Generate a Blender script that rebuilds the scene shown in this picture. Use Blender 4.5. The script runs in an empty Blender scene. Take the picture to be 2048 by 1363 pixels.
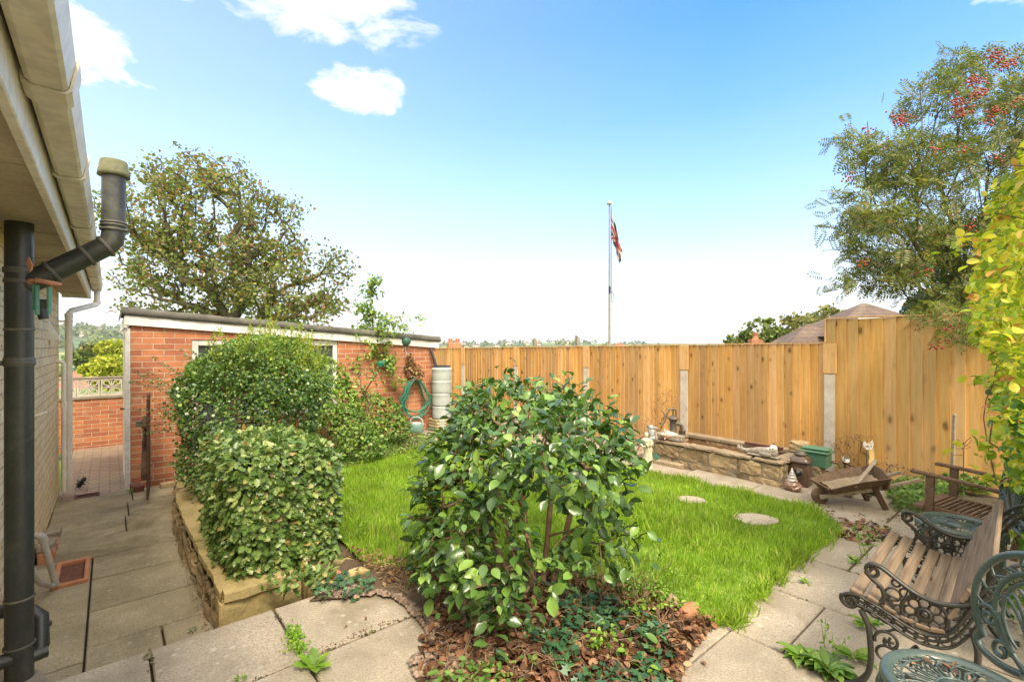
import bpy, math, random
import numpy as np
from mathutils import Vector, Matrix
R = math.radians
random.seed(7); rng = np.random.default_rng(7)
scene = bpy.context.scene; COL = scene.collection
# ---------------------------------------------------------------- camera, light, exposure
F = 950.0; HZ = 690.0; EYE = 1.5
cam_d = bpy.data.cameras.new('camera'); cam = bpy.data.objects.new('camera', cam_d); COL.objects.link(cam)
cam.location = (0, 0, EYE); cam.rotation_euler = (R(90), 0, 0)
cam_d.sensor_width = 36; cam_d.lens = 36*F/2048; cam_d.shift_y = (HZ-681.5)/2048
cam_d.clip_start = .02; cam_d.clip_end = 20000; scene.camera = cam
scene.view_settings.view_transform = 'Standard'; scene.view_settings.look = 'None'
scene.view_settings.gamma = 1; scene.view_settings.exposure = 1.25
SUN_AZ, SUN_EL = R(160), R(52)          # azimuth clockwise from +Y (behind the camera)
sd = bpy.data.lights.new('sun', 'SUN'); sd.energy = 2.3; sd.angle = R(20); sd.color = (1, .88, .70)
so = bpy.data.objects.new('sun', sd); COL.objects.link(so)
sv = Vector((math.sin(SUN_AZ)*math.cos(SUN_EL), math.cos(SUN_AZ)*math.cos(SUN_EL), math.sin(SUN_EL)))
so.rotation_euler = sv.to_track_quat('Z', 'Y').to_euler(); so.location = (0, -5, 12)
class NT:
    def __init__(s, tree): s.t = tree
    def n(s, typ, **kw):
        nd = s.t.nodes.new(typ)
        for k, v in kw.items():
            if k.startswith('_'): setattr(nd, k[1:], v)
        return nd
    def put(s, sock, v):
        if v is None: return
        if hasattr(v, 'links') or isinstance(v, bpy.types.NodeSocket): s.t.links.new(v, sock)
        else:
            try: sock.default_value = v
            except Exception: sock.default_value = (v[0], v[1], v[2], 1) if hasattr(v, '__len__') else (v, v, v, 1)
    def math(s, op, a, b=None, c=None, clamp=False):
        m = s.n('ShaderNodeMath', _operation=op, _use_clamp=clamp)
        for i, v in enumerate((a, b, c)): s.put(m.inputs[i], v)
        return m.outputs[0]
    def vmath(s, op, a, b=None):
        m = s.n('ShaderNodeVectorMath', _operation=op)
        s.put(m.inputs[0], a)
        if b is not None: s.put(m.inputs[1], b)
        return m.outputs[0]
    def mix(s, f, a, b, mode='MIX'):
        m = s.n('ShaderNodeMix', _data_type='RGBA', _blend_type=mode)
        s.put(m.inputs[0], f); s.put(m.inputs[6], a if hasattr(a, 'links') else (*a[:3], 1)); s.put(m.inputs[7], b if hasattr(b, 'links') else (*b[:3], 1))
        return m.outputs[2]
    def noise(s, vec, scale, detail=4, rough=.55, dist=0):
        m = s.n('ShaderNodeTexNoise'); s.put(m.inputs['Vector'], vec)
        m.inputs['Scale'].default_value = scale; m.inputs['Detail'].default_value = detail
        m.inputs['Roughness'].default_value = rough; m.inputs['Distortion'].default_value = dist
        return m.outputs[0]
    def voro(s, vec, scale, feature='F1', rnd=1):
        m = s.n('ShaderNodeTexVoronoi', _feature=feature); s.put(m.inputs['Vector'], vec)
        m.inputs['Scale'].default_value = scale; m.inputs['Randomness'].default_value = rnd
        return m.outputs
    def ramp(s, f, stops, interp='LINEAR'):
        m = s.n('ShaderNodeValToRGB'); s.put(m.inputs[0], f); cr = m.color_ramp; cr.interpolation = interp
        while len(cr.elements) < len(stops): cr.elements.new(.5)
        for e, (p, c) in zip(cr.elements, stops):
            e.position = p; e.color = (*c[:3], 1) if hasattr(c, '__len__') else (c, c, c, 1)
        return m.outputs[0]
    def sep(s, v):
        m = s.n('ShaderNodeSeparateXYZ'); s.put(m.inputs[0], v); return m.outputs
    def comb(s, x=0, y=0, z=0):
        m = s.n('ShaderNodeCombineXYZ')
        for i, v in enumerate((x, y, z)): s.put(m.inputs[i], v)
        return m.outputs[0]
# ---------------------------------------------------------------- sky
world = bpy.data.worlds.new('World'); scene.world = world; world.use_nodes = True
w = NT(world.node_tree); bg = world.node_tree.nodes['Background']
sky = w.n('ShaderNodeTexSky', _sky_type='NISHITA', _sun_disc=False); sky.sun_elevation = SUN_EL; sky.sun_rotation = SUN_AZ
sky.altitude = 100; sky.air_density = 1.0; sky.dust_density = .6; sky.ozone_density = 2.2
tc = w.n('ShaderNodeTexCoord').outputs['Generated']
sx, sy, sz = w.sep(tc)[0:3]
zc = w.math('MAXIMUM', sz, .03)
U = w.math('DIVIDE', sx, zc); V = w.math('DIVIDE', sy, zc)
uv = w.comb(U, V, 0)
nz = w.noise(uv, 3.2, 8, .62, .4); nz2 = w.noise(w.comb(U, w.math('MULTIPLY', V, .6), 3), 1.1, 5, .55)
mask = None
for (u0, v0, ru, rv, k) in ((-.52, 1.36, .36, .30, 1.0), (-.60, 1.86, .20, .24, .95), (-1.50, 1.50, .27, .42, 1.0), (-.77, 1.36, .14, .16, .5), (-.93, 1.32, .10, .08, .5), (1.55, 1.36, .26, .10, .8)):
    du = w.math('DIVIDE', w.math('SUBTRACT', U, u0), ru); dv = w.math('DIVIDE', w.math('SUBTRACT', V, v0), rv)
    d = w.math('ADD', w.math('MULTIPLY', du, du), w.math('MULTIPLY', dv, dv))
    m = w.math('MULTIPLY', w.math('SUBTRACT', 1, d, clamp=True), k)
    mask = m if mask is None else w.math('MAXIMUM', mask, m)
cl = w.math('ADD', w.math('MULTIPLY', mask, .62), w.math('MULTIPLY', w.math('SUBTRACT', nz, .5), 2.6))
cl = w.math('MULTIPLY', w.ramp(cl, [(.12, 0), (.5, 1)]), w.ramp(mask, [(0, 0), (.2, 1)]))
haze = w.ramp(w.math('ADD', sz, w.math('MULTIPLY', w.math('SUBTRACT', nz2, .5), .03)),
              [(0.0, .98), (.06, .94), (.13, .78), (.22, .50), (.32, .30), (.42, .15), (.55, .06), (.8, .03)])
# thin high haze is brighter on the left of the view, as in the photograph
left = w.math('MULTIPLY', w.ramp(sx, [(0, .5), (1, 0)]), .0)
lx = w.math('MULTIPLY', w.math('SUBTRACT', .35, sx, clamp=True), .30)
haze2 = w.math('ADD', haze, w.math('MULTIPLY', lx, w.math('SUBTRACT', 1, haze)), clamp=True)
skyc = w.mix(1.0, sky.outputs[0], (.27, 1.06, 1.62), 'MULTIPLY')
c1 = w.mix(haze2, skyc, (4.8, 4.75, 4.65))
c2 = w.mix(w.math('MULTIPLY', cl, .93), c1, (5.0, 4.9, 4.8))
# a bank of bright cloud added for fill light, unseen overhead and behind camera
fill_bank = w.ramp(w.math('ADD', w.math('MULTIPLY', sy, -2.2), w.math('MULTIPLY', nz2, .6)), [(.1, 0), (.7, 1)])
fill_bank = w.math('MAXIMUM', fill_bank, w.ramp(sz, [(.70, 0), (.84, 1)]))
c2 = w.mix(w.math('MULTIPLY', fill_bank, .9), c2, (10.0, 9.0, 7.6))
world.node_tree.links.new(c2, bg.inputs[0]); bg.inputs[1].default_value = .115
# ---------------------------------------------------------------- materials
MATS = {}
def newmat(name):
    m = bpy.data.materials.new(name); m.use_nodes = True; t = NT(m.node_tree)
    t.bsdf = m.node_tree.nodes['Principled BSDF']; t.m = m
    t.obj = t.n('ShaderNodeTexCoord').outputs['Object']; MATS[name] = m
    return t
def bump(t, h, strength=.3, dist=.01):
    b = t.n('ShaderNodeBump'); b.inputs['Strength'].default_value = strength; b.inputs['Distance'].default_value = dist
    t.put(b.inputs['Height'], h); t.put(t.bsdf.inputs['Normal'], b.outputs[0])
def mul(c, k): return tuple(x*k for x in c)
def plain(name, c, rough=.7, c2=None, var=.25, scale=6, fine=60, bmp=.25, bd=.004, metal=0, stain=None, stain_lvl=.6, isl=0, spec=.5, stretch=None, coat=0, grit=.3, lichen=None):
    t = newmat(name); v = t.obj
    if stretch: v = t.vmath('MULTIPLY', v, stretch)
    n1 = t.noise(v, scale, 5, .6); n2 = t.noise(v, fine, 3, .6)
    c2 = c2 or mul(c, 1-var*1.6)
    col = t.mix(t.ramp(n1, [(.32, 0), (.68, 1)]), mul(c, 1+var*.4), c2)
    col = t.mix(t.math('MULTIPLY', t.ramp(n2, [(.42, 0), (.62, 1)]), grit), col, mul(c, .42))
    if stain: col = t.mix(t.ramp(t.noise(v, scale*.45, 6, .7, .5), [(stain_lvl, 0), (stain_lvl+.12, .8)]), col, stain)
    if lichen:
        sp_ = t.math('MULTIPLY', t.ramp(t.voro(v, 16)[0], [(.10, 1), (.26, 0)]), t.ramp(t.noise(v, 2.1, 4, .6), [(.48, 0), (.6, 1)]))
        col = t.mix(t.math('MULTIPLY', sp_, .7), col, lichen)
        sp_ = t.math('MULTIPLY', t.ramp(t.voro(t.vmath('ADD', v, (3.3, 1.7, 0)), 27)[0], [(.08, 1), (.2, 0)]), t.ramp(t.noise(v, 3.1, 4, .6), [(.5, 0), (.58, 1)]))
        col = t.mix(t.math('MULTIPLY', sp_, .7), col, mul(c, .3))
    if isl:
        r = t.n('ShaderNodeNewGeometry').outputs['Random Per Island']
        hs = t.n('ShaderNodeHueSaturation'); t.put(hs.inputs['Color'], col)
        t.put(hs.inputs['Value'], t.math('ADD', t.math('MULTIPLY', r, isl), 1-isl/2))
        col = hs.outputs[0]
    t.put(t.bsdf.inputs['Base Color'], col); t.bsdf.inputs['Roughness'].default_value = rough
    t.bsdf.inputs['Metallic'].default_value = metal; t.bsdf.inputs['Specular IOR Level'].default_value = spec
    t.bsdf.inputs['Coat Weight'].default_value = coat
    bump(t, t.math('ADD', n2, t.math('MULTIPLY', n1, .5)), bmp, bd)
    return t.m
def leafmat(name, stops, rough=.45, trans=.3, spec=.5, clump=.35, cs=3.0):
    t = newmat(name)
    r = t.n('ShaderNodeNewGeometry').outputs['Random Per Island']
    col = t.ramp(r, stops)
    n = t.noise(t.obj, cs, 3, .5)
    hs = t.n('ShaderNodeHueSaturation'); t.put(hs.inputs['Color'], col)
    t.put(hs.inputs['Value'], t.math('ADD', t.math('MULTIPLY', t.math('SUBTRACT', n, .5), clump*3), 1.0)); col = hs.outputs[0]
    t.put(t.bsdf.inputs['Base Color'], col); t.bsdf.inputs['Roughness'].default_value = rough
    t.bsdf.inputs['Specular IOR Level'].default_value = spec
    tr = t.n('ShaderNodeBsdfTranslucent'); t.put(tr.inputs[0], t.mix(1, col, (1.25, 1.35, .7), 'MULTIPLY'))
    mx = t.n('ShaderNodeMixShader'); mx.inputs[0].default_value = trans
    t.t.links.new(t.bsdf.outputs[0], mx.inputs[1]); t.t.links.new(tr.outputs[0], mx.inputs[2])
    t.t.links.new(mx.outputs[0], t.t.nodes['Material Output'].inputs[0])
    return t.m
def brickmat(name, c1, c2, mort, bw=.225, bh=.075, ms=.006, bstr=.6, extra=None, scale2=1, rough=.85, flat=False, wob=0.0, pits=None):
    t = newmat(name); x, y, z = t.sep(t.obj)[0:3]
    v = t.comb(x, y, 0) if flat else t.comb(t.math('ADD', x, y), z, 0)
    if wob: v = t.vmath('ADD', v, t.vmath('MULTIPLY', t.vmath('SUBTRACT', t.n('ShaderNodeTexNoise').outputs[1], (.5, .5, .5)), (wob, wob, 0)))
    b = t.n('ShaderNodeTexBrick'); t.put(b.inputs['Vector'], v)
    for k, q in (('Scale', 1), ('Mortar Size', ms), ('Mortar Smooth', .25), ('Bias', 0), ('Brick Width', bw), ('Row Height', bh)): b.inputs[k].default_value = q
    b.inputs['Color1'].default_value = (*c1, 1); b.inputs['Color2'].default_value = (*c2, 1); b.inputs['Mortar'].default_value = (*mort, 1)
    col = b.outputs[0]
    n = t.noise(t.obj, 9, 5, .6); n2 = t.noise(t.obj, 70, 4, .65); big = t.noise(t.obj, 1.3, 4, .6)
    col = t.mix(t.math('MULTIPLY', t.ramp(n, [(.35, 0), (.75, 1)]), .45), col, mul(c1, .55))
    col = t.mix(t.math('MULTIPLY', t.ramp(n2, [(.45, 0), (.8, 1)]), .35), col, mort)
    col = t.mix(t.ramp(t.noise(t.vmath('ADD', t.obj, (5, 3, 1)), 3.0, 6, .7), [(.56, 0), (.72, .4)]), col, mort)
    if extra: col = t.mix(t.ramp(big, [(.5, 0), (.7, .55)]), col, extra)
    if pits:
        pv = t.voro(t.vmath('MULTIPLY', t.obj, (13, 13, 22)), 1)[0]
        pm = t.math('MULTIPLY', t.ramp(pv, [(.16, 1), (.3, 0)]), t.ramp(t.noise(t.obj, 6, 4), [(.42, 0), (.56, 1)]))
        col = t.mix(t.math('MULTIPLY', pm, .8), col, pits)
    t.put(t.bsdf.inputs['Base Color'], col); t.bsdf.inputs['Roughness'].default_value = rough
    h = t.math('ADD', t.math('MULTIPLY', t.math('SUBTRACT', 1, b.outputs[1]), 1.0), t.math('ADD', t.math('MULTIPLY', n2, .3), t.math('MULTIPLY', n, .5)))
    bump(t, h, bstr, .012)
    return t.m
def woodmat(name, c, c2, knots=True, grain=(30, 30, 1.6), kn=(9, 9, 4.2), green=None, rough=.75, isl=.3, lines=.5):
    t = newmat(name); r = t.n('ShaderNodeNewGeometry').outputs['Random Per Island']
    off = t.comb(t.math('MULTIPLY', r, 37), t.math('MULTIPLY', r, 91), t.math('MULTIPLY', r, 53))
    v = t.vmath('ADD', t.obj, off)
    g = t.noise(t.vmath('MULTIPLY', v, grain), 1, 5, .65, .6); b2 = t.noise(v, 1.6, 4, .6)
    col = t.mix(t.ramp(g, [(.35, 0), (.7, 1)]), c, c2)
    col = t.mix(t.math('MULTIPLY', t.ramp(b2, [(.4, 0), (.7, 1)]), lines), col, c2)
    if green: col = t.mix(t.ramp(t.noise(v, .9, 4, .6), [(.5, 0), (.72, .6)]), col, green)
    if knots:
        kv = t.voro(t.vmath('MULTIPLY', v, kn), 1)[0]
        kk = t.ramp(kv, [(.12, 1), (.20, .25), (.34, 0)])
        sel = t.ramp(t.noise(v, 3.3, 2), [(.45, 0), (.55, 1)])
        col = t.mix(t.math('MULTIPLY', t.math('MULTIPLY', kk, sel), .85), col, mul(c2, .28))
    hs = t.n('ShaderNodeHueSaturation'); t.put(hs.inputs['Color'], col)
    t.put(hs.inputs['Value'], t.math('ADD', t.math('MULTIPLY', r, isl), 1-isl/2)); t.put(hs.inputs['Saturation'], t.math('ADD', t.math('MULTIPLY', t.math('FRACT', t.math('MULTIPLY', r, 7.3)), .16), .92))
    t.put(t.bsdf.inputs['Base Color'], hs.outputs[0]); t.bsdf.inputs['Roughness'].default_value = rough
    t.bsdf.inputs['Specular IOR Level'].default_value = .25
    bump(t, g, .25, .003)
    return t.m
# ---------------------------------------------------------------- frames and mesh helpers
TH = math.atan2(.646, .763); CB, SB = math.cos(TH), math.sin(TH)   # local x = across the garden (b), local y = along the house (a)
def ab(b, a, z=0.0): return Vector((b*CB-a*SB, b*SB+a*CB, z))
def toab(v): return (v[0]*CB+v[1]*SB, -v[0]*SB+v[1]*CB)
def gp(px, py, z=0.0):                         # point of the level z that lies on the line of sight
    Y = (EYE-z)*F/(py-HZ); return Vector(((px-1024)*Y/F, Y, z))
def at(px, py, Y): return Vector(((px-1024)*Y/F, Y, EYE-(py-HZ)*Y/F))
def smooth(x): x = np.clip(x, 0, 1); return x*x*(3-2*x)
def gh(X, Y):                                   # garden level
    b = X*CB+Y*SB
    return -.13*smooth((b-4.3)/1.6)*smooth((Y-5.4)/2.4)
def gz(X, Y): return float(gh(np.float64(X), np.float64(Y)))
def link(name, me, mats, parent=None, loc=None, rz=0, smooth_=False):
    o = bpy.data.objects.new(name, me); COL.objects.link(o)
    for m in (mats if isinstance(mats, (list, tuple)) else [mats]): me.materials.append(MATS[m] if isinstance(m, str) else m)
    if parent: o.parent = parent
    if loc is not None: o.location = loc
    if rz: o.rotation_euler = (0, 0, rz)
    if smooth_ and len(me.polygons): me.polygons.foreach_set('use_smooth', [True]*len(me.polygons))
    return o
def np_mesh(name, verts, faces):
    me = bpy.data.meshes.new(name); verts = np.asarray(verts, dtype=np.float32); faces = np.asarray(faces, dtype=np.int32)
    k = faces.shape[1]; n = faces.shape[0]
    me.vertices.add(len(verts)); me.vertices.foreach_set('co', verts.ravel())
    me.loops.add(n*k); me.loops.foreach_set('vertex_index', faces.ravel())
    me.polygons.add(n); me.polygons.foreach_set('loop_start', np.arange(0, n*k, k, dtype=np.int32))
    me.update(calc_edges=True); me.validate(); return me
class MB:
    def __init__(s): s.v = []; s.f = []; s.sm = []; s.mi = []; s.T = Matrix.Identity(4); s.m = 0
    def add(s, vs, fs, sm=False):
        o = len(s.v); s.v += [tuple(s.T @ Vector(q)) for q in vs]
        s.f += [tuple(i+o for i in f) for f in fs]; s.sm += [sm]*len(fs); s.mi += [s.m]*len(fs); return s
    def build(s, name, mats, parent=None, loc=None, rz=0):
        me = bpy.data.meshes.new(name); me.from_pydata(s.v, [], s.f); me.update()
        me.polygons.foreach_set('use_smooth', s.sm); me.polygons.foreach_set('material_index', s.mi)
        return link(name, me, mats, parent, loc, rz)
    def box(s, x0, x1, y0, y1, z0, z1, c=0.0):
        if c <= 0:
            return s.add([(x0,y0,z0),(x1,y0,z0),(x1,y1,z0),(x0,y1,z0),(x0,y0,z1),(x1,y0,z1),(x1,y1,z1),(x0,y1,z1)],
                  [(0,3,2,1),(4,5,6,7),(0,1,5,4),(1,2,6,5),(2,3,7,6),(3,0,4,7)])
        c = min(c, (x1-x0)/2.2, (y1-y0)/2.2, (z1-z0)/2.2); vs = []; idx = {}
        for sx_ in (0, 1):
            for sy_ in (0, 1):
                for sz_ in (0, 1):
                    p = [(x0, x1)[sx_], (y0, y1)[sy_], (z0, z1)[sz_]]; sg = [(1, -1)[sx_], (1, -1)[sy_], (1, -1)[sz_]]
                    for ax in range(3):
                        q = [p[i]+(sg[i]*c if i != ax else 0) for i in range(3)]; idx[(sx_, sy_, sz_, ax)] = len(vs); vs.append(q)
        I = idx; fs = []
        for k in (0, 1):
            fs.append([I[(k,0,0,0)], I[(k,1,0,0)], I[(k,1,1,0)], I[(k,0,1,0)]][::(1 if k else -1)])
            fs.append([I[(0,k,0,1)], I[(0,k,1,1)], I[(1,k,1,1)], I[(1,k,0,1)]][::(1 if k else -1)])
            fs.append([I[(0,0,k,2)], I[(1,0,k,2)], I[(1,1,k,2)], I[(0,1,k,2)]][::(1 if k else -1)])
        for i in (0, 1):
            for j in (0, 1):
                fs.append([I[(i,j,0,0)], I[(i,j,1,0)], I[(i,j,1,1)], I[(i,j,0,1)]][::(1 if i == j else -1)])
                fs.append([I[(i,0,j,0)], I[(i,0,j,2)], I[(i,1,j,2)], I[(i,1,j,0)]][::(1 if i == j else -1)])
                fs.append([I[(0,i,j,1)], I[(1,i,j,1)], I[(1,i,j,2)], I[(0,i,j,2)]][::(1 if i == j else -1)])
        for i in (0, 1):
            for j in (0, 1):
                for k in (0, 1): fs.append([I[(i,j,k,0)], I[(i,j,k,1)], I[(i,j,k,2)]][::(1 if (i+j+k) % 2 else -1)])
        return s.add(vs, fs)
    def rbox(s, x0, x1, y0, y1, z0, z1, amp=.008, step=.04, seed=0):
        rs_ = random.Random(seed*7919+int(x0*1000)); ph = [rs_.uniform(0, 6.3) for _ in range(9)]; idx = {}; vs = []; fs = []
        n = [max(2, min(9, int((b_-a_)/step))) for a_, b_ in ((x0, x1), (y0, y1), (z0, z1))]; lo = (x0, y0, z0); hi = (x1, y1, z1); c_ = [(a_+b_)/2 for a_, b_ in zip(lo, hi)]
        def vert(i, j, k):
            key = (i, j, k)
            if key not in idx:
                f = [i/n[0], j/n[1], k/n[2]]; p = [lo[a_]+(hi[a_]-lo[a_])*f[a_] for a_ in range(3)]
                edge = sum(1 for a_ in range(3) if f[a_] in (0.0, 1.0))
                pull = (.0, .0, .35, .6)[edge]*amp
                for a_ in range(3):
                    if f[a_] in (0.0, 1.0) and edge > 1: p[a_] -= (1 if f[a_] == 1 else -1)*pull
                x, y, z = p; q = [math.sin(x*31+ph[a_]+y*17)*math.sin(z*43+ph[a_+3]+x*13)+.6*math.sin(y*61+z*53+ph[a_+6])+rs_.uniform(-.5, .5) for a_ in range(3)]
                for a_ in range(3):
                    if f[a_] in (0.0, 1.0): p[a_] += (-abs(q[a_]) if f[a_] == 1 else abs(q[a_]))*amp*.8
                idx[key] = len(vs); vs.append(tuple(p))
            return idx[key]
        for ax in range(3):
            u_, v_ = [(1, 2), (2, 0), (0, 1)][ax]
            for side in (0, n[ax]):
                for i in range(n[u_]):
                    for j in range(n[v_]):
                        q = []
                        for du, dv in ((0, 0), (1, 0), (1, 1), (0, 1)): t_ = [0, 0, 0]; t_[ax] = side; t_[u_] = i+du; t_[v_] = j+dv; q.append(vert(*t_))
                        fs.append(tuple(q) if side else tuple(q[::-1]))
        return s.add(vs, fs)
    def obox(s, p, q, w_, h_, c=0.0, up=(0, 0, 1)):       # bar from p to q, section w_ x h_
        p = Vector(p); q = Vector(q); d = q-p; L = d.length; d.normalize(); up = Vector(up)
        side = up.cross(d)
        if side.length < 1e-4: side = Vector((1, 0, 0)).cross(d)
        side.normalize(); u2 = d.cross(side)
        M_ = Matrix(((d.x, side.x, u2.x, p.x), (d.y, side.y, u2.y, p.y), (d.z, side.z, u2.z, p.z), (0, 0, 0, 1)))
        T0 = s.T.copy(); s.T = T0 @ M_; s.box(0, L, -w_/2, w_/2, -h_/2, h_/2, c); s.T = T0; return s
    def tube(s, pts, rad, n=8, cap=True, flat=1.0, upv=None):
        pts = [Vector(p) for p in pts]; m = len(pts)
        if m < 2: return s
        rad = [rad]*m if not hasattr(rad, '__len__') else list(rad)
        vs = []; prev = None
        for i, p in enumerate(pts):
            d = (pts[min(i+1, m-1)]-pts[max(i-1, 0)])
            if d.length < 1e-9: d = Vector((0, 0, 1))
            d.normalize()
            if prev is None: a = Vector(upv) if upv else (Vector((0, 0, 1)) if abs(d.z) < .9 else Vector((1, 0, 0)))
            else: a = prev
            x = a - d*a.dot(d)
            if x.length < 1e-6: x = d.orthogonal()
            x.normalize(); prev = x; y = d.cross(x)
            for k in range(n):
                t_ = 2*math.pi*k/n; vs.append(p + x*(math.cos(t_)*rad[i]) + y*(math.sin(t_)*rad[i]*flat))
        fs = []
        for i in range(m-1):
            for k in range(n):
                k2 = (k+1) % n; fs.append((i*n+k, i*n+k2, (i+1)*n+k2, (i+1)*n+k))
        s.add(vs, fs, True)
        if cap: s.add([vs[k] for k in range(n)][::-1], [tuple(range(n))]); s.add([vs[(m-1)*n+k] for k in range(n)], [tuple(range(n))])
        return s
    def lathe(s, prof, n=20, c=(0, 0, 0), sc=(1, 1), cap=True):
        vs = []; m = len(prof)
        for (r_, z_) in prof:
            for k in range(n):
                t_ = 2*math.pi*k/n; vs.append((c[0]+r_*math.cos(t_)*sc[0], c[1]+r_*math.sin(t_)*sc[1], c[2]+z_))
        fs = [(i*n+k, i*n+(k+1) % n, (i+1)*n+(k+1) % n, (i+1)*n+k) for i in range(m-1) for k in range(n)]
        s.add(vs, fs, True)
        if cap and prof[0][0] > 1e-5: s.add([vs[k] for k in range(n)][::-1], [tuple(range(n))])
        if cap and prof[-1][0] > 1e-5: s.add([vs[(m-1)*n+k] for k in range(n)], [tuple(range(n))])
        return s
    def prism(s, poly, z0, z1):
        n = len(poly); vs = [(x, y, z0) for x, y in poly]+[(x, y, z1) for x, y in poly]
        ar = sum(poly[i][0]*poly[(i+1) % n][1]-poly[(i+1) % n][0]*poly[i][1] for i in range(n))
        top = tuple(range(n, 2*n)); bot = tuple(range(n))[::-1]; sides = [(i, (i+1) % n, (i+1) % n+n, i+n) for i in range(n)]
        fs = [top, bot]+sides
        if ar < 0: fs = [f[::-1] for f in fs]
        return s.add(vs, fs)
    def blob(s, c, r, n=10, m=8, amp=.15, seed=0, freq=2.0, zmin=None):
        rs = random.Random(seed); ph = [rs.uniform(0, 6.28) for _ in range(6)]; vs = []
        for i in range(m+1):
            th = math.pi*i/m
            for k in range(n):
                f = 2*math.pi*k/n
                q = 1+amp*(math.sin(freq*f+ph[0]+2*th)*.5+math.sin(freq*1.7*th+ph[1])*.35+math.sin(2.3*freq*f+ph[2]-3*th)*.3*math.sin(th))
                z = c[2]+r[2]*math.cos(th)*q
                if zmin is not None: z = max(z, zmin)
                vs.append((c[0]+r[0]*math.sin(th)*math.cos(f)*q, c[1]+r[1]*math.sin(th)*math.sin(f)*q, z))
        fs = [(i*n+k, (i+1)*n+k, (i+1)*n+(k+1) % n, i*n+(k+1) % n) for i in range(m) for k in range(n)]
        return s.add(vs, fs, True)
    def grid(s, P, sm=True):            # P[i][j] points
        n = len(P); m = len(P[0]); vs = [p for r_ in P for p in r_]
        return s.add(vs, [(i*m+j, (i+1)*m+j, (i+1)*m+j+1, i*m+j+1) for i in range(n-1) for j in range(m-1)], sm)
def tag(o, label=None, cat=None, group=None, kind=None):
    if label: o['label'] = label
    if cat: o['category'] = cat
    if group: o['group'] = group
    if kind: o['kind'] = kind
    return o
def thing(name, label, cat, loc=(0, 0, 0), rz=0, group=None):
    o = bpy.data.objects.new(name, None); COL.objects.link(o); o.empty_display_size = .1
    o.location = loc; o.rotation_euler = (0, 0, rz); return tag(o, label, cat, group)
def struct(o): return tag(o, kind='structure')
def copy_tree(o, parent=None):
    c = o.copy(); COL.objects.link(c)
    if parent: c.parent = parent
    for ch in [q for q in bpy.data.objects if q.parent == o]: copy_tree(ch, c)
    return c
# ---- leaves: every leaf is a small bent sheet of its own
def tmpl(kind):
    if kind == 'quad':  return np.array([(0,0,0),(.5,.27,.05),(1,0,-.05),(.5,-.27,.05)]), np.array([(0,3,2,1)])
    if kind == 'oval':   # bent along and across
        v = []
        for x, wd, z in ((0,.03,0),(.22,.22,.045),(.5,.28,.06),(.78,.19,.0),(1,.01,-.14)):
            v += [(x, wd, z+.07), (x, 0, z-.03), (x, -wd, z+.06)]
        f = []
        for i in range(4): f += [(3*i,3*i+1,3*i+4,3*i+3),(3*i+1,3*i+2,3*i+5,3*i+4)]
        return np.array(v), np.array(f)
    if kind == 'holly':
        v = []
        for x, wd, z in ((0,.04,0),(.15,.12,.03),(.24,.30,.10),(.36,.16,.03),(.50,.33,.11),(.64,.15,.02),(.76,.24,.07),(.87,.07,-.01),(1,.01,-.04)):
            v += [(x, wd, z), (x-.0, 0, -.02), (x, -wd, z)]
        f = []
        for i in range(8): f += [(3*i,3*i+1,3*i+4,3*i+3),(3*i+1,3*i+2,3*i+5,3*i+4)]
        return np.array(v), np.array(f)
    if kind == 'lobed':    # ivy / maple like
        v = [(0,0,0),(.05,.38,.05),(.38,.20,0),(.55,.48,.04),(.62,.16,0),(1,0,-.05),(.62,-.16,0),(.55,-.48,.04),(.38,-.20,0),(.05,-.38,.05),(.4,0,.03)]
        return np.array(v), np.array([(0,10,2,1),(2,10,4,3),(10,6,5,4),(6,10,8,7),(8,10,0,9)])
    if kind == 'pinnate':
        v = []; f = []
        for i in range(6):
            x = .12+.15*i; L = .27*(1-.06*abs(i-2.5))
            for sgn in (1, -1):
                o = len(v); zz = -.12*x*x
                v += [(x, .01*sgn, zz), (x-.005, sgn*L*.55, zz+.02), (x+.07, sgn*L, zz-.03), (x+.105, sgn*L*.5, zz+.02)]
                f.append((o, o+1, o+2, o+3) if sgn < 0 else (o, o+3, o+2, o+1))
        o = len(v); v += [(.95,0,-.1),(1.02,.045,-.1),(1.2,0,-.15),(1.02,-.045,-.1)]; f.append((o,o+3,o+2,o+1))
        o = len(v); v += [(0,.006,0),(.95,.004,-.1),(.95,-.004,-.1),(0,-.006,0)]; f.append((o,o+1,o+2,o+3))
        return np.array(v), np.array(f)
    if kind == 'blade':
        return np.array([(0,.04,0),(0,-.04,0),(.5,-.028,.02),(.5,.028,.02),(1,-.003,.16),(1,.003,.16)]), np.array([(0,1,2,3),(3,2,4,5)])
def norm(a): return a/np.maximum(np.linalg.norm(a, axis=-1, keepdims=True), 1e-9)
def leaves(name, P, D, N, size, kind, mat, parent=None, wid=1.0, loc=None, sm=False, label=None):
    """P positions, D long axes, N approximate normals, size per leaf"""
    T, Fc = tmpl(kind); P = np.asarray(P, float); n = len(P); D = norm(np.asarray(D, float)); N = np.asarray(N, float)
    S = norm(np.cross(N, D)+1e-6); N2 = norm(np.cross(D, S)); sz_ = np.broadcast_to(np.asarray(size, float), (n,))
    V_ = (T[None, :, 0, None]*D[:, None, :] + T[None, :, 1, None]*wid*S[:, None, :] + T[None, :, 2, None]*N2[:, None, :])*sz_[:, None, None] + P[:, None, :]
    Fa = (Fc[None, :, :] + (np.arange(n)*len(T))[:, None, None]).reshape(-1, Fc.shape[1])
    o = link(name, np_mesh(name, V_.reshape(-1, 3), Fa), mat, parent, loc, smooth_=sm); return o
def rdir(n, rg=rng): return norm(rg.normal(size=(n, 3)))
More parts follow.
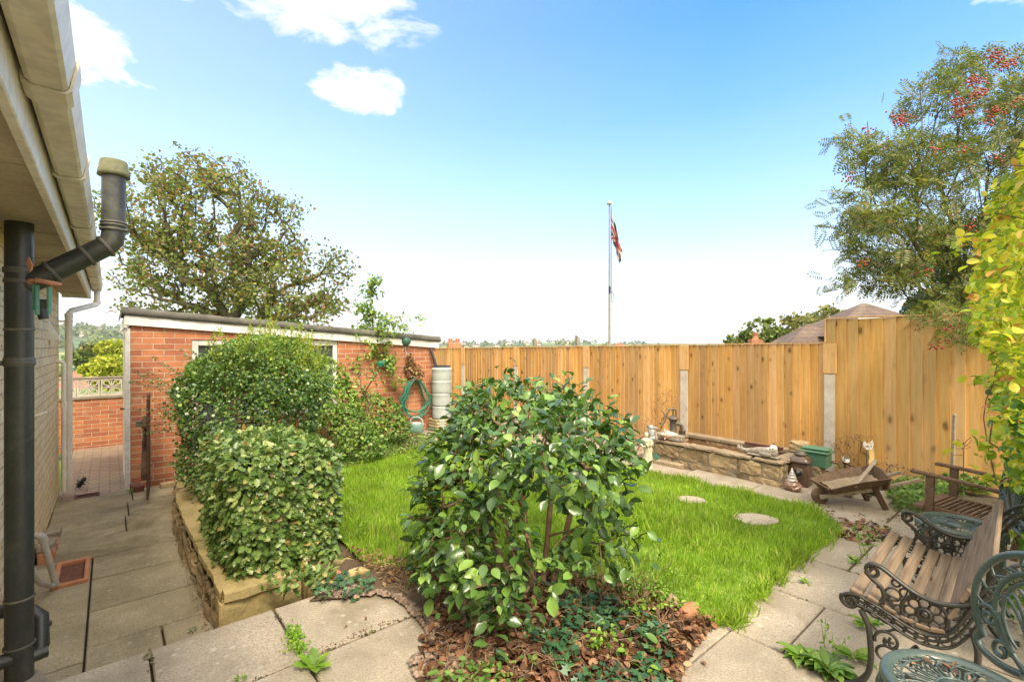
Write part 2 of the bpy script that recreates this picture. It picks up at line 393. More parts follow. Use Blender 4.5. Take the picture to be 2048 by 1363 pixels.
def in_ell(n, c, r, shell=0.0, rg=rng):
    d = rdir(n, rg); q = (shell**3+(1-shell**3)*rg.random(n))**(1/3.)
    return np.array(c)+d*q[:, None]*np.array(r), d
def union(n, ells, shell=0.0, rg=rng):
    """points of a union of ellipsoids [(centre, radii)], with their outward directions; inside points of other lobes are dropped"""
    vol = np.array([r[0]*r[1]*r[2] for c, r in ells])**(2/3.); k = (vol/vol.sum()*n).astype(int)+1
    Ps, Ds = [], []
    for i, (c, r) in enumerate(ells):
        p, d = in_ell(k[i], c, r, shell, rg); keep = np.ones(len(p), bool)
        if shell > 0:
            for j, (c2, r2) in enumerate(ells):
                if j != i: keep &= (((p-np.array(c2))/np.array(r2))**2).sum(1) > shell**2*.8
        Ps.append(p[keep]); Ds.append(norm(d/np.array(r))[keep])
    return np.concatenate(Ps), np.concatenate(Ds)
def grow(base, targets, seg=.25, wig=.06, rtip=.004, pw=.5, rmax=None, sag=.1, rg=rng, bias=.35):
    """branches reaching every target, thick where many pass; returns list of (points, radii)"""
    nodes = [np.array(b_, float) for b_ in base]; par = list(range(-1, len(base)-1)); chains = []
    b0 = nodes[-1]; order = np.argsort([np.linalg.norm(t_-b0) for t_ in targets])
    root_d = [0.0]
    for i in range(1, len(nodes)): root_d.append(root_d[-1]+np.linalg.norm(nodes[i]-nodes[i-1]))
    for ti in order:
        t_ = targets[ti]; A_ = np.array(nodes); d = np.linalg.norm(A_-t_, axis=1)
        cost = d + bias*np.array(root_d)*.35 + np.maximum(0, A_[:, 2]-t_[2])*.4
        k = int(np.argmin(cost)); p0 = nodes[k]; L = d[k]; m = max(2, int(L/seg)+1); idx = k; ch = [k]
        bend = rg.normal(size=3)*wig*L; bend[2] += sag*L
        for j in range(1, m+1):
            f = j/m; q = p0*(1-f)+t_*f+bend*math.sin(math.pi*f)+(rg.normal(size=3)*wig*.25*seg if j < m else 0)
            nodes.append(q); par.append(idx); root_d.append(root_d[idx]+np.linalg.norm(q-nodes[idx])); idx = len(nodes)-1; ch.append(idx)
        chains.append(ch)
    cnt = np.zeros(len(nodes))
    for ch in chains:
        cnt[ch[-1]] += 1
    for i in range(len(nodes)-1, -1, -1):
        if par[i] >= 0: cnt[par[i]] += cnt[i]
    rad = rtip*np.maximum(cnt, 1)**pw
    if rmax: rad = np.minimum(rad, rmax)
    out = [([nodes[i] for i in range(len(base))], [rad[i] for i in range(len(base))])]
    for ch in chains:
        rr = [rad[i] for i in ch]; rr[0] = min(rr[0], rr[1]*1.3); out.append(([nodes[i] for i in ch], rr))
    return out
def branch_mesh(chains, name, mat, parent=None, nmax=8):
    mb = MB()
    for pts, rr in chains: mb.tube(pts, rr, n=3 if rr[0] < .008 else (5 if rr[0] < .03 else nmax), cap=False)
    return mb.build(name, mat, parent)
# ================================================================ material library
brickmat('red_brick', (.36, .105, .045), (.60, .215, .08), (.58, .46, .31), bw=.222, bh=.0745, ms=.0055, extra=(.34, .11, .06))
brickmat('cream_stone', (.76, .58, .31), (.86, .71, .44), (.44, .33, .19), bw=.30, bh=.082, ms=.004, bstr=1.0, extra=(.58, .42, .22), rough=.95, wob=.012, pits=(.13, .10, .07))
brickmat('paver_brick', (.30, .21, .15), (.38, .28, .19), (.12, .10, .07), bw=.21, bh=.105, ms=.006, flat=True, extra=(.33, .29, .17))
plain('upvc', (.78, .75, .66), .42, (.68, .62, .50), scale=1.6, fine=25, bmp=.05, stain=(.42, .35, .22), stain_lvl=.60)
plain('gutter_plastic', (.72, .66, .53), .4, (.60, .53, .38), scale=2.2, fine=18, bmp=.05, stain=(.38, .30, .17), stain_lvl=.52)
plain('white_paint', (.80, .78, .74), .5, (.68, .64, .56), scale=2, fine=30, bmp=.08, stain=(.45, .38, .27), stain_lvl=.64)
plain('white_wood', (.74, .71, .66), .6, (.55, .5, .42), scale=3, fine=30, bmp=.1, stain=(.30, .24, .17), stain_lvl=.6)
plain('soffit_board', (.48, .40, .29), .8, (.36, .29, .20), scale=2.5, fine=60, bmp=.1, stain=(.2, .15, .1), stain_lvl=.62)
plain('pipe_black', (.030, .032, .028), .38, (.060, .060, .050), scale=5, fine=90, bmp=.08, stain=(.10, .10, .075), stain_lvl=.56)
plain('pipe_grey_dirt', (.085, .080, .065), .55, (.13, .12, .09), scale=8, fine=50, bmp=.1, stain=(.26, .24, .14), stain_lvl=.55)
plain('mossy_cap', (.19, .18, .13), .9, (.13, .15, .04), scale=16, fine=60, bmp=.6, stain=(.45, .42, .34), stain_lvl=.52)
plain('pipe_grey', (.42, .39, .33), .5, (.33, .29, .22), scale=5, bmp=.05)
plain('pipe_cream', (.78, .72, .60), .45, (.68, .60, .46), scale=3, bmp=.05)
plain('roof_felt', (.17, .16, .13), .95, (.09, .085, .07), scale=7, fine=90, bmp=.8, bd=.01, stain=(.26, .25, .16))
plain('roof_top', (.20, .18, .15), .9, (.13, .12, .10), scale=2, bmp=.4)
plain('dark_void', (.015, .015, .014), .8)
plain('slab', (.44, .375, .285), .9, (.28, .235, .17), scale=2.8, fine=95, grit=.55, lichen=(.52, .49, .40), bmp=.7, bd=.003, stain=(.20, .165, .10), stain_lvl=.57, isl=.16)
plain('path_slab', (.41, .35, .235), .9, (.26, .22, .14), scale=2.8, fine=95, grit=.55, lichen=(.46, .44, .30), bmp=.6, bd=.003, stain=(.155, .125, .07), stain_lvl=.52, isl=.2)
plain('far_slab', (.39, .32, .24), .9, (.25, .20, .15), scale=2.6, fine=90, grit=.5, lichen=(.50, .46, .38), bmp=.5, bd=.003, stain=(.19, .15, .10), stain_lvl=.54, isl=.12)
plain('soil', (.10, .066, .038), 1, (.17, .115, .062), scale=6, fine=70, bmp=1, bd=.02)
plain('joint_soil', (.075, .055, .032), 1, (.05, .042, .02), scale=6, bmp=.5)
plain('yellow_stone', (.50, .38, .17), .9, (.36, .28, .11), scale=4, fine=55, bmp=.7, bd=.01, stain=(.20, .17, .06), stain_lvl=.55, isl=.25)
plain('grey_stone', (.35, .27, .17), .9, (.24, .18, .11), scale=5, fine=50, bmp=.8, bd=.012, stain=(.14, .11, .07), stain_lvl=.55, isl=.35)
plain('tan_stone', (.46, .34, .18), .9, (.29, .21, .115), scale=8, fine=45, bmp=.9, bd=.014, stain=(.16, .12, .07), stain_lvl=.52, isl=.55)
plain('lichen_stone', (.36, .31, .24), .95, (.22, .17, .12), scale=14, fine=60, bmp=.8, bd=.01, stain=(.58, .54, .44), stain_lvl=.55)
plain('mortar', (.30, .25, .18), .95, (.2, .16, .11), scale=10, bmp=.6)
plain('concrete_post', (.60, .55, .47), .9, (.48, .42, .34), scale=5, fine=120, bmp=.5, stain=(.36, .31, .24), stain_lvl=.62)
plain('old_concrete', (.32, .28, .22), .95, (.22, .19, .14), scale=7, fine=90, bmp=.6, stain=(.14, .12, .09))
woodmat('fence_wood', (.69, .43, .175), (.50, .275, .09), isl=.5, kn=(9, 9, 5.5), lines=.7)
woodmat('fence_wood_green', (.68, .42, .16), (.50, .29, .09), kn=(7, 7, 3.4), green=(.50, .37, .14))
woodmat('bench_wood', (.27, .195, .125), (.13, .09, .055), grain=(3, 70, 70), knots=False)
woodmat('dark_wood', (.125, .07, .042), (.06, .034, .022), knots=False, grain=(8, 40, 40), isl=.3)
woodmat('chair_wood', (.20, .12, .075), (.10, .058, .036), knots=False, grain=(30, 30, 30))
woodmat('barrow_wood', (.22, .145, .085), (.10, .06, .036), knots=False, grain=(20, 20, 20), isl=.5)
woodmat('grey_wood', (.42, .34, .25), (.24, .18, .12), knots=False, grain=(30, 30, 30), isl=.3)
plain('bark', (.17, .12, .075), .95, (.09, .065, .042), scale=5, fine=40, bmp=.8, bd=.01)
plain('bark_green', (.13, .11, .065), .95, (.08, .07, .045), scale=3, fine=20, bmp=.6, bd=.02)
plain('bark_tan', (.30, .19, .11), .9, (.18, .11, .06), scale=20, fine=90, bmp=.6, bd=.004)
plain('twig', (.23, .13, .075), .9, (.13, .075, .045), scale=20, bmp=.3)
plain('dry_twig', (.33, .23, .14), .9, (.20, .13, .08), scale=20, bmp=.3)
plain('iron', (.040, .040, .035), .42, (.07, .064, .05), scale=12, fine=80, bmp=.15, metal=.35, stain=(.13, .115, .08), stain_lvl=.56)
plain('green_metal', (.055, .085, .075), .36, (.085, .12, .105), scale=9, fine=70, bmp=.08, stain=(.24, .29, .25), stain_lvl=.62, coat=.2)
plain('green_metal_worn', (.36, .40, .37), .5, (.17, .24, .21), scale=14, bmp=.1)
plain('terracotta', (.52, .23, .12), .8, (.42, .17, .08), scale=8, bmp=.2)
plain('brown_glaze', (.085, .05, .035), .35, (.13, .075, .05), scale=10, bmp=.15, coat=.5)
plain('copper_glaze', (.19, .09, .055), .16, (.32, .18, .125), scale=14, bmp=.1, coat=.8)
plain('silver_glaze', (.62, .57, .53), .15, (.42, .30, .24), scale=20, metal=.4, bmp=.05)
plain('black_glass', (.012, .013, .014), .06, bmp=0, coat=1)
plain('window_glass', (.045, .052, .055), .08, (.10, .10, .09), scale=1.2, bmp=0)
plain('cream_statue', (.70, .62, .45), .8, (.55, .46, .31), scale=24, fine=80, bmp=.6, bd=.004, stain=(.40, .36, .24))
plain('blue_statue', (.25, .32, .36), .75, (.42, .42, .38), scale=26, bmp=.4)
plain('grey_statue', (.36, .31, .25), .9, (.24, .20, .155), scale=20, fine=80, bmp=.7, bd=.004, stain=(.5, .46, .4))
plain('white_statue', (.76, .74, .70), .6, (.55, .50, .44), scale=22, bmp=.2)
plain('pink_shell', (.75, .58, .48), .4, (.60, .30, .24), scale=12, bmp=.3, stain=(.85, .78, .66))
plain('old_metal', (.10, .095, .075), .55, (.17, .15, .11), scale=14, bmp=.25, metal=.4)
plain('rust', (.17, .065, .035), .85, (.10, .04, .025), scale=16, bmp=.5)
plain('green_box', (.075, .19, .11), .4, (.10, .23, .14), scale=5, bmp=.1, stain=(.2, .26, .17), stain_lvl=.62)
plain('green_ornament', (.045, .12, .085), .4, (.06, .15, .1), scale=9, bmp=.1)
plain('hose_green', (.02, .19, .115), .35, (.025, .24, .15), scale=9, bmp=.02)
plain('chime_green', (.075, .25, .19), .4, (.10, .30, .22), scale=9, bmp=.05)
plain('can_green', (.13, .24, .20), .5, (.19, .29, .24), scale=9, bmp=.1)
plain('can_grey', (.42, .42, .39), .55, (.33, .33, .3), scale=9, bmp=.1)
plain('butt_plastic', (.46, .49, .46), .5, (.38, .41, .37), scale=3, bmp=.1, stain=(.28, .31, .24), stain_lvl=.64)
plain('rubber_black', (.03, .03, .03), .7)
plain('log_wood', (.46, .42, .22), .9, (.33, .25, .13), scale=9, bmp=.5, isl=.4)
plain('pond_water', (.20, .10, .045), .06, (.13, .065, .03), scale=4, fine=8, bmp=.05, coat=.6)
plain('pond_liner', (.16, .09, .055), .8, (.10, .055, .035), scale=9, bmp=.5)
plain('cat_yellow', (.72, .48, .14), .45, (.76, .60, .34), scale=16, bmp=.1)
plain('cat_white', (.80, .78, .72), .5, (.6, .55, .45), scale=30, bmp=.1)
plain('eye_dark', (.03, .03, .03), .3)
plain('lamp_steel', (.5, .5, .48), .3, metal=.8)
plain('pebble', (.25, .185, .13), .75, (.25, .17, .12), scale=30, bmp=.2, isl=.9)
plain('flag_red', (.50, .06, .045), .85, scale=6, bmp=.1)
plain('flag_white', (.80, .74, .70), .85, scale=6, bmp=.1)
plain('flag_blue', (.07, .09, .16), .85, scale=6, bmp=.1)
plain('pole_paint', (.33, .30, .24), .6, (.25, .23, .19), scale=9, bmp=.1)
plain('knob_white', (.75, .72, .66), .5)
brickmat('tile_brown', (.13, .095, .075), (.19, .13, .095), (.09, .06, .05), bw=.26, bh=.19, ms=.016, rough=.9, extra=(.25, .20, .13))
brickmat('tile_red', (.40, .15, .09), (.47, .19, .11), (.2, .1, .07), bw=.3, bh=.25, ms=.02, rough=.9)
plain('render_pale', (.62, .56, .47), .9, (.5, .45, .37), scale=.6, bmp=.1)
plain('sky_glass', (.62, .70, .78), .1, bmp=0)
lf = leafmat
lf('camellia_leaf', [(0, (.030, .072, .018)), (.4, (.068, .14, .030)), (.75, (.125, .235, .045)), (.9, (.20, .34, .06)), (1, (.34, .50, .10))], .27, .2, .7, .2)
lf('holly_leaf', [(0, (.07, .125, .025)), (.45, (.125, .215, .042)), (.8, (.22, .32, .075)), (.96, (.42, .46, .16)), (1, (.42, .20, .06))], .36, .2, .6, .2)
lf('box_leaf', [(0, (.045, .10, .025)), (.55, (.09, .18, .04)), (.85, (.18, .29, .065)), (1, (.36, .42, .10))], .32, .2, .5, .3, 2.2)
lf('young_shoot', [(0, (.26, .36, .045)), (.6, (.32, .42, .055)), (.9, (.45, .48, .07)), (1, (.5, .24, .07))], .5, .35, .4, .2)
lf('climber_leaf', [(0, (.11, .20, .035)), (.6, (.23, .36, .06)), (1, (.43, .52, .11))], .45, .3, .4, .25)
lf('shrub_leaf', [(0, (.075, .15, .03)), (.6, (.17, .29, .05)), (1, (.36, .46, .09))], .4, .25, .4, .25)
lf('tree_leaf', [(0, (.11, .145, .04)), (.45, (.20, .245, .07)), (.80, (.32, .35, .11)), (.82, (.27, .14, .065)), (.93, (.36, .19, .09)), (1, (.42, .33, .14))], .6, .4, .3, .3, .35)
lf('rowan_leaf', [(0, (.075, .11, .03)), (.5, (.17, .21, .055)), (.8, (.26, .29, .10)), (.93, (.34, .30, .11)), (1, (.36, .16, .09))], .5, .4, .4, .3, .8)
lf('berry', [(0, (.28, .028, .02)), (1, (.44, .075, .045))], .3, .05)
lf('evergreen_leaf', [(0, (.018, .05, .018)), (.7, (.04, .10, .03)), (1, (.08, .16, .05))], .3, .1)
lf('beech_leaf', [(0, (.15, .24, .025)), (.35, (.32, .42, .035)), (.65, (.55, .56, .05)), (.86, (.70, .62, .09)), (.93, (.66, .45, .12)), (1, (.50, .19, .06))], .42, .4, .4, .2, 2.0)
lf('beech_green', [(0, (.055, .13, .022)), (.6, (.12, .24, .03)), (1, (.28, .38, .05))], .42, .35, .4, .2, 2.0)
lf('ivy_leaf', [(0, (.028, .085, .035)), (.7, (.055, .14, .05)), (1, (.12, .24, .08))], .4, .1)
lf('weed_leaf', [(0, (.14, .26, .03)), (.6, (.24, .42, .045)), (1, (.42, .56, .09))], .5, .35)
lf('ground_green', [(0, (.07, .15, .028)), (.6, (.13, .25, .04)), (1, (.24, .34, .07))], .5, .25)
lf('dead_leaf', [(0, (.06, .035, .02)), (.4, (.14, .066, .033)), (.8, (.28, .13, .06)), (1, (.46, .29, .16))], .6, .1, .4)
lf('dry_leaf', [(0, (.16, .09, .05)), (.6, (.32, .18, .09)), (1, (.38, .30, .12))], .7, .2, .3)
lf('dry_moss', [(0, (.06, .05, .025)), (.6, (.11, .10, .04)), (1, (.16, .19, .05))], .9, .05, .2)
lf('red_bud', [(0, (.22, .05, .04)), (1, (.40, .10, .07))], .5, .1)
lf('grass_blade', [(0, (.13, .22, .02)), (.4, (.25, .39, .035)), (.8, (.38, .52, .055)), (.95, (.52, .60, .12)), (1, (.60, .52, .22))], .5, .45, .35, .42, 2.2)
lf('far_leaf', [(0, (.07, .11, .03)), (.5, (.14, .19, .05)), (1, (.20, .24, .05))], .7, .15, .2, .4, .05)
lf('yellow_leaf', [(0, (.20, .25, .03)), (.5, (.34, .38, .04)), (1, (.50, .48, .08))], .6, .25, .2, .4, .25)
lf('olive_leaf', [(0, (.11, .13, .045)), (.6, (.22, .24, .08)), (1, (.28, .22, .08))], .6, .25, .2, .3, .3)
t = newmat('lawn_base')
n1 = t.noise(t.obj, 2.2, 5, .6); n2 = t.noise(t.obj, 40, 4, .6)
c = t.mix(t.ramp(n1, [(.35, 0), (.65, 1)]), (.17, .30, .03), (.25, .38, .035)); c = t.mix(t.ramp(n2, [(.4, 0), (.7, .5)]), c, (.07, .12, .015))
t.put(t.bsdf.inputs['Base Color'], c); t.bsdf.inputs['Roughness'].default_value = 1; bump(t, n2, 1, .02)
t = newmat('countryside')
sc = t.vmath('MULTIPLY', t.obj, (.011, .005, 0))
vo = t.n('ShaderNodeTexVoronoi'); t.put(vo.inputs['Vector'], sc); vo.inputs['Scale'].default_value = 1
f = t.sep(vo.outputs[1])[0]
c = t.ramp(f, [(0, (.10, .17, .045)), (.3, (.19, .27, .07)), (.55, (.13, .20, .05)), (.8, (.27, .29, .10)), (1, (.16, .24, .06))], 'CONSTANT')
ve = t.voro(sc, 1, 'DISTANCE_TO_EDGE')[0]
c = t.mix(t.ramp(ve, [(.03, .9), (.06, 0)]), c, (.035, .06, .025))
c = t.mix(t.ramp(t.noise(t.obj, .006, 5, .6), [(.5, 0), (.56, .9)]), c, (.045, .075, .03))
t.put(t.bsdf.inputs['Base Color'], c); t.bsdf.inputs['Roughness'].default_value = 1
# ================================================================ the ground
def terrain():
    rs = [0, 6, 14, 20, 30, 45, 70, 110, 170, 260, 400, 600, 850, 1150, 1500, 1800, 2100, 2500, 3200, 4500, 7000]; na = 144; P = []
    for r_ in rs:
        row = []
        for k in range(na+1):
            az = 2*math.pi*k/na; X = r_*math.sin(az); Y = r_*math.cos(az)
            if r_ <= 14: z = -.42
            elif r_ <= 260: z = -.42-26*float(smooth((r_-14)/246))
            else:
                a_ = (az+math.pi) % (2*math.pi)-math.pi
                top = 8+44*float(smooth((-.05-a_)/.62))+4*math.sin(a_*9+1)+2.5*math.sin(a_*23)
                f_ = float(smooth((r_-500)/1600)); z = -26.4+(top+26.4)*f_ + 3*math.sin(X*.006+1)*math.sin(Y*.005)*min(1, r_/900)
                if r_ > 2100: z = top-(r_-2100)*.02
            row.append((X, Y, z))
        P.append(row)
    mb = MB(); mb.grid(P); mb.f = [f[::-1] for f in mb.f]
    struct(mb.build('ground', 'countryside'))
    return P
terrain()
def inpoly(x, y, poly):
    x = np.asarray(x); y = np.asarray(y); c = np.zeros(x.shape, bool); n = len(poly)
    for i in range(n):
        x1, y1 = poly[i]; x2, y2 = poly[(i+1) % n]
        cond = ((y1 > y) != (y2 > y)); xi = (x2-x1)*(y-y1)/((y2-y1) if y2 != y1 else 1e-9)+x1; c ^= cond & (x < xi)
    return c
# raised garden earth (retained by the low stone wall), in house axes
rg_poly = [(1.64, 2.93), (1.64, 3.36), (.60, 3.42), (.58, 6.6), (.62, 7.05), (.9, 7.46), (4.5, 7.46), (4.5, 12), (9, 12), (9, -3), (-.46, -3), (-.46, 2.93)]
def sheet(name, mat, poly_ab, step, zoff, noise_amp=0, kind='structure', zf=None, sd=0):
    """a sheet following the garden level, cut to a polygon in house axes"""
    bs = [p[0] for p in poly_ab]; as_ = [p[1] for p in poly_ab]
    import bmesh
    bm = bmesh.new(); fv = [bm.verts.new((b_, a_, 0)) for b_, a_ in poly_ab]; bm.faces.new(fv)
    k = math.floor(min(bs)/step)+1
    while k*step < max(bs):
        bmesh.ops.bisect_plane(bm, geom=bm.verts[:]+bm.edges[:]+bm.faces[:], plane_co=(k*step, 0, 0), plane_no=(1, 0, 0)); k += 1
    k = math.floor(min(as_)/step)+1
    while k*step < max(as_):
        bmesh.ops.bisect_plane(bm, geom=bm.verts[:]+bm.edges[:]+bm.faces[:], plane_co=(0, k*step, 0), plane_no=(0, 1, 0)); k += 1
    rs = random.Random(sd); vs = bm.verts[:]
    for v in vs:
        p = ab(v.co.x, v.co.y); v.co.z = gz(p.x, p.y)+zoff+(noise_amp*(math.sin(v.co.x*5.1+sd)*math.sin(v.co.y*4.3)+rs.uniform(-.6, .6)) if noise_amp else 0)+(zf(v.co.x, v.co.y) if zf else 0)
    bm.normal_update()
    if sum(f.normal.z for f in bm.faces) < 0: bmesh.ops.reverse_faces(bm, faces=bm.faces[:])
    me = bpy.data.meshes.new(name); bm.to_mesh(me); bm.free()
    o = link(name, me, mat, rz=TH, smooth_=True)
    if kind: tag(o, kind=kind)
    return o
sheet('garden_soil', 'joint_soil', rg_poly, .5, -.035)
# slabs
def slab_mb(mb, b0, b1, a0, a1, z, th=.04, rs=random, gap=.005, tilt=.003):
    g = gap; c = .006; zz = [z+rs.uniform(-tilt, tilt) for _ in range(4)]
    p = [(b0+g, a0+g), (b1-g, a0+g), (b1-g, a1-g), (b0+g, a1-g)]
    pi = [(b0+g+c, a0+g+c), (b1-g-c, a0+g+c), (b1-g-c, a1-g-c), (b0+g+c, a1-g-c)]
    vs = [(x, y, z-th) for x, y in p]+[(x, y, zz[i]-c) for i, (x, y) in enumerate(p)]+[(x, y, zz[i]) for i, (x, y) in enumerate(pi)]
    fs = [(8, 9, 10, 11)]
    for i in range(4): j = (i+1) % 4; fs += [(i, j, j+4, i+4), (i+4, j+4, j+8, i+8)]
    mb.add(vs, fs)
rs = random.Random(3)
mb = MB()           # near patio: rows parallel with its edge
bcols = [-.46, .147, .71, 1.31, 1.91, 2.51, 3.13, 3.75, 4.37, 5.0, 5.6, 6.2]
for i in range(len(bcols)-1):
    off = [0, 0, 0, .1, .05, .3, -.05, .25, .1, .2, .1][i]
    a1 = 2.945; first = True
    lim = -2.4
    while a1 > lim:
        h = .575+ (off if first else 0) ; a0 = a1-h; first = False
        if i >= 6 or True: slab_mb(mb, bcols[i], bcols[i+1], a0, a1, 0, rs=rs, gap=.004+rs.random()*.004)
        a1 = a0
struct(mb.build('patio', 'slab', rz=TH))
mb = MB()           # garden path along the pond and to the bench
for b0 in np.arange(2.9, 6.5, .6):
    for a0 in np.arange(2.96, 7.2, .6):
        c_ = ab(b0+.3, a0+.3)
        if b0 < 3.0 and a0 > 3.5: continue
        slab_mb(mb, b0, b0+.6, a0, a0+.6, gz(c_.x, c_.y)-.001, rs=rs, th=.035, tilt=.004, gap=.006)
struct(mb.build('garden_path', 'far_slab', rz=TH))
mb = MB()           # lower path beside the bungalow
for a0, a1, j in ((2.95, 3.69, .147), (3.69, 4.18, 9), (4.18, 4.74, 9), (4.74, 5.23, 9), (5.23, 5.76, 9), (5.76, 6.28, .12), (6.28, 6.85, .15), (6.85, 7.40, .2)):
    if a0 < 5.2:
        slab_mb(mb, -.11, .5 if j > 1 else j+.1, a0, a1, -.25, rs=rs, gap=.007)
        if j < 1: slab_mb(mb, j+.1, .56, a0, a1, -.25, rs=rs)
    else:
        j2 = j if j < 1 else .5
        slab_mb(mb, -.46, j2, a0, a1, -.25, rs=rs); slab_mb(mb, j2, .50 if j > 1 else .62, a0, a1, -.25, rs=rs)
        if j < 1: slab_mb(mb, .62, 1.0, a0, a1, -.25, rs=rs)
for a0, a1 in ((2.95, 3.55), (3.55, 4.1), (4.1, 4.72)): slab_mb(mb, -.46, -.11, a0, a1, -.252, rs=rs)
slab_mb(mb, -.46, -.32, 4.72, 5.23, -.252, rs=rs); slab_mb(mb, -.13, -.11, 4.72, 5.23, -.252, rs=rs)
struct(mb.build('side_path', 'path_slab', rz=TH))
mb = MB(); mb.box(-.46, 1.75, 2.9, 7.45, -.33, -.285); struct(mb.build('path_bedding', 'joint_soil', rz=TH))
mb = MB(); mb.box(-.46, .19, 7.40, 10.9, -.30, -.262); struct(mb.build('brick_paving', 'paver_brick', rz=TH))
mb = MB(); mb.box(-.46, .5, 2.89, 2.925, -.28, -.035, .004); struct(mb.build('patio_step', 'old_concrete', rz=TH))
# ================================================================ bungalow
H = thing('bungalow', 'bungalow side wall of rough cream stone with deep eaves, running along the slab path', 'house', ab(-.46, 0, -.25), TH)
Z0 = .25   # local z of the world level 0
mb = MB(); mb.box(-7, 0, -3, 7.73, 0, 2.45); mb.build('wall', 'cream_stone', H)
mb = MB(); mb.box(.003, .247, -3, 8.15, 2.375, 2.395)
for a_ in (1.0, 2.35, 3.7, 5.05, 6.4, 7.75): mb.box(.003, .247, a_, a_+.006, 2.371, 2.375)
mb.build('soffit', 'soffit_board', H)
mb = MB(); mb.box(.247, .275, -3, 8.18, 2.345, 2.55, .004); mb.box(-.0, .25, 8.152, 8.178, 2.35, 2.55); mb.build('fascia', 'upvc', H)
mb = MB(); mb.add([(.30, -3, 2.53), (.30, 8.22, 2.53), (-3.5, 8.22, 3.9), (-3.5, -3, 3.9), (.30, -3, 2.56), (.30, 8.22, 2.56), (-3.5, 8.22, 3.94), (-3.5, -3, 3.94), (-7.3, 8.22, 2.53), (-7.3, -3, 2.53)],
    [(0, 3, 2, 1), (4, 5, 6, 7), (0, 1, 5, 4), (1, 2, 6, 5), (3, 0, 4, 7), (7, 6, 8, 9)]); mb.build('roof', 'tile_brown', H)
prof = [(.284, 2.545), (.286, 2.462), (.300, 2.452), (.362, 2.452), (.372, 2.460), (.388, 2.535), (.384, 2.545), (.380, 2.538), (.366, 2.470), (.300, 2.466), (.292, 2.474), (.290, 2.545)]
def extr(mb, prof, y0, y1, grow=0.0):
    if grow:
        cx = sum(p[0] for p in prof)/len(prof); cz = sum(p[1] for p in prof)/len(prof)
        prof = [(cx+(x-cx)*(1+grow), cz+(z-cz)*(1+grow)) for x, z in prof]
    n = len(prof); vs = [(x, y0, z) for x, z in prof]+[(x, y1, z) for x, z in prof]
    mb.add(vs, [(i, i+n, (i+1) % n+n, (i+1) % n) for i in range(n)]+[tuple(range(n)), tuple(range(n, 2*n))[::-1]])
mb = MB(); extr(mb, prof, -3, 8.2); gut = mb.build('gutter', 'gutter_plastic', H)
outer = [(.272, 2.51), (.278, 2.455), (.297, 2.444), (.366, 2.444), (.380, 2.456), (.396, 2.540), (.393, 2.556), (.386, 2.556), (.383, 2.548), (.389, 2.540), (.374, 2.462), (.364, 2.451), (.299, 2.451), (.285, 2.46), (.279, 2.51)]
for a_ in (.15, 1.02, 1.86, 2.72, 3.85, 4.8, 5.7, 6.5, 7.3, 8.0):
    mb = MB(); wd = .034 if a_ not in (1.86, 4.8) else .11
    extr(mb, outer, a_-wd/2, a_+wd/2); mb.build('gutter_bracket', 'gutter_plastic', gut)
mb = MB(); extr(mb, [(p[0], p[1]) for p in [(.279, 2.55), (.279, 2.45), (.298, 2.446), (.366, 2.446), (.376, 2.456), (.392, 2.54), (.39, 2.55)]], 8.2, 8.206); mb.build('gutter_end', 'pipe_grey_dirt', gut)
# downpipe with swan neck
mb = MB(); mb.tube([(.335, 8.08, 2.46), (.335, 8.08, 2.33), (.325, 8.06, 2.27), (.11, 7.70, 2.16), (.09, 7.66, 2.12), (.09, 7.65, 2.02)], .031, 14)
mb.tube([(.09, 7.65, 2.10), (.09, 7.65, .06)], .034, 14)
for z_ in (2.10, 2.30): mb.tube([(.09 if z_ < 2.2 else .335, 7.65 if z_ < 2.2 else 8.08, z_-.03), (.09 if z_ < 2.2 else .335, 7.65 if z_ < 2.2 else 8.08, z_+.02)], .038, 14)
dp = mb.build('downpipe', 'pipe_cream', H)
for z_ in (.55, 2.03):
    mb = MB(); mb.tube([(.09, 7.65, z_-.012), (.09, 7.65, z_+.012)], .039, 14); mb.box(0, .08, 7.63, 7.67, z_-.01, z_+.01); mb.build('pipe_clip', 'pipe_cream', dp)
# second thin waste pipe
mb = MB(); mb.tube([(0, 7.42, 1.56), (.045, 7.42, 1.56), (.06, 7.42, 1.54), (.06, 7.42, .08)], .021, 10)
mb.tube([(.06, 7.42, 1.02), (.06, 7.42, 1.10)], .027, 10); mb.tube([(.06, 7.42, .50), (.06, 7.42, .53)], .026, 10); mb.build('waste_pipe', 'pipe_cream', H)
# soil stack and vent
sp = (.107, 3.48); r_ = .055
mb = MB(); mb.tube([(sp[0], sp[1], .02), (sp[0], sp[1], 2.375)], r_, 24); 
mb.tube([(sp[0]+.02, sp[1], 2.06), (sp[0]+.335, sp[1], 2.30), (sp[0]+.362, sp[1], 2.335), (sp[0]+.37, sp[1], 2.385), (sp[0]+.37, sp[1], 2.715)], r_*.98, 24)
ss = mb.build('soil_pipe', 'pipe_black', H)
def ring(c, d, r0=.061, h=.022, name='pipe_collar', mt='pipe_grey_dirt'):
    c = Vector(c); d = Vector(d).normalized()*h/2; mb = MB(); mb.tube([c-d, c-d*.6, c+d*.6, c+d], [r0-.003, r0, r0, r0-.003], 24); return mb.build(name, mt, ss)
for z_, r0, h in ((2.13, .062, .03), (2.075, .060, .02), (1.83, .059, .012), (1.665, .060, .045), (1.66, .062, .014), (.46, .060, .012), (.22, .062, .014)): ring((sp[0], sp[1], z_), (0, 0, 1), r0, h)
for k in (.10, .235, .315): ring((sp[0]+.02+k, sp[1], 2.06+k*.762), (1, 0, .762), .062, .018)
for z_ in (2.395, 2.42, 2.435): ring((sp[0]+.37, sp[1], z_), (0, 0, 1), .061+.002*(z_ < 2.40), .012)
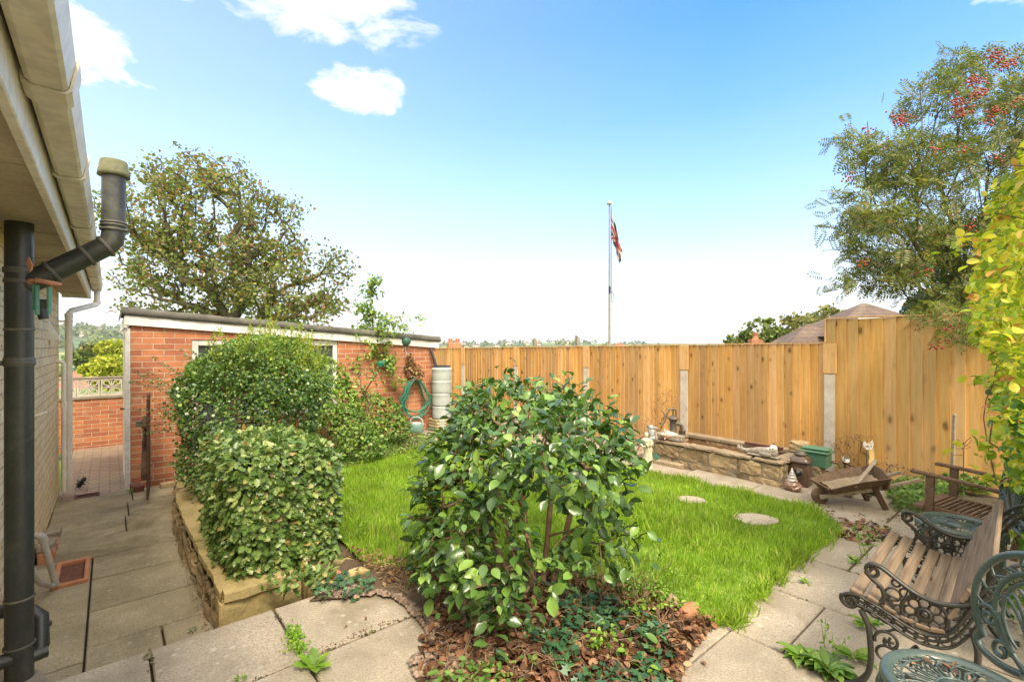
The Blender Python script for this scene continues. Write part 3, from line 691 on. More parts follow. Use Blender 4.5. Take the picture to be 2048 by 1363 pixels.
mb = MB(); mb.lathe([(.061, -.03), (.073, -.030), (.072, -.01), (.062, .052), (.058, .058), (0.0, .062)], 24, (sp[0]+.37, sp[1], 2.725)); mb.build('vent_cap', 'mossy_cap', ss)
mb = MB(); mb.tube([(sp[0]+.05, sp[1]+.02, .12), (sp[0]+.075, sp[1]+.05, .16), (sp[0]+.07, sp[1]+.09, .30), (sp[0]+.01, sp[1]+.12, .36), (-.02, sp[1]+.12, .37)], .035, 14)
mb.tube([(sp[0]+.072, sp[1]+.085, .24), (sp[0]+.072, sp[1]+.09, .262)], .043, 14); mb.tube([(sp[0], sp[1], .135), (sp[0]+.10, sp[1]+.03, .135)], .03, 12); mb.build('branch_pipe', 'pipe_black', ss)
mb = MB(); mb.tube([(-.01, sp[1]-.03, .17), (sp[0]-.02, sp[1]-.02, .17)], .035, 12); mb.build('branch_pipe', 'pipe_black', ss)
mb = MB(); mb.lathe([(.10, 0), (.095, .025), (.075, .045), (.05, .05)], 16, (sp[0], sp[1], .0)); mb.build('cement_collar', 'old_concrete', ss)
mb = MB(); mb.tube([(-.01, sp[1]-.02, 1.66), (sp[0]-.04, sp[1]-.01, 1.66)], .012, 8); mb.build('pipe_bracket', 'pipe_black', ss)
# grey kitchen waste pipes into the gully
mb = MB(); mb.tube([(0, 4.62, .44), (.07, 4.62, .44), (.095, 4.62, .43), (.105, 4.63, .40), (.16, 4.70, .07), (.17, 4.71, .03)], .020, 12); mb.tube([(.075, 4.62, .44), (.10, 4.62, .425), (.11, 4.635, .385)], .026, 12); mb.build('waste_pipe', 'pipe_grey', H)
mb = MB(); mb.tube([(0, 4.40, .34), (.03, 4.40, .34), (.06, 4.43, .30), (.10, 4.52, .14), (.15, 4.66, .05)], .018, 12); mb.tube([(.01, 4.40, .34), (.03, 4.40, .34), (.05, 4.42, .315)], .024, 12); mb.build('waste_pipe', 'pipe_grey', H)
# cowl vent and little lamp on the wall
mb = MB(); y_ = 6.55
mb.add([(0, y_-.09, 1.98), (0, y_+.09, 1.98), (0, y_+.09, 1.80), (0, y_-.09, 1.80), (.09, y_-.09, 1.80), (.09, y_+.09, 1.80)], [(0, 1, 5, 4), (0, 4, 3), (1, 2, 5), (3, 4, 5, 2)]); mb.build('vent_cowl', 'upvc', H)
mb = MB(); mb.box(0, .02, 5.05, 5.13, 1.93, 2.08, .004); mb.box(.02, .10, 5.06, 5.12, 2.03, 2.10, .006); mb.tube([(.06, 5.09, 2.03), (.075, 5.09, 1.95)], [.035, .03], 12); mb.build('wall_lamp', 'pipe_black', H)
mb = MB(); mb.box(0, .05, 5.95, 6.12, 2.352, 2.372, .003); mb.build('soffit_vent', 'upvc', H)
mb = MB(); mb.tube([(0, 5.0, 1.21), (.10, 5.0, 1.245)], .012, 8); mb.build('overflow_pipe', 'pipe_cream', H)
# gully, bricks and vent blocks along the wall foot
g = thing('drain_gully', 'square terracotta drain gully sunk in the slab path under the grey waste pipes', 'drain', ab(-.225, 4.97, -.262), TH)
mb = MB()
for q in ((-.095, .105, -.25, -.215), (-.095, .105, .215, .25), (-.095, -.065, -.215, .215), (.075, .105, -.215, .215)): mb.box(q[0], q[1], q[2], q[3], 0, .035, .005)
mb.build('rim', 'terracotta', g); mb = MB(); mb.box(-.07, .08, -.22, .22, -.02, .004); mb.build('basin', 'rust', g)
g = thing('drain_gully', 'small rusty drain cover in the brick paving at the foot of the downpipe', 'drain', ab(-.20, 7.42, -.262), TH)
mb = MB()
for q in ((-.11, .11, -.08, -.06), (-.11, .11, .06, .08), (-.11, -.09, -.06, .06), (.09, .11, -.06, .06)): mb.box(q[0], q[1], q[2], q[3], 0, .02, .003)
mb.build('rim', 'rust', g); mb = MB(); mb.box(-.1, .1, -.07, .07, -.01, .006); mb.build('basin', 'dark_void', g)
for i, (a_, z_, m_, lab, w_, rr) in enumerate(((5.42, -.25, 'terracotta', 'hollow red air brick standing against the wall nearest the drain gully', .1, .1), (5.42, -.155, 'lichen_stone', 'pale broken brick resting on the red air brick', .09, -.15),
        (5.70, -.25, 'terracotta', 'red brick lying flat at the wall foot, middle one of the loose bricks', .105, .25), (6.02, -.25, 'lichen_stone', 'pale brick at the wall foot, farthest of the loose bricks', .10, -.1))):
    mb = MB(); b0 = -.455
    if i == 0:
        mb.box(-.05, .05, -.10, .10, 0, .09, .004); mb.box(.04, .053, -.08, .08, .02, .07, .003)
    else: mb.box(-.05, .05, -.10, .10, 0, .065 if i != 1 else .05, .006)
    o = mb.build('loose_brick', m_, None, ab(-.395, a_, z_), TH+rr*.3); tag(o, lab, 'brick', 'loose bricks along the wall foot')
# bristly black brush head by the downpipe
mb = MB(); mb.tube([(0, 0, .02), (.02, -.05, .07), (.05, -.12, .12)], .025, 8); 
for k in range(60):
    q = random.random(); mb.tube([(.05*q, -.12*q, .02+.10*q), (.05*q+random.uniform(-.05, .05), -.12*q+random.uniform(-.03, .03), .02+.1*q+random.uniform(-.04, .04))], .003, 3)
o = mb.build('drain_brush', 'rubber_black', None, ab(-.29, 7.9, -.25), TH); tag(o, 'small black bristly brush lying on the brick paving beside the downpipe', 'brush')
# wind chime hanging from the soil pipe
wc = thing('wind_chime', 'wind chime of green tubes under a terracotta disc, hanging by the black soil pipe', 'wind chime', ab(-.245, 3.20, 1.70), 0)
mb = MB(); mb.lathe([(0, -.008), (.046, -.008), (.050, 0), (.046, .008), (0, .009)], 24, (.0, 0, .105)); 
o = mb.build('disc', 'terracotta', wc); o.rotation_euler = (0, R(13), 0)
mb = MB(); mb.blob((-.055, 0, .105), (.018, .018, .014), amp=.02); mb.build('bead', 'terracotta', wc)
mb = MB(); mb.add([(-.085, 0, .20), (-.068, 0, .155), (-.058, 0, .165), (-.054, 0, .185), (-.072, 0, .225), (-.085, .008, .20), (-.068, .008, .155), (-.058, .008, .165), (-.054, .008, .185), (-.072, .008, .225)],
    [(0, 1, 2, 3, 4), (9, 8, 7, 6, 5), (0, 5, 6, 1), (1, 6, 7, 2), (2, 7, 8, 3), (3, 8, 9, 4), (4, 9, 5, 0)]); mb.build('wind_catcher', 'terracotta', wc)
for x_, y_, z0, z1 in ((-.032, -.01, -.035, .09), (-.008, -.02, -.055, .085), (.034, -.005, -.05, .078), (.012, .02, -.03, .08)):
    mb = MB(); mb.tube([(x_, y_, z0), (x_, y_, z1)], .0085, 12); mb.build('chime_tube', 'chime_green', wc)
mb = MB()
for x_, y_ in ((-.032, -.01), (-.008, -.02), (.034, -.005), (.012, .02)): mb.tube([(x_, y_, .08), (x_, y_, .105)], .001, 4)
mb.tube([(0, 0, .105), (0, 0, .18), (-.06, .20, .26)], .0012, 4); mb.tube([(-.06, 0, .12), (-.07, 0, .16)], .001, 4); mb.tube([(-.07, 0, .22), (-.06, .20, .26)], .001, 4); mb.build('string', 'rubber_black', wc)
# ================================================================ passage end wall with screen blocks
pw = thing('boundary_wall', 'low red brick wall topped with pierced concrete screen blocks closing the side passage', 'wall', ab(-.46, 10.9, -.30), TH)
mb = MB(); mb.box(-.9, 1.9, 0, .215, 0, .87); mb.build('brick_course', 'red_brick', pw)
mb = MB(); mb.box(-.92, 1.9, -.02, .235, .873, .925, .006); mb.build('coping', 'old_concrete', pw)
for x0 in (-.57, -.27, .035, .34, .645, .95, 1.255):
    mb = MB(); s_ = .29; d_ = (.06, .15)
    for q in ((0, s_, 0, .022), (0, s_, s_-.022, s_)): mb.box(x0+q[0], x0+q[1], d_[0], d_[1], .925+q[2], .925+q[3])
    for q in ((0, .022), (s_-.022, s_)): mb.box(x0+q[0], x0+q[1], d_[0], d_[1], .947, .925+s_-.022)
    c0 = (x0+s_/2, .925+s_/2)
    for k in range(4):          # four leaf shapes meeting in the middle
        a_ = math.pi/4+k*math.pi/2; a1 = a_-.42; a2 = a_+.42; e = (c0[0]+.17*math.cos(a_), c0[1]+.17*math.sin(a_))
        for aa in (a1, a2):
            m_ = (c0[0]+.11*math.cos(aa), c0[1]+.11*math.sin(aa))
            for p_, q_ in (((c0[0]+.02*math.cos(aa), c0[1]+.02*math.sin(aa)), m_), (m_, e)):
                mb.obox((p_[0], .105, p_[1]), (q_[0], .105, q_[1]), .082, .017)
    for k in range(4):
        a_ = k*math.pi/2; mb.obox((c0[0], .105, c0[1]), (c0[0]+.135*math.cos(a_), .105, c0[1]+.135*math.sin(a_)), .076, .013)
    mb.build('screen_block', 'concrete_post', pw)
mb = MB(); mb.box(-.9, 1.6, .05, .16, 1.216, 1.25, .005); mb.build('coping', 'old_concrete', pw)
# ================================================================ flat roofed brick shed
S = thing('brick_outbuilding', 'long low red brick outbuilding with sloping felt roof edge and white fascia', 'outbuilding', ab(.195, 7.47, -.27), TH)
L = 4.30; D = 2.6
def zr(x): return 2.02-.30*x/L            # underside of the fascia (local)
mb = MB()
def qwall(x0, x1, z0, z1a, z1b, y=0.0, th=.11): 
    mb.add([(x0,y,z0),(x1,y,z0),(x1,y,z1b),(x0,y,z1a),(x0,y+th,z0),(x1,y+th,z0),(x1,y+th,z1b),(x0,y+th,z1a)], [(0,1,2,3),(5,4,7,6),(0,3,7,4),(1,5,6,2),(3,2,6,7),(0,4,5,1)])
o0, o1, oz = .625, 2.54, 1.84
qwall(0, o0, 0, zr(0)+.1, zr(o0)+.1); qwall(o0, o1, oz, zr(o0)+.1, zr(o1)+.1); qwall(o1, L, 0, zr(o1)+.1, zr(L)+.1)
qwall(o0+.9, o1, 0, .75, .75)
mb.box(0, .11, .11, D, 0, 2.02); mb.box(L-.11, L, .11, D, 0, 1.75); mb.box(.11, L-.11, D-.11, D, 0, 1.75)
mb.build('wall', 'red_brick', S)
mb = MB()
def bar(x0, x1, z0, z1, y0=.012, y1=.075, c=.004): mb.box(x0, x1, y0, y1, z0, z1, c)
bar(o0+.002, o0+.075, .03, oz-.003); bar(o1-.07, o1-.002, .753, oz-.003); bar(o0+.075, o1-.07, oz-.075, oz-.003); bar(o0+.85, o0+.92, .03, oz-.075); bar(o0+.92, o1-.07, .753, .82); bar(o0+.075, o0+.85, .03, .18); bar(1.98, 2.03, .82, oz-.075)
mb.build('window_frame', 'white_wood', S)
mb = MB(); mb.box(o0+.075, o1-.07, .045, .05, .1, oz-.075); mb.build('pane', 'window_glass', S)
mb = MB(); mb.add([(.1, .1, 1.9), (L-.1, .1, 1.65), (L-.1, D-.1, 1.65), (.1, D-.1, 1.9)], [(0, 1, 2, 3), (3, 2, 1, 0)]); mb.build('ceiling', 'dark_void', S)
mb = MB()
mb.add([(-.06,-.045,zr(0)),(L+.06,-.045,zr(L)),(L+.06,-.045,zr(L)+.115),(-.06,-.045,zr(0)+.115),(-.06,-.02,zr(0)),(L+.06,-.02,zr(L)),(L+.06,-.02,zr(L)+.115),(-.06,-.02,zr(0)+.115)], [(0,1,2,3),(5,4,7,6),(0,3,7,4),(1,5,6,2),(3,2,6,7),(0,4,5,1)])
mb.box(-.063, -.040, -.04, D+.05, 1.98, 2.12, .003); mb.box(L+.04, L+.062, -.02, D, zr(L)-.0, zr(L)+.11)
mb.build('fascia', 'white_paint', S)
mb = MB(); n = 44; top = []; 
def felt(x, y, z): return (x, y, z)
P = []
rs = random.Random(5)
for i in range(n+1):
    x = -.085+(L+.17)*i/n; z = zr(x)+.113; w1 = rs.uniform(-.004, .004); w2 = rs.uniform(-.005, .005)
    P.append([(x, -.02, z+.0), (x, -.066+w1, z+w2), (x, -.070+w1, z+.05), (x, -.060+w2, z+.088+w1), (x, -.02, z+.098+w2), (x, .2, z+.085), (x, D+.08, z+.08)])
mb.grid(P)
mb.add([P[0][k] for k in range(7)]+[(-.085, D+.08, zr(0)+.113)], [tuple(range(8))]); mb.add([P[-1][k] for k in range(7)]+[(L+.085, D+.08, zr(L)+.113)], [tuple(range(8))[::-1]])
mb.build('roof', 'roof_felt', S)
mb = MB(); mb.box(-.052, -.004, .02, .92, .05, 1.86, .004); d_ = mb.build('door', 'white_paint', S)
mb = MB(); mb.tube([(-.05, .15, .98), (-.085, .15, .98), (-.09, .15, .98), (-.09, .24, .98)], .009, 8); mb.build('handle', 'rubber_black', d_)
mb = MB(); mb.box(-.058, -.003, -.01, .018, .0, 1.98, .003); mb.box(-.058, -.003, .925, .96, .0, 1.98, .003); mb.box(-.058, -.003, .02, .925, 1.865, 1.975, .003); mb.build('door_frame', 'white_wood', S)
mb = MB(); mb.box(L+.066, L+.19, .05, .30, 1.80, 1.83, .003); mb.build('gutter', 'upvc', S)
mb = MB(); mb.tube([(L-.12, -.055, 1.70), (L-.10, -.09, 1.60), (L-.02, -.16, 1.22), (L+.0, -.18, 1.12)], .028, 12); mb.build('downpipe', 'pipe_black', S)
mb = MB(); mb.tube([(L-.0, -.18, 1.17), (L+.02, -.20, 1.08)], .036, 12); mb.build('pipe_joint', 'pipe_grey', S)
# brown slatted gate standing open
G = thing('garden_gate', 'dark brown slatted timber gate standing open edge-on against the brick outbuilding', 'gate', (-4.03, 5.2, -.23), math.atan2(.79, -.612)-.035)
for i, (t0, hz_) in enumerate(((0, 1.17), (.125, 1.20), (.25, 1.21), (.375, 1.20), (.50, 1.18))):
    mb = MB(); mb.box(t0, t0+.08, -.042, -.022, .03, hz_-.03, .004); mb.build('pale', 'dark_wood', G)
for z_ in (.25, .82):
    mb = MB(); mb.box(0, .60, -.02, .022, z_, z_+.07, .004); mb.build('rail', 'dark_wood', G)
mb = MB(); mb.obox((.03, .003, .29), (.56, .003, .86), .05, .03); mb.build('brace', 'dark_wood', G)
mb = MB(); mb.box(.01, .12, .02, .07, .84, .90, .003); mb.tube([(.02, -.05, .86), (.10, -.05, .86)], .008, 8); mb.build('latch', 'old_metal', G)
o = MB().box(-.16, .16, -.055, .055, 0, .055, .006).build('stone_block', 'tan_stone', None, gp(352, 970, -.25), TH+.1); tag(o, 'flat tan stone lying against the foot of the brick outbuilding beside the gate', 'stone')
o = MB().box(-.05, .05, -.10, .10, 0, .07, .006).build('loose_brick', 'rust', None, ab(.25, 7.30, -.25), TH+.2); tag(o, 'dark brick at the corner of the outbuilding under the gate hinge', 'brick')
# ================================================================ stone retaining wall of the raised bed
RW = thing('retaining_wall', 'low curved retaining wall of mossy yellow stone round the raised hedge bed', 'wall', ab(.5, 3.4, -.25), TH)
path_w = [(1.35, 3.28), (1.0, 3.27), (.485, 3.29), (.475, 3.75), (.462, 4.3), (.452, 4.9), (.455, 5.5), (.50, 6.0), (.55, 6.45), (.66, 6.85), (.86, 7.15), (1.02, 7.3)]
def off(pts, d):
    out = []
    for i, p in enumerate(pts):
        q = pts[min(i+1, len(pts)-1)]; r0 = pts[max(i-1, 0)]; dx, dy = q[0]-r0[0], q[1]-r0[1]; l_ = math.hypot(dx, dy); out.append((p[0]+dy/l_*d, p[1]-dx/l_*d))
    return out
rs = random.Random(11)
inner = off(path_w, .20)
mb = MB()
def T(p): return (p[0]-.5, p[1]-3.4)
for i in range(2, len(path_w)-1):
    n = 3 if i > 4 else 2
    for k in range(n):
        f0, f1 = k/n+.008, (k+1)/n-.008
        def L_(a_, b_, f): return (a_[0]+(b_[0]-a_[0])*f, a_[1]+(b_[1]-a_[1])*f)
        z = -.25-(-.25)
        z = 0
        while z < .20:
            h = rs.uniform(.06, .11); h = min(h, .215-z); j = rs.uniform(-.012, .028)
            e = [T(L_(path_w[i], path_w[i+1], f0)), T(L_(path_w[i], path_w[i+1], f1)), T(L_(inner[i], inner[i+1], f1)), T(L_(inner[i], inner[i+1], f0))]
            e[0] = (e[0][0]-.0+j, e[0][1]); e[1] = (e[1][0]+j+rs.uniform(-.008, .008), e[1][1]); ee = []
            for q_ in range(4):
                a2, b2 = e[q_], e[(q_+1) % 4]
                for m_ in range(4): ff = m_/4; ee.append((a2[0]+(b2[0]-a2[0])*ff+rs.uniform(-.008, .008), a2[1]+(b2[1]-a2[1])*ff))
            n_ = len(ee); cx_ = sum(p_[0] for p_ in ee)/n_; cy_ = sum(p_[1] for p_ in ee)/n_
            lay = [(z+.004, .97), (z+.02, 1.0+rs.uniform(0, .02)), (z+h*.55, 1.0+rs.uniform(-.01, .03)), (z+h-.018, 1.0), (z+h-.004, .965)]
            P_ = [[(cx_+(p_[0]-cx_)*s_+rs.uniform(-.003, .003), cy_+(p_[1]-cy_)*(1+(s_-1)*.3), zz_) for p_ in ee+[ee[0]]] for zz_, s_ in lay]
            for r__ in P_: r__[-1] = r__[0]
            mb.grid(P_, False); z += h
            if z > .19: break
mb.build('stonework', 'tan_stone', RW)
mb = MB()    # front return of squared stones
for x0, x1 in ((.49, .98), (.995, 1.35)):
    mb.rbox(x0-.5, x1-.5, -.125, .04, 0, .215 if x0 < .9 else .24, .012, .05, 3)
mb.build('corner_stone', 'yellow_stone', RW)
mb = MB(); capo = off(path_w, .025); capi = off(path_w, .25)
for i in range(2, len(path_w)-1):
    a_, b_ = i, i+1
    e = [T(capo[a_]), T(capo[b_]), T(capi[b_]), T(capi[a_])]; cx = sum(q[0] for q in e)/4; cy = sum(q[1] for q in e)/4
    e = [(cx+(q[0]-cx)*.985, cy+(q[1]-cy)*.985) for q in e]; z_ = rs.uniform(-.004, .006)
    n_ = 6; top = []
    poly = []
    for k in range(4):
        p_, q_ = e[k], e[(k+1) % 4]
        for m_ in range(5): f_ = m_/5; poly.append((p_[0]+(q_[0]-p_[0])*f_+rs.uniform(-.007, .007), p_[1]+(q_[1]-p_[1])*f_+rs.uniform(-.007, .007)))
    mb.prism(poly, .217+z_, .262+z_)
mb.prism([(.02, -.135), (.12, -.15), (.22, -.135), (.33, -.14), (.42, -.12), (.44, .03), (.2, .06), (.03, .05)], .217, .268)
mb.build('coping_stone', 'yellow_stone', RW)
sheet('bed_soil', 'soil', [(.62, 3.42), (1.3, 3.35), (1.5, 3.0), (2.2, 3.6), (2.9, 5.5), (4.4, 7.4), (.98, 7.4), (.78, 7.0), (.68, 6.6)], .12, .0, .012, zf=lambda b_, a_: -.02, sd=2)
# ================================================================ fence
def post_t(t_):
    d = 11.7*(1-.1229*t_); x = (928-21.7*t_)/(1-.1229*t_); return Vector(((x-1024)/F*d, d, 0))
rs = random.Random(21)
def ftop(t_): return 1.41+.11*(t_+.745)/4.745
wood_off = 0
post_labels = ['concrete fence post farthest away, left of the camellia top', 'concrete fence post second from the far end, just above the camellia', 'concrete fence post behind the right part of the camellia top', 'concrete fence post behind the cast hand pump', 'nearest concrete fence post, at the step up to the taller panel', '']
panel_labels = {-2: '', -1: 'farthest short panel of the timber fence, beside the grey water butt', 0: 'timber fence panel between the two farthest concrete posts', 1: 'timber fence panel directly behind the top of the camellia', 2: 'timber fence panel behind the bird and shell ornaments', 3: 'timber fence panel directly behind the stone pond', 4: 'tall timber fence panel on the right behind the wheelbarrow and cat ornament'}
for i in range(-1, 5):
    A0 = post_t(i+1); A1 = post_t(i)                      # near end, far end
    d = (A1-A0); Lp = d.length; rz = math.atan2(d.y, d.x)
    zb0 = gz(A0.x, A0.y); base = A0.copy(); base.z = -.15
    pt = thing('fence_section', panel_labels[i], 'fence panel', base, rz, 'vertical board timber fence panels')
    tall = i == 4
    def topz(x): 
        if tall: return 1.82+.15
        return ftop(i+1-x/Lp)+.15
    y0 = .03; mb = MB(); x = .0; n = 0
    while x < Lp-.004:
        wd = rs.uniform(.088, .104) if not tall else rs.uniform(.100, .125); x2 = min(x+wd, Lp); z1 = topz(x)
        a_, b_ = .024+rs.uniform(-.003, .003), .005+rs.uniform(-.001, .002); zt = z1+rs.uniform(-.006, .0)
        vs = [(x,y0,.20),(x2+.004,y0,.20),(x2+.004,y0+b_,.20),(x,y0+a_,.20)]; vs += [(q[0], q[1], zt) for q in vs]
        mb.add(vs, [(0,1,2,3)[::-1],(4,5,6,7),(0,1,5,4),(1,2,6,5),(2,3,7,6),(3,0,4,7)]); x = x2; n += 1
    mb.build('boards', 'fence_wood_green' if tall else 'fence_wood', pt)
    mb = MB(); zt = topz(0)+.004; zt2 = topz(Lp)+.004
    mb.add([(.0,y0-.02,zt),(Lp,y0-.02,zt2),(Lp,y0+.032,zt2),(.0,y0+.032,zt),(.0,y0-.02,zt+.016),(Lp,y0-.02,zt2+.016),(Lp,y0+.032,zt2+.016),(.0,y0+.032,zt+.016)],[(0,3,2,1),(4,5,6,7),(0,1,5,4),(1,2,6,5),(2,3,7,6),(3,0,4,7)])
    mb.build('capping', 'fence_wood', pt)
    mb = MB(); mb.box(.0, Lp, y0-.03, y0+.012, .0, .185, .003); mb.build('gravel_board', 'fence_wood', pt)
    mb = MB()
    for zz in (.4, 1.0, 1.45): mb.box(.0, Lp, y0-.045, y0-.003, zz, zz+.07)
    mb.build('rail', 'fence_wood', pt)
    if i+1 < 5:                                            # timber board standing on the near concrete post
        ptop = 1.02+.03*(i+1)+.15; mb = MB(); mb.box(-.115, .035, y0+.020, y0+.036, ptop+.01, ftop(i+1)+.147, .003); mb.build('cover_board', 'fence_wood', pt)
        if tall is False and i == 3: pass
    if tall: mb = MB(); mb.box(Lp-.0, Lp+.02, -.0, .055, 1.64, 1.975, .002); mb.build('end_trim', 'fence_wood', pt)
for i in range(0, 5):
    p = post_t(i); dvec = post_t(i-1)-post_t(i); z_ = -.16
    mb = MB(); hh = 1.02+.03*i+.16; wd = .055
    mb.add([(-wd,-.05,0),(wd,-.05,0),(wd,.055,0),(-wd,.055,0),(-wd,-.05,hh-.03),(wd,-.05,hh-.03),(wd,.048,hh),(-wd,.048,hh)],[(0,3,2,1),(4,5,6,7),(0,1,5,4),(1,2,6,5),(2,3,7,6),(3,0,4,7)])
    mb.v = [(x-.04, y+.02, z) for x, y, z in mb.v]
    o = mb.build('fence_post', 'concrete_post', None, (p.x, p.y, z_), math.atan2(dvec.y, dvec.x)); tag(o, post_labels[i], 'fence post', 'concrete posts of the timber fence')
for px, py, Y, lab in ((1070, 677, 14.5, 'weathered timber post top showing above the fence, left one of two'), (1155, 671, 13.6, 'weathered timber post top showing above the fence nearer the flagpole')):
    c = at(px, py, Y); mb = MB(); mb.add([(-.05,-.05,0),(.05,-.05,0),(.05,.05,0),(-.05,.05,0),(-.05,-.05,c.z+.8),(.05,-.05,c.z+.72),(.05,.05,c.z+.72),(-.05,.05,c.z+.8)],[(0,3,2,1),(4,5,6,7),(0,1,5,4),(1,2,6,5),(2,3,7,6),(3,0,4,7)])
    o = mb.build('timber_post', 'old_concrete', None, (c.x, c.y, -.8), .5); tag(o, lab, 'post', 'timber posts beyond the fence')
# flagpole with a drooping flag
c = at(1219, 690, 14); FP = thing('flagpole', 'tall grey flagpole with a white ball finial rising behind the fence', 'flagpole', (c.x, c.y, -.42))
mb = MB(); mb.tube([(0, 0, 0), (0, 0, 3.0), (0, 0, 6.05)], [.038, .035, .024], 12); mb.build('pole', 'pole_paint', FP)
mb = MB(); mb.lathe([(0, -.05), (.03, -.05), (.03, -.02), (.075, .0), (.085, .03), (.06, .06), (.03, .07), (.02, .10), (.0, .11)], 14, (0, 0, 6.07)); mb.build('finial', 'knob_white', FP)
mb = MB(); mb.tube([(.05, 0, 6.0), (.055, 0, 3.6), (.05, -.03, 3.5), (.12, -.03, 3.42), (.13, -.02, 3.25), (.07, 0, 3.18), (.06, 0, 3.5)], .009, 5); mb.tube([(0.0, -.03, 3.65), (0, -.045, 3.45)], .03, 6); mb.build('halyard', 'rubber_black', FP)
def flag():
    nu, nv = 72, 44; Wf, Hf = 1.35, .80; vs = []; fs = []; mi = []
    for i in range(nu+1):
        for j in range(nv+1):
            u = i/nu; v = j/nv                      # u away from the hoist, v up
            # cloth hangs from its top hoist corner and swings out only a little
            x = .035+.33*u**.8*(1-.25*(1-v)) + .035*math.sin(v*9+u*4)*u
            x += (1-v)*.02
            z = Hf*(v-1)*(1-.42*u) - 1.12*u**1.05 + .03*math.sin(u*15+v*3)*u
            y = .07*math.sin(u*11+v*6)*min(1, u*4)+.05*math.sin(v*17+u*5)*u
            vs.append((x, y, z))
    for i in range(nu):
        for j in range(nv):
            a_ = i*(nv+1)+j; fs.append((a_, a_+nv+1, a_+nv+2, a_+1))
            U_ = ((i+.5)/nu*2-1)*2; V_ = ((j+.5)/nv*2-1)     # -2..2, -1..1
            m_ = 2
            dg = abs(abs(U_)-2*abs(V_))/math.sqrt(5)
            if dg < .2: m_ = 1
            dd = (V_-U_/2)*2/math.sqrt(5); d2 = (V_+U_/2)*2/math.sqrt(5)
            if (0 < (dd if U_ < 0 else -dd) < .12) or (0 < (d2 if U_ > 0 else -d2) < .12): m_ = 0
            if abs(U_) < .34 or abs(V_) < .34: m_ = 1
            if abs(U_) < .2 or abs(V_) < .2: m_ = 0
            mi.append(m_)
    mb = MB(); mb.v = vs; mb.f = fs; mb.sm = [True]*len(fs); mb.mi = mi
    o = mb.build('flag', ['flag_red', 'flag_white', 'flag_blue'], None, (c.x, c.y, 5.42)); tag(o, 'faded red white and blue crossed flag hanging limp from the flagpole', 'flag')
flag()
# ================================================================ houses and far things
def hiproof(mb, x0, x1, y0, y1, z0, z1, e=.3):
    w_ = (y1-y0)/2; ym = (y0+y1)/2; xa, xb = min(x0+w_, (x0+x1)/2), max(x1-w_, (x0+x1)/2)
    mb.add([(x0-e, y0-e, z0), (x1+e, y0-e, z0), (x1+e, y1+e, z0), (x0-e, y1+e, z0), (xa, ym, z1), (xb, ym, z1)], [(0, 1, 5, 4), (1, 2, 5), (2, 3, 4, 5), (3, 0, 4), (0, 3, 2, 1)])
# brown roofed house behind the tall panel
p = at(1795, 690, 21); HB = thing('hip_roof_house', 'house with steep brown tiled hipped roof and a skylight behind the tall fence panel', 'house', (p.x, p.y, -1.2), -.16)
mb = MB(); mb.box(-2.7, 2.7, 0, 5.2, 0, 3.1); mb.box(-4.9, -2.7, -.3, 3.4, 0, 2.2); mb.build('wall', 'render_pale', HB)
mb = MB(); hiproof(mb, -2.7, 2.7, 0, 5.2, 3.1, 4.78, .25); rf = mb.build('roof', 'tile_brown', HB)
mb = MB(); hiproof(mb, -4.9, -1.0, -.3, 3.4, 2.2, 3.72, .25); mb.build('lower_roof', 'tile_brown', HB)
sl = MB(); sl.T = Matrix.Translation((-.45, .72, 3.73)) @ Matrix.Rotation(math.atan2(1.68, 2.85), 4, 'X')
sl.box(-.62, .62, -.38, .38, .0, .05); sk = sl.build('skylight', 'white_paint', HB)
sl = MB(); sl.T = Matrix.Translation((-.45, .72, 3.73)) @ Matrix.Rotation(math.atan2(1.68, 2.85), 4, 'X'); sl.box(-.54, .54, -.31, .31, .052, .06); sl.build('pane', 'sky_glass', sk)
p = at(1556, 690, 26); HC = thing('distant_house', 'distant house showing only a brown ridge and a terracotta chimney pot over the fence', 'house', (p.x, p.y, -3.0), -.1)
mb = MB(); mb.box(-3, 3, 0, 6, 0, 2.2); mb.build('wall', 'render_pale', HC); mb = MB(); hiproof(mb, -3, 3, 0, 6, 2.2, 4.0); mb.build('roof', 'tile_brown', HC)
mb = MB(); mb.box(-.35, .35, 2.7, 3.3, 3.2, 4.85, .02); ch = mb.build('chimney', 'red_brick', HC)
mb = MB(); mb.lathe([(.20, 0), (.15, .1), (.14, .3), (.19, .34), (.18, .38), (.12, .38)], 14, (0, 3, 4.86)); mb.build('chimney_pot', 'terracotta', ch)
p = at(928, 690, 30); HD = thing('distant_house', 'distant red roofed house with a stubby brick chimney beside the water butt corner', 'house', (p.x, p.y, -3.6), .3)
mb = MB(); mb.box(-4, 4, 0, 7, 0, 2.2); mb.build('wall', 'render_pale', HD); mb = MB(); hiproof(mb, -4, 4, 0, 7, 2.2, 4.95); mb.build('roof', 'tile_red', HD)
mb = MB(); mb.box(-.45, .45, 3.1, 3.9, 4.0, 5.25, .03); ch = mb.build('chimney', 'red_brick', HD)
for x_ in (-.25, .25): mb = MB(); mb.lathe([(.18, 0), (.15, .25), (.19, .3), (.1, .3)], 12, (x_, 3.5, 5.26)); mb.build('chimney_pot', 'terracotta', ch)
p = at(1255, 690, 27); HE = thing('distant_house', 'distant house with a low red tiled ridge just over the fence beside the flagpole', 'house', (p.x, p.y, -3.4), -.05)
mb = MB(); mb.box(-2.6, 2.6, 0, 5.5, 0, 2.6); mb.build('wall', 'render_pale', HE); mb = MB(); hiproof(mb, -2.6, 2.6, 0, 5.5, 2.6, 5.1); mb.build('roof', 'tile_red', HE)
p = at(172, 745, 34); HF = thing('distant_house', 'red tiled bungalow roof below the trees seen through the side passage', 'house', (p.x, p.y, -5.4), .5)
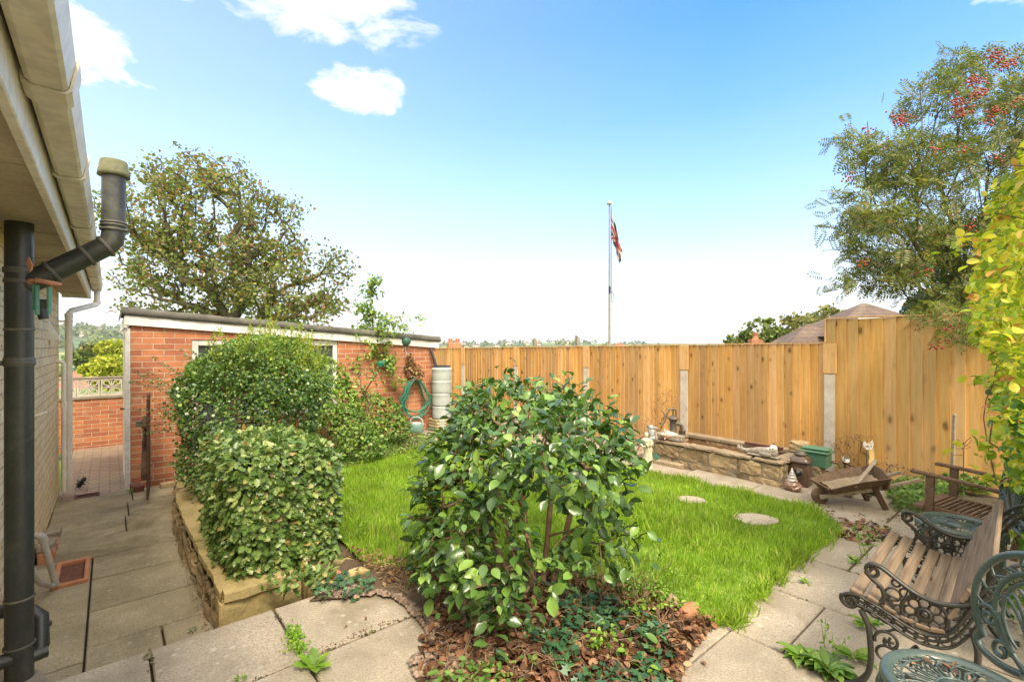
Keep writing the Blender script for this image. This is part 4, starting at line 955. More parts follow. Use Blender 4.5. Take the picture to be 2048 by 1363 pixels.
mb = MB(); mb.box(-5, 5, 0, 7, 0, 2.6); mb.build('wall', 'render_pale', HF); mb = MB(); hiproof(mb, -5, 5, 0, 7, 2.6, 4.9); mb.build('roof', 'tile_red', HF)
vill = []
rv = random.Random(44)
for k in range(26):                                        # tiny houses on the far hill
    az = rv.uniform(-.13, .17) if k < 17 else rv.uniform(-.80, -.69); dist = rv.uniform(1350, 1850)
    a_ = az; top = 8+44*float(smooth((-.05-a_)/.62))+4*math.sin(a_*9+1)+2.5*math.sin(a_*23)
    f_ = float(smooth((dist-500)/1600)); X, Y = dist*math.sin(az), dist*math.cos(az)
    z = -26.4+(top+26.4)*f_+3*math.sin(X*.006+1)*math.sin(Y*.005)
    if k == 0:
        vh = thing('hillside_house', 'tiny pale house among the houses on the far hillside', 'house', (X, Y, z), 0, 'tiny houses on the far hillside')
        mb = MB(); mb.box(-7, 7, -4, 4, 0, 6); mb.build('wall', 'render_pale', vh); mb = MB(); hiproof(mb, -7, 7, -4, 4, 6, 10, .4); mb.build('roof', 'tile_brown', vh); o = vh
    else: o = copy_tree(vh); o.location = (X, Y, z)
    o.rotation_euler = (0, 0, rv.uniform(-.6, .6))
# ================================================================ stone pond
PO = thing('stone_pond', 'raised rectangular stone trough pond of brown murky water in front of the fence', 'pond', gp(1560, 975)+Vector((0, 0, -.03)), math.atan2(6.24-5.0, 1.85-2.82))
PL = 1.58; PD = .78; PH = .305
rs = random.Random(31)
mb = MB()
def stones(x0, x1, y0, y1, z0, z1, along='x'):
    z = z0
    while z < z1-.02:
        h = rs.choice((.10, .14, .17)); h = min(h, z1-z)
        if z1-(z+h) < .07: h = z1-z
        p_ = x0 if along == 'x' else y0; e_ = x1 if along == 'x' else y1
        while p_ < e_-.01:
            l_ = rs.uniform(.18, .52); q_ = min(p_+l_, e_)
            if e_-q_ < .09: q_ = e_
            j = rs.uniform(-.012, .008)
            if along == 'x': mb.rbox(p_+.003, q_-.003, y0, y1+.010+j, z+.002, z+h-.002, .013, .035, int(p_*100+z*1000))
            else: mb.rbox(x0-.010+j, x1+.008, p_+.003, q_-.003, z+.002, z+h-.002, .012, .035, int(p_*100+z*1000))
            p_ = q_
        z += h
# local frame: x from near-right corner to the far-left one, +y towards the camera side -> body lies at negative y
stones(0, PL, -.13, 0, 0, PH-.045); stones(0, PL, -PD, -PD+.12, 0, PH-.045)
stones(0, .13, -PD+.12, -.13, 0, PH-.045, 'y'); stones(PL-.13, PL, -PD+.12, -.13, 0, PH-.045, 'y')
mb.build('stonework', 'tan_stone', PO)
mb = MB(); mb.box(.012, PL-.012, -.118, -.012, 0, PH-.05); mb.box(.012, PL-.012, -PD+.012, -PD+.108, 0, PH-.05); mb.box(.012, .118, -PD+.1, -.1, 0, PH-.05); mb.box(PL-.118, PL-.012, -PD+.1, -.1, 0, PH-.05); mb.build('mortar', 'mortar', PO)
mb = MB()
for x0, x1 in ((-.02, .30), (.31, .74), (.75, 1.12), (1.125, PL+.02)): mb.rbox(x0, x1-.006, -.16, .025+rs.uniform(-.015, .012), PH-.043, PH+rs.uniform(-.002, .008), .010, .035, int(x0*90))
for x0, x1 in ((-.02, .5), (.505, 1.0), (1.01, PL+.02)): mb.box(x0, x1, -PD-.01, -PD+.14, PH-.043, PH+.004, .008)
mb.box(-.02, .14, -PD+.145, -.165, PH-.043, PH, .008); mb.box(PL-.14, PL+.02, -PD+.145, -.165, PH-.043, PH, .008)
mb.build('coping_stone', 'grey_stone', PO)
mb = MB(); mb.box(.118, PL-.118, -PD+.108, -.118, .02, PH-.10); mb.build('liner', 'pond_liner', PO)
mb = MB(); mb.box(.13, PL-.13, -PD+.12, -.13, PH-.09, PH-.075); mb.build('water', 'pond_water', PO)
def PP(x, y, z=0): return PO.location+Matrix.Rotation(PO.rotation_euler.z, 3, 'Z') @ Vector((x, y, z))
prz = PO.rotation_euler.z
mb = MB(); mb.box(-.19, .19, -.05, .05, 0, .075, .01); o = mb.build('stone_slab', 'lichen_stone', None, PP(PL-.20, -.08, PH+.006), prz+.12); tag(o, 'lichen spotted stone slab resting on the far front coping of the pond', 'stone')
mb = MB(); mb.box(-.19, .19, -.05, .05, 0, .085, .01); o = mb.build('stone_slab', 'grey_stone', None, PP(PL-.30, .10, 0)+Vector((0, 0, -.01)), prz+.05); tag(o, 'long grey stone slab lying on the paving against the pond front', 'stone')
mb = MB(); mb.rbox(-.10, .10, -.08, .08, 0, .13, .014, .03, 5); o = mb.build('stone_block', 'tan_stone', None, PP(.05, -.62, PH+.006), prz+.2); tag(o, 'squared stone block on the rear corner of the pond beside the green box', 'stone')
mb = MB(); mb.box(-.22, .22, -.02, .02, 0, .022, .002); o = mb.build('rusty_bar', 'rust', None, PP(.45, -.63, PH+.006), prz); tag(o, 'rusty brown flat bar lying on the rear edge of the pond', 'bar')
# green electrical box
GB = thing('green_box', 'green plastic box with ridged lid on rear stones beside the pond', 'box', PP(-.12, -.62, .19), prz+.05)
mb = MB(); mb.box(-.13, .13, -.09, .09, 0, .15, .012); mb.build('body', 'green_box', GB)
mb = MB(); mb.box(-.145, .145, -.105, .105, .152, .175, .006); mb.box(-.14, .14, -.07, .07, .173, .215, .018); lid = mb.build('lid', 'green_box', GB)
mb = MB(); mb.tube([(-.13, -.05, .06), (-.20, -.06, .04), (-.24, -.05, -.06), (-.22, -.03, -.16)], .006, 6); mb.build('cable', 'rubber_black', GB)
for k, (x_, y_, w_, l_, h_, z_, mt, lab) in enumerate(((-.10, -.62, .20, .22, .19, -.02, 'grey_stone', 'rough grey stone block under the green plastic box'), (-.34, -.40, .10, .13, .15, -.02, 'tan_stone', 'pale upright stone between the lantern and the concrete post'), (-.50, -.36, .16, .10, .07, -.02, 'grey_stone', 'flat grey stone stacked beside the nearest concrete post'), (-.52, -.22, .15, .08, .06, -.02, 'yellow_stone', 'yellowish stone on the paving between lantern and wheelbarrow'), (-.66, -.38, .12, .08, .12, -.02, 'old_concrete', 'dark stone behind the wheelbarrow front at the fence foot'))):
    mb = MB(); mb.rbox(-w_/2, w_/2, -l_/2, l_/2, 0, h_, .022, .03, k); p_ = PP(x_, y_, 0); p_.z = gz(p_.x, p_.y)-.005
    o = mb.build('rubble_stone', mt, None, p_, prz+.4*math.sin(k*3)); tag(o, lab, 'stone', 'loose stones round the pond')
# hand pump
PU = thing('hand_pump', 'old cast iron hand pump with a curved handle at the far end of the pond', 'hand pump', PP(PL-.07, -.36, PH+.004), prz)
PU.rotation_euler.z = 0
mb = MB(); mb.lathe([(.085, 0), (.085, .02), (.06, .03), (.045, .045), (.042, .19), (.05, .20), (.055, .215), (.07, .225), (.07, .24), (.05, .25), (.03, .27), (0, .275)], 18); mb.build('barrel', 'old_metal', PU)
mb = MB(); mb.tube([(.03, 0, .17), (.08, -.01, .16), (.11, -.015, .14), (.115, -.015, .08)], [.026, .024, .022, .024], 10); mb.build('spout', 'old_metal', PU)
mb = MB(); mb.tube([(.04, .0, .34), (.0, 0, .365), (-.05, 0, .35), (-.09, -.01, .29), (-.115, -.01, .20), (-.14, -.01, .15), (-.165, -.01, .13)], [.010, .014, .014, .013, .011, .010, .014], 8); mb.tube([(.04, 0, .345), (.04, 0, .24)], .007, 6); mb.tube([(0, 0, .27), (0, 0, .36)], .012, 6); mb.build('handle', 'old_metal', PU)
mb = MB(); mb.lathe([(.04, 0), (.045, .055), (.05, .06), (.04, .06), (.035, .01), (0, .01)], 14, (.115, -.02, .01)); mb.tube([(.07, -.02, .07), (.09, -.02, .12), (.14, -.02, .12), (.16, -.02, .07)], .003, 5); mb.build('bucket', 'old_metal', PU)
# pink conch, bird, ball, lady
def body_blob(mb, parts):
    for c_, r_, s_ in parts: mb.blob(c_, r_, 14, 10, .07, s_)
CO = thing('conch_shell', 'pink and cream conch shell lying beside the hand pump', 'shell', at(1337, 872, 6.12), 2.9)
CO.location.z = .30
mb = MB(); prof = [(-.13, .004), (-.10, .022), (-.05, .045), (0, .062), (.03, .066), (.045, .05), (.05, .055), (.065, .035), (.07, .038), (.083, .02), (.088, .022), (.10, .004)]
mb.lathe([(r_, x_) for x_, r_ in prof], 16); mb.v = [(z, y*1.0, x*.8+.05) for x, y, z in mb.v]
for k in range(7):
    t_ = k*.9; mb.tube([(.045, .05*math.cos(t_), .05+.045*math.sin(t_)), (.05, .085*math.cos(t_), .05+.075*math.sin(t_))], [.014, .003], 6)
mb.build('shell', 'pink_shell', CO)
mb = MB(); mb.grid([[(.03-.16*i/6, -.045-.03*math.sin(math.pi*i/6)*j/3, .012+.02*j/3+.025*math.sin(math.pi*i/6)*(j/3)) for j in range(4)] for i in range(7)]); mb.build('lip', 'terracotta', CO)
BI = thing('bird_ornament', 'blue grey kingfisher ornament perched on the far corner of the pond', 'bird statue', at(1303, 884, 6.12), 0)
BI.location.z = .278
mb = MB(); body_blob(mb, (((0, 0, .085), (.045, .05, .075), 1), ((-.01, -.005, .165), (.034, .036, .034), 2), ((.005, -.01, .03), (.055, .05, .04), 3))); mb.tube([(.01, -.02, .165), (.05, -.03, .165), (.085, -.035, .155)], [.014, .010, .002], 8); mb.tube([(-.03, .02, .07), (-.05, .04, .01), (-.055, .05, -.04)], [.022, .016, .006], 8); mb.build('body', 'blue_statue', BI)
mb = MB(); mb.blob((-.035, -.01, .09), (.016, .04, .06), 10, 8, .05, 4); mb.blob((.035, -.01, .09), (.016, .04, .06), 10, 8, .05, 5); mb.build('wing', 'grey_statue', BI)
mb = MB(); mb.blob((0, -.033, .172), (.005, .004, .005), 8, 6, 0); mb.build('eye', 'eye_dark', BI)
mb = MB(); mb.blob((.045, -.05, .03), (.022, .022, .03), 10, 8, .1, 6); mb.blob((.06, .02, .05), (.022, .022, .045), 10, 8, .1, 7); mb.build('base', 'grey_statue', BI)
mb = MB(); mb.blob((0, 0, .035), (.036, .036, .036), 14, 10, .02); o = mb.build('stone_ball', 'grey_statue', None, PP(PL-.02, -.05, PH+.003)); tag(o, 'small round grey stone ball between the bird ornament and the shell', 'ball')
LA = thing('lady_statue', 'cream stone statue of a standing draped woman beside the pond', 'statue', gp(1293, 934), -.3)
LA.location.z = gz(LA.location.x, LA.location.y)
mb = MB(); mb.lathe([(.075, 0), (.075, .025), (.06, .03), (0, .03)], 16); mb.build('plinth', 'cream_statue', LA)
mb = MB(); NR = 24
prof = [(.058, .03), (.062, .05), (.055, .10), (.048, .16), (.046, .20), (.052, .225), (.050, .25), (.038, .275), (.040, .30), (.052, .325), (.058, .345), (.045, .358), (.018, .366), (.015, .378)]
P = []
for r_, z_ in prof:
    row = []
    for k in range(NR+1):
        a_ = 2*math.pi*k/NR; fold = 1+(.09*math.sin(7*a_+z_*22)+.05*math.sin(11*a_-z_*30))*(1 if z_ < .26 else .25)
        row.append((r_*fold*math.cos(a_)*1.0+.018*math.sin(z_*9), r_*fold*math.sin(a_)*.72, z_))
    P.append(row)
mb.grid(P); mb.f = [f[::-1] for f in mb.f]
mb.blob((.0, -.004, .402), (.021, .024, .028), 14, 10, .02); mb.tube([(0, -.026, .402), (0, -.033, .396)], [.004, .003], 5)
mb.tube([(-.05, 0, .342), (-.066, -.02, .29), (-.04, -.05, .265), (-.005, -.052, .275)], [.017, .015, .012, .010], 8); mb.tube([(.052, 0, .342), (.068, -.01, .30), (.05, -.045, .285), (.015, -.055, .31)], [.017, .015, .012, .009], 8)
mb.build('body', 'cream_statue', LA)
mb = MB(); mb.blob((0, .006, .410), (.026, .027, .026), 14, 10, .12, 3); mb.blob((0, .03, .405), (.014, .014, .014), 8, 6, .1); mb.build('hair', 'cream_statue', LA)
mb = MB(); mb.blob((.01, -.055, .285), (.022, .018, .022), 10, 8, .1, 2); mb.build('bundle', 'cream_statue', LA)
# sleeping animal
p_ = PP(.17, -.10, PH+.006)
SL = thing('reclining_statue', 'grey stone reclining figure statue with a white face cloth on the pond edge', 'statue', p_, prz)
mb = MB()
mb.tube([(-.10, -.0, .04), (-.04, .005, .055), (.04, .0, .05), (.10, -.005, .045), (.16, 0, .035), (.22, 0, .032), (.28, .0, .035), (.31, .0, .045)], [.035, .058, .05, .046, .036, .028, .024, .026], 14, flat=.9)
mb.tube([(.06, .03, .03), (.0, .055, .028), (-.06, .05, .03)], [.022, .026, .024], 10); mb.tube([(.32, -.005, .05), (.325, -.005, .085)], [.022, .008], 8); mb.tube([(.28, .01, .05), (.285, .01, .08)], [.015, .006], 8)
mb.box(-.13, .20, -.05, .055, 0, .02, .008); mb.build('body', 'grey_statue', SL)
mb = MB(); mb.blob((-.065, .01, .10), (.045, .038, .038), 16, 10, .14, 8); mb.blob((-.025, .02, .085), (.03, .03, .025), 12, 8, .12, 9); mb.build('head', 'white_statue', SL)
mb = MB(); mb.blob((-.045, .047, .10), (.008, .004, .005), 8, 6, 0); mb.blob((-.075, .047, .105), (.008, .004, .005), 8, 6, 0); mb.build('eye', 'eye_dark', SL)
# brown ceramic lantern and spiral shell pot
LN = thing('ceramic_lantern', 'square brown glazed ceramic lantern with a round lid at the pond corner', 'lantern', gp(1601, 968), .75)
mb = MB()
sec = [(.095, 0), (.10, .02), (.098, .12), (.088, .22), (.082, .245), (.105, .25), (.105, .262), (.07, .30), (.045, .315)]
def sq(r_): 
    o_ = []
    for k in range(24):
        a_ = 2*math.pi*k/24; m_ = max(abs(math.cos(a_)), abs(math.sin(a_))); q = r_*(1/m_*.8+.22); o_.append((q*math.cos(a_), q*math.sin(a_)))
    return o_
P = [[(x, y, z_) for x, y in sq(r_)+[sq(r_)[0]]] for r_, z_ in sec]; mb.grid(P); mb.f = [f[::-1] for f in mb.f]; mb.build('body', 'brown_glaze', LN)
mb = MB(); mb.lathe([(.05, .31), (.062, .322), (.062, .335), (.045, .345), (.045, .355), (0, .358)], 18); mb.build('lid', 'old_metal', LN)
mb = MB(); mb.T = Matrix.Translation((-.088, 0, .135)) @ Matrix.Rotation(R(-88), 4, 'Y'); mb.lathe([(.058, 0), (.062, .012), (.052, .016)], 20); mb.build('porthole_rim', 'brown_glaze', LN)
mb = MB(); mb.T = Matrix.Translation((-.088, 0, .135)) @ Matrix.Rotation(R(-88), 4, 'Y'); mb.lathe([(.052, .004), (.04, .022), (0, .028)], 20); mb.build('porthole', 'black_glass', LN)
SP = thing('spiral_pot', 'copper glazed spiral shell shaped pot with silvery rings, on the paving', 'ornament', gp(1584, 979), .2)
mb = MB(); prof = [(.05, 0), (.078, .02), (.085, .05), (.075, .075), (.055, .09)]; mb.lathe(prof, 20); mb.tube([(-.05, -.06, .02), (.0, -.085, .035), (.05, -.065, .06)], [.02, .026, .012], 8); mb.build('body', 'copper_glaze', SP)
mb = MB(); mb.lathe([(.05, .085), (.056, .10), (.045, .115), (.040, .118), (.045, .13), (.036, .145), (.030, .148), (.034, .158), (.026, .172), (.02, .175), (.023, .184), (.015, .198), (.010, .20), (.010, .22), (0, .232)], 18); mb.build('spire', 'silver_glaze', SP)
# pots and bricks left of the statue
for k, (px, py, kind, lab) in enumerate(((1256, 895, 'pot', 'upright terracotta pot behind the lady statue'), (1251, 912, 'roll', 'low weathered log roll stub at the pond path end'), (1268, 905, 'brick', 'pale brick leaning by the lady statue'), (1276, 918, 'brick', 'tan broken brick at the foot of the lady statue'), (1240, 918, 'brick', 'dark brick half hidden by the camellia edge'))):
    p_ = gp(px, py, -.1); p_.z = gz(p_.x, p_.y)
    mb = MB()
    if kind == 'pot': mb.lathe([(.04, 0), (.05, .10), (.06, .12), (.065, .15), (.055, .15), (.045, .10), (0, .10)], 16); m_ = 'terracotta'
    elif kind == 'roll': mb.lathe([(.035, 0), (.035, .10), (.03, .105), (0, .105)], 12); mb.lathe([(.035, 0), (.035, .12), (.03, .125), (0, .125)], 12, (.07, .01, 0)); m_ = 'grey_wood'
    else: mb.box(-.10, .10, -.05, .05, 0, .065, .008); m_ = ('lichen_stone', 'tan_stone', 'grey_stone')[k % 3]
    o = mb.build({'pot': 'flower_pot', 'roll': 'log_roll', 'brick': 'loose_brick'}[kind], m_, None, p_, k*1.3); tag(o, lab, {'pot': 'pot', 'roll': 'edging', 'brick': 'brick'}[kind])
# ================================================================ cat, lamp, stakes
p_ = gp(1740, 935, 0); Yc = 5.55
CA = thing('cat_ornament', 'painted metal cat with white face and yellow body on a stake by the fence', 'cat ornament', at(1735, 940, Yc), .15)
CA.location.z = 0
zc_ = at(1735, 888, Yc).z; xs = 0
mb = MB(); mb.tube([(0, .01, -.05), (0, .01, .25)], .005, 6); mb.build('stake', 'old_metal', CA)
mb = MB(); pts = [(.0, .02), (.06, .02), (.10, .06), (.105, .12), (.08, .18), (.05, .22), (.03, .25), (-.03, .25), (-.02, .20), (-.005, .13), (-.02, .07)]
mb.prism([(x+.03, z) for x, z in pts], -.006, .006); mb.v = [(x, z, y+.06) for x, y, z in mb.v]; mb.f = [f[::-1] for f in mb.f]; mb.build('body', 'cat_yellow', CA)
mb = MB(); pts = [(-.065, .0), (-.03, -.03), (.03, -.03), (.06, .0), (.065, .03), (.055, .075), (.03, .045), (-.025, .045), (-.055, .08), (-.068, .035)]
mb.prism(pts, -.007, .007); mb.v = [(x-.005, z-.016, y+.315) for x, y, z in mb.v]; mb.f = [f[::-1] for f in mb.f]; hd = mb.build('head', 'cat_white', CA)
mb = MB()
for x_ in (-.032, .024): mb.lathe([(.011, 0), (.011, .002), (0, .003)], 10, (0, 0, 0)); mb.v[-20:] = mb.v[-20:]
mb = MB()
for x_ in (-.032, .024):
    mb.add([(x_-.013, -.026, .325), (x_, -.026, .316), (x_+.013, -.026, .325), (x_, -.026, .333)], [(0, 1, 2, 3)])
mb.add([(-.010, -.026, .306), (0.0, -.026, .298), (.006, -.026, .306)], [(0, 1, 2)]); mb.build('face', 'eye_dark', hd)
mb = MB()
sp_ = [(.12, 0, .10), (.155, 0, .12), (.17, 0, .16), (.165, 0, .20), (.19, 0, .225), (.215, 0, .205), (.21, 0, .18), (.19, 0, .178), (.185, 0, .195)]
mb.tube(sp_, .006, 7); mb.tube([(.07, -.01, .30), (.085, -.01, .265), (.10, -.01, .255), (.13, -.01, .26)], .004, 6); mb.build('tail', 'cat_white', CA)
p_ = at(1690, 940, 5.7)
SO = thing('solar_lamp', 'round solar spotlight on a short stake at the fence foot', 'garden lamp', (p_.x, p_.y, 0), .3)
mb = MB(); mb.tube([(0, 0, -.04), (0, 0, .10)], .008, 6); mb.build('stake', 'rubber_black', SO)
mb = MB(); mb.T = Matrix.Translation((0, -.01, .13)) @ Matrix.Rotation(R(62), 4, 'X') @ Matrix.Rotation(R(-20), 4, 'Y'); mb.lathe([(.02, -.05), (.032, -.02), (.040, .0), (.042, .01), (.034, .01), (.03, .002), (0, .002)], 16); mb.build('head', 'lamp_steel', SO)
p_ = at(1903, 960, 4.75); o = MB().box(-.014, .014, -.014, .014, 0, .78, .003).build('wooden_stake', 'grey_wood', None, (p_.x, p_.y, .03), .3); o.rotation_euler = (R(1), R(1.5), .3); tag(o, 'upright square wooden stake in front of the fence behind the folding chair', 'stake')
p_ = at(1693, 900, 5.95); o = MB().box(-.008, .008, -.008, .008, 0, .62, .001).build('wooden_stake', 'grey_wood', None, (p_.x, p_.y, -.06), .3); o.rotation_euler = (0, R(-2), .3); tag(o, 'thin garden cane standing right of the nearest concrete post', 'cane')
p_ = at(1927, 900, 4.75)
BF = thing('butterfly_stake', 'thin metal stake with an openwork wire butterfly in front of the fence', 'garden stake', (p_.x, p_.y, .03), .1)
mb = MB(); mb.tube([(0, 0, 0), (0, 0, .50)], .004, 6); mb.build('stake', 'old_metal', BF)
mb = MB()
for sg, sc_ in ((-1, 1), (1, .75)):
    mb.tube([(0, 0, .47), (sg*.05*sc_, 0, .52), (sg*.11*sc_, 0, .55), (sg*.115*sc_, 0, .51), (sg*.06*sc_, 0, .48), (0, 0, .46)], .0035, 5)
    mb.tube([(0, 0, .45), (sg*.05*sc_, .0, .47), (sg*.10*sc_, 0, .45), (sg*.05*sc_, 0, .435), (0, 0, .445)], .003, 5)
mb.build('wing', 'rust', BF); mb = MB(); mb.tube([(-.01, 0, .43), (0, 0, .46), (0, 0, .50)], .007, 6); mb.build('body', 'old_metal', BF)
# ================================================================ ornamental wheelbarrow
WB = thing('wheelbarrow', 'small weathered ornamental wooden wheelbarrow standing on the paving before the fence', 'wheelbarrow', gp(1640, 1006), math.atan2(-.10, 1))
# local x from wheel to handles
mb = MB(); mb.T = Matrix.Rotation(R(90), 4, 'X'); mb.lathe([(0, -.018), (.072, -.018), (.077, -.012), (.077, .012), (.072, .018), (0, .018)], 28, (0, 0.077, 0)); mb.lathe([(.0, -.03), (.022, -.03), (.022, .03), (0, .03)], 12, (0, .077, 0)); mb.build('wheel', 'barrow_wood', WB)
for y_ in (-.075, .075):
    mb = MB(); mb.obox((-.03, y_*.8, .075), (.52, y_*1.5, .20), .024, .036, .004); mb.build('shaft', 'grey_wood', WB)
    mb = MB(); mb.obox((.50, y_*1.5, .197), (.80, y_*1.75, .285), .022, .034, .006); mb.build('handle', 'grey_wood', WB)
    mb = MB(); mb.obox((.40, y_*1.55, .22), (.50, y_*1.75, .0), .028, .045, .004); mb.build('leg', 'dark_wood', WB)
mb = MB(); mb.obox((.42, -.12, .13), (.42, .12, .13), .02, .03); mb.tube([(0, -.07, .077), (0, .07, .077)], .008, 8); mb.build('axle', 'old_metal', WB)
mb = MB()
mb.add([(.06,-.10,.115),(.46,-.12,.205),(.46,.12,.205),(.06,.10,.115),(.06,-.10,.13),(.46,-.12,.22),(.46,.12,.22),(.06,.10,.13)],[(0,3,2,1),(4,5,6,7),(0,1,5,4),(1,2,6,5),(2,3,7,6),(3,0,4,7)]); mb.build('tray_floor', 'barrow_wood', WB)
for sg in (-1, 1):
    mb = MB(); y1, y2 = sg*.10, sg*.19
    vs = [(.05, y1, .13), (.47, sg*.12, .22), (.50, y2+sg*.02, .31), (.25, y2+sg*.02, .27), (.0, y2-sg*.02, .185)]; mb.add(vs+[(x, y+sg*.014, z) for x, y, z in vs], [(0,1,2,3,4),(9,8,7,6,5),(0,5,6,1),(1,6,7,2),(2,7,8,3),(3,8,9,4),(4,9,5,0)] if sg > 0 else [(4,3,2,1,0),(5,6,7,8,9),(1,6,5,0),(2,7,6,1),(3,8,7,2),(4,9,8,3),(0,5,9,4)]); mb.build('tray_side', 'barrow_wood', WB)
mb = MB(); P = []
for i in range(9):
    f_ = -1+i/4; e_ = .045*(1-f_*f_); P.append([(-.0-.02*(1-f_*f_), f_*.18, .19+e_*.3), (.055, f_*.11, .125)])
mb.grid(P, False); v0 = list(mb.v); mb.grid([[(x-.012, y, z-.006) for x, y, z in r_] for r_ in P], False); mb.add([p for r_ in P for p in (r_[0],)]+[(r_[0][0]-.012, r_[0][1], r_[0][2]-.006) for r_ in P], [(i, i+1, i+10, i+9) for i in range(8)]); mb.build('tray_front', 'barrow_wood', WB)
mb = MB(); mb.prism([(-.19, .20), (-.20, .30), (-.10, .35), (0, .37), (.10, .35), (.20, .30), (.19, .20), (.11, .17), (-.11, .17)], 0, .016); mb.v = [(.475+z+.10*(y-.2), x, y) for x, y, z in mb.v]; mb.build('tray_back', 'barrow_wood', WB)
wbz = WB.rotation_euler.z
def WP(x, y, z): return WB.location+Matrix.Rotation(wbz, 3, 'Z') @ Vector((x, y, z))
mb = MB(); mb.obox((.20, -.18, .215), (.56, .10, .40), .035, .014, .003); o = mb.build('wooden_batten', 'grey_wood', None, WP(0, 0, 0), wbz); tag(o, 'loose grey wooden batten leaning across the wheelbarrow tray', 'batten')
mb = MB(); rs = random.Random(8)
P = [[(.04+.42*i/12, -.14+.28*j/8, .155+.085*i/12+.035*math.sin(3.1*j/8)+rs.uniform(-.008, .008)) for j in range(9)] for i in range(13)]
mb.grid(P); mb.f = [f for f in mb.f]; o = mb.build('barrow_soil', 'grey_stone', None, WP(0, 0, 0), wbz); tag(o, 'dry crusted soil and debris filling the wheelbarrow tray', 'soil')
# ================================================================ water butt, hose, can, planter
p_ = ab(4.47, 7.20, -.03); 
BU = thing('water_butt', 'tall grey ribbed plastic water butt at the corner of the outbuilding', 'water butt', (p_.x, p_.y, -.03))
prof = [(.15, 0)]
for k in range(5):
    z0 = .04+k*.22; prof += [(.165+.004*k, z0), (.1695+.004*k, z0+.015), (.171+.004*k, z0+.10), (.170+.004*k, z0+.17), (.174+.004*k, z0+.18), (.174+.004*k, z0+.195), (.168+.004*k, z0+.205)]
prof += [(.17, 1.13), (.15, 1.15)]
mb = MB(); mb.lathe([(r_*.95, z_) for r_, z_ in prof], 32); mb.build('barrel', 'butt_plastic', BU)
for z_ in (.26, .48, .70, .92): mb = MB(); mb.lathe([(.160, z_-.006), (.166+.02*z_*.3, z_-.003), (.166+.02*z_*.3, z_+.003), (.160, z_+.006)], 32); mb.build('band', 'rubber_black', BU)
mb = MB(); mb.lathe([(.150, 1.135), (.152, 1.165), (.13, 1.175), (.12, 1.16), (0, 1.165)], 32); mb.build('lid', 'rubber_black', BU)
p_ = ab(4.02, 7.44, 0)
HO = thing('garden_hose', 'green garden hose coiled in long loops on a hook on the brick wall', 'hose', (p_.x, p_.y, 0), TH)
mb = MB(); rs = random.Random(4)
pts = []
def loop(w_, z1, z0, dy, ph):
    for k in range(22):
        a_ = 2*math.pi*k/22+ph; xx = math.sin(a_)*w_*(1.0-.25*math.cos(a_)*0); zz = (z1+z0)/2+(z1-z0)/2*math.cos(a_); xx *= (.55+.45*(z1-zz)/(z1-z0)) if zz > (z1+z0)/2 else 1
        yield (xx, -.05-dy, zz)
for k in range(7): pts += list(loop(.25+rs.uniform(-.06, .05), .93+rs.uniform(-.02, .0), .28+rs.uniform(-.10, .12), .018*k, 0)); 
mb.tube(pts, .0095, 7); mb.tube([(-.20, -.03, .25), (-.22, -.05, .6), (-.16, -.05, .85), (.0, -.06, .93)], .009, 6); mb.tube([(.05, -.16, .35), (.10, -.2, .15), (.02, -.25, .03), (-.15, -.3, .02)], .0095, 7); mb.build('coil', 'hose_green', HO)
mb = MB(); mb.box(-.09, .09, -.03, 0, .86, .96, .004); mb.tube([(-.12, -.14, .90), (0, -.16, .91), (.12, -.14, .90)], .012, 8); mb.tube([(0, 0, .9), (0, -.16, .91)], .012, 8); mb.build('hook', 'rust', HO)
p_ = at(832, 860, 7.9)
WC = thing('watering_can', 'green and grey plastic watering can on the soil below the hose', 'watering can', (p_.x, p_.y, .05), .1)
mb = MB(); mb.lathe([(.11, 0), (.125, .02), (.125, .11), (.11, .15), (.085, .165)], 20, (0, 0, 0), (1.0, .65)); mb.build('body', 'can_green', WC)
mb = MB(); mb.lathe([(.112, .135), (.095, .165), (.06, .175), (0, .175)], 20, (0, 0, 0), (1.0, .66)); mb.tube([(-.085, 0, .15), (-.09, 0, .21), (-.04, 0, .255), (.04, 0, .255), (.10, 0, .21), (.12, 0, .12)], .013, 8); mb.build('handle', 'can_grey', WC)
mb = MB(); mb.tube([(-.10, 0, .05), (-.17, 0, .10), (-.23, 0, .155)], [.028, .018, .014], 10); mb.tube([(-.225, 0, .15), (-.25, 0, .175)], [.02, .034], 12); mb.build('spout', 'can_grey', WC)
p_ = gp(886, 862, -.03)
PT = thing('log_planter', 'hexagonal planter of stacked split logs beside the water butt', 'planter', (p_.x, p_.y, -.05), .2)
mb = MB()
for lv in range(5):
    for k in range(6):
        a0, a1 = k*math.pi/3, (k+1)*math.pi/3; r_ = .225
        mb.tube([(r_*1.02*math.cos(a0), r_*1.02*math.sin(a0), .03+lv*.053), (r_*1.02*math.cos(a1), r_*1.02*math.sin(a1), .03+lv*.053)], .028, 8)
mb.build('logs', 'log_wood', PT); mb = MB(); mb.lathe([(.20, .20), (.18, .25), (.08, .265), (0, .27)], 12); mb.build('soil', 'soil', PT)
p_ = at(811, 682, 8.2); GO = thing('green_ornament', 'dark green bulb shaped ornament with a cord loop below the roof edge of the outbuilding', 'ornament', p_)
mb = MB(); mb.T = Matrix.Rotation(R(80), 4, 'Y'); mb.lathe([(0, -.09), (.05, -.08), (.085, -.03), (.09, .01), (.07, .05), (.02, .09), (0, .10)], 20); mb.build('bulb', 'green_ornament', GO)
mb = MB(); mb.tube([(-.02, 0, -.08), (-.05, 0, -.18), (-.045, 0, -.26), (-.01, 0, -.28), (.02, 0, -.24), (-.01, 0, -.10), (.02, 0, -.08)], .006, 6); mb.build('cord', 'white_statue', GO)
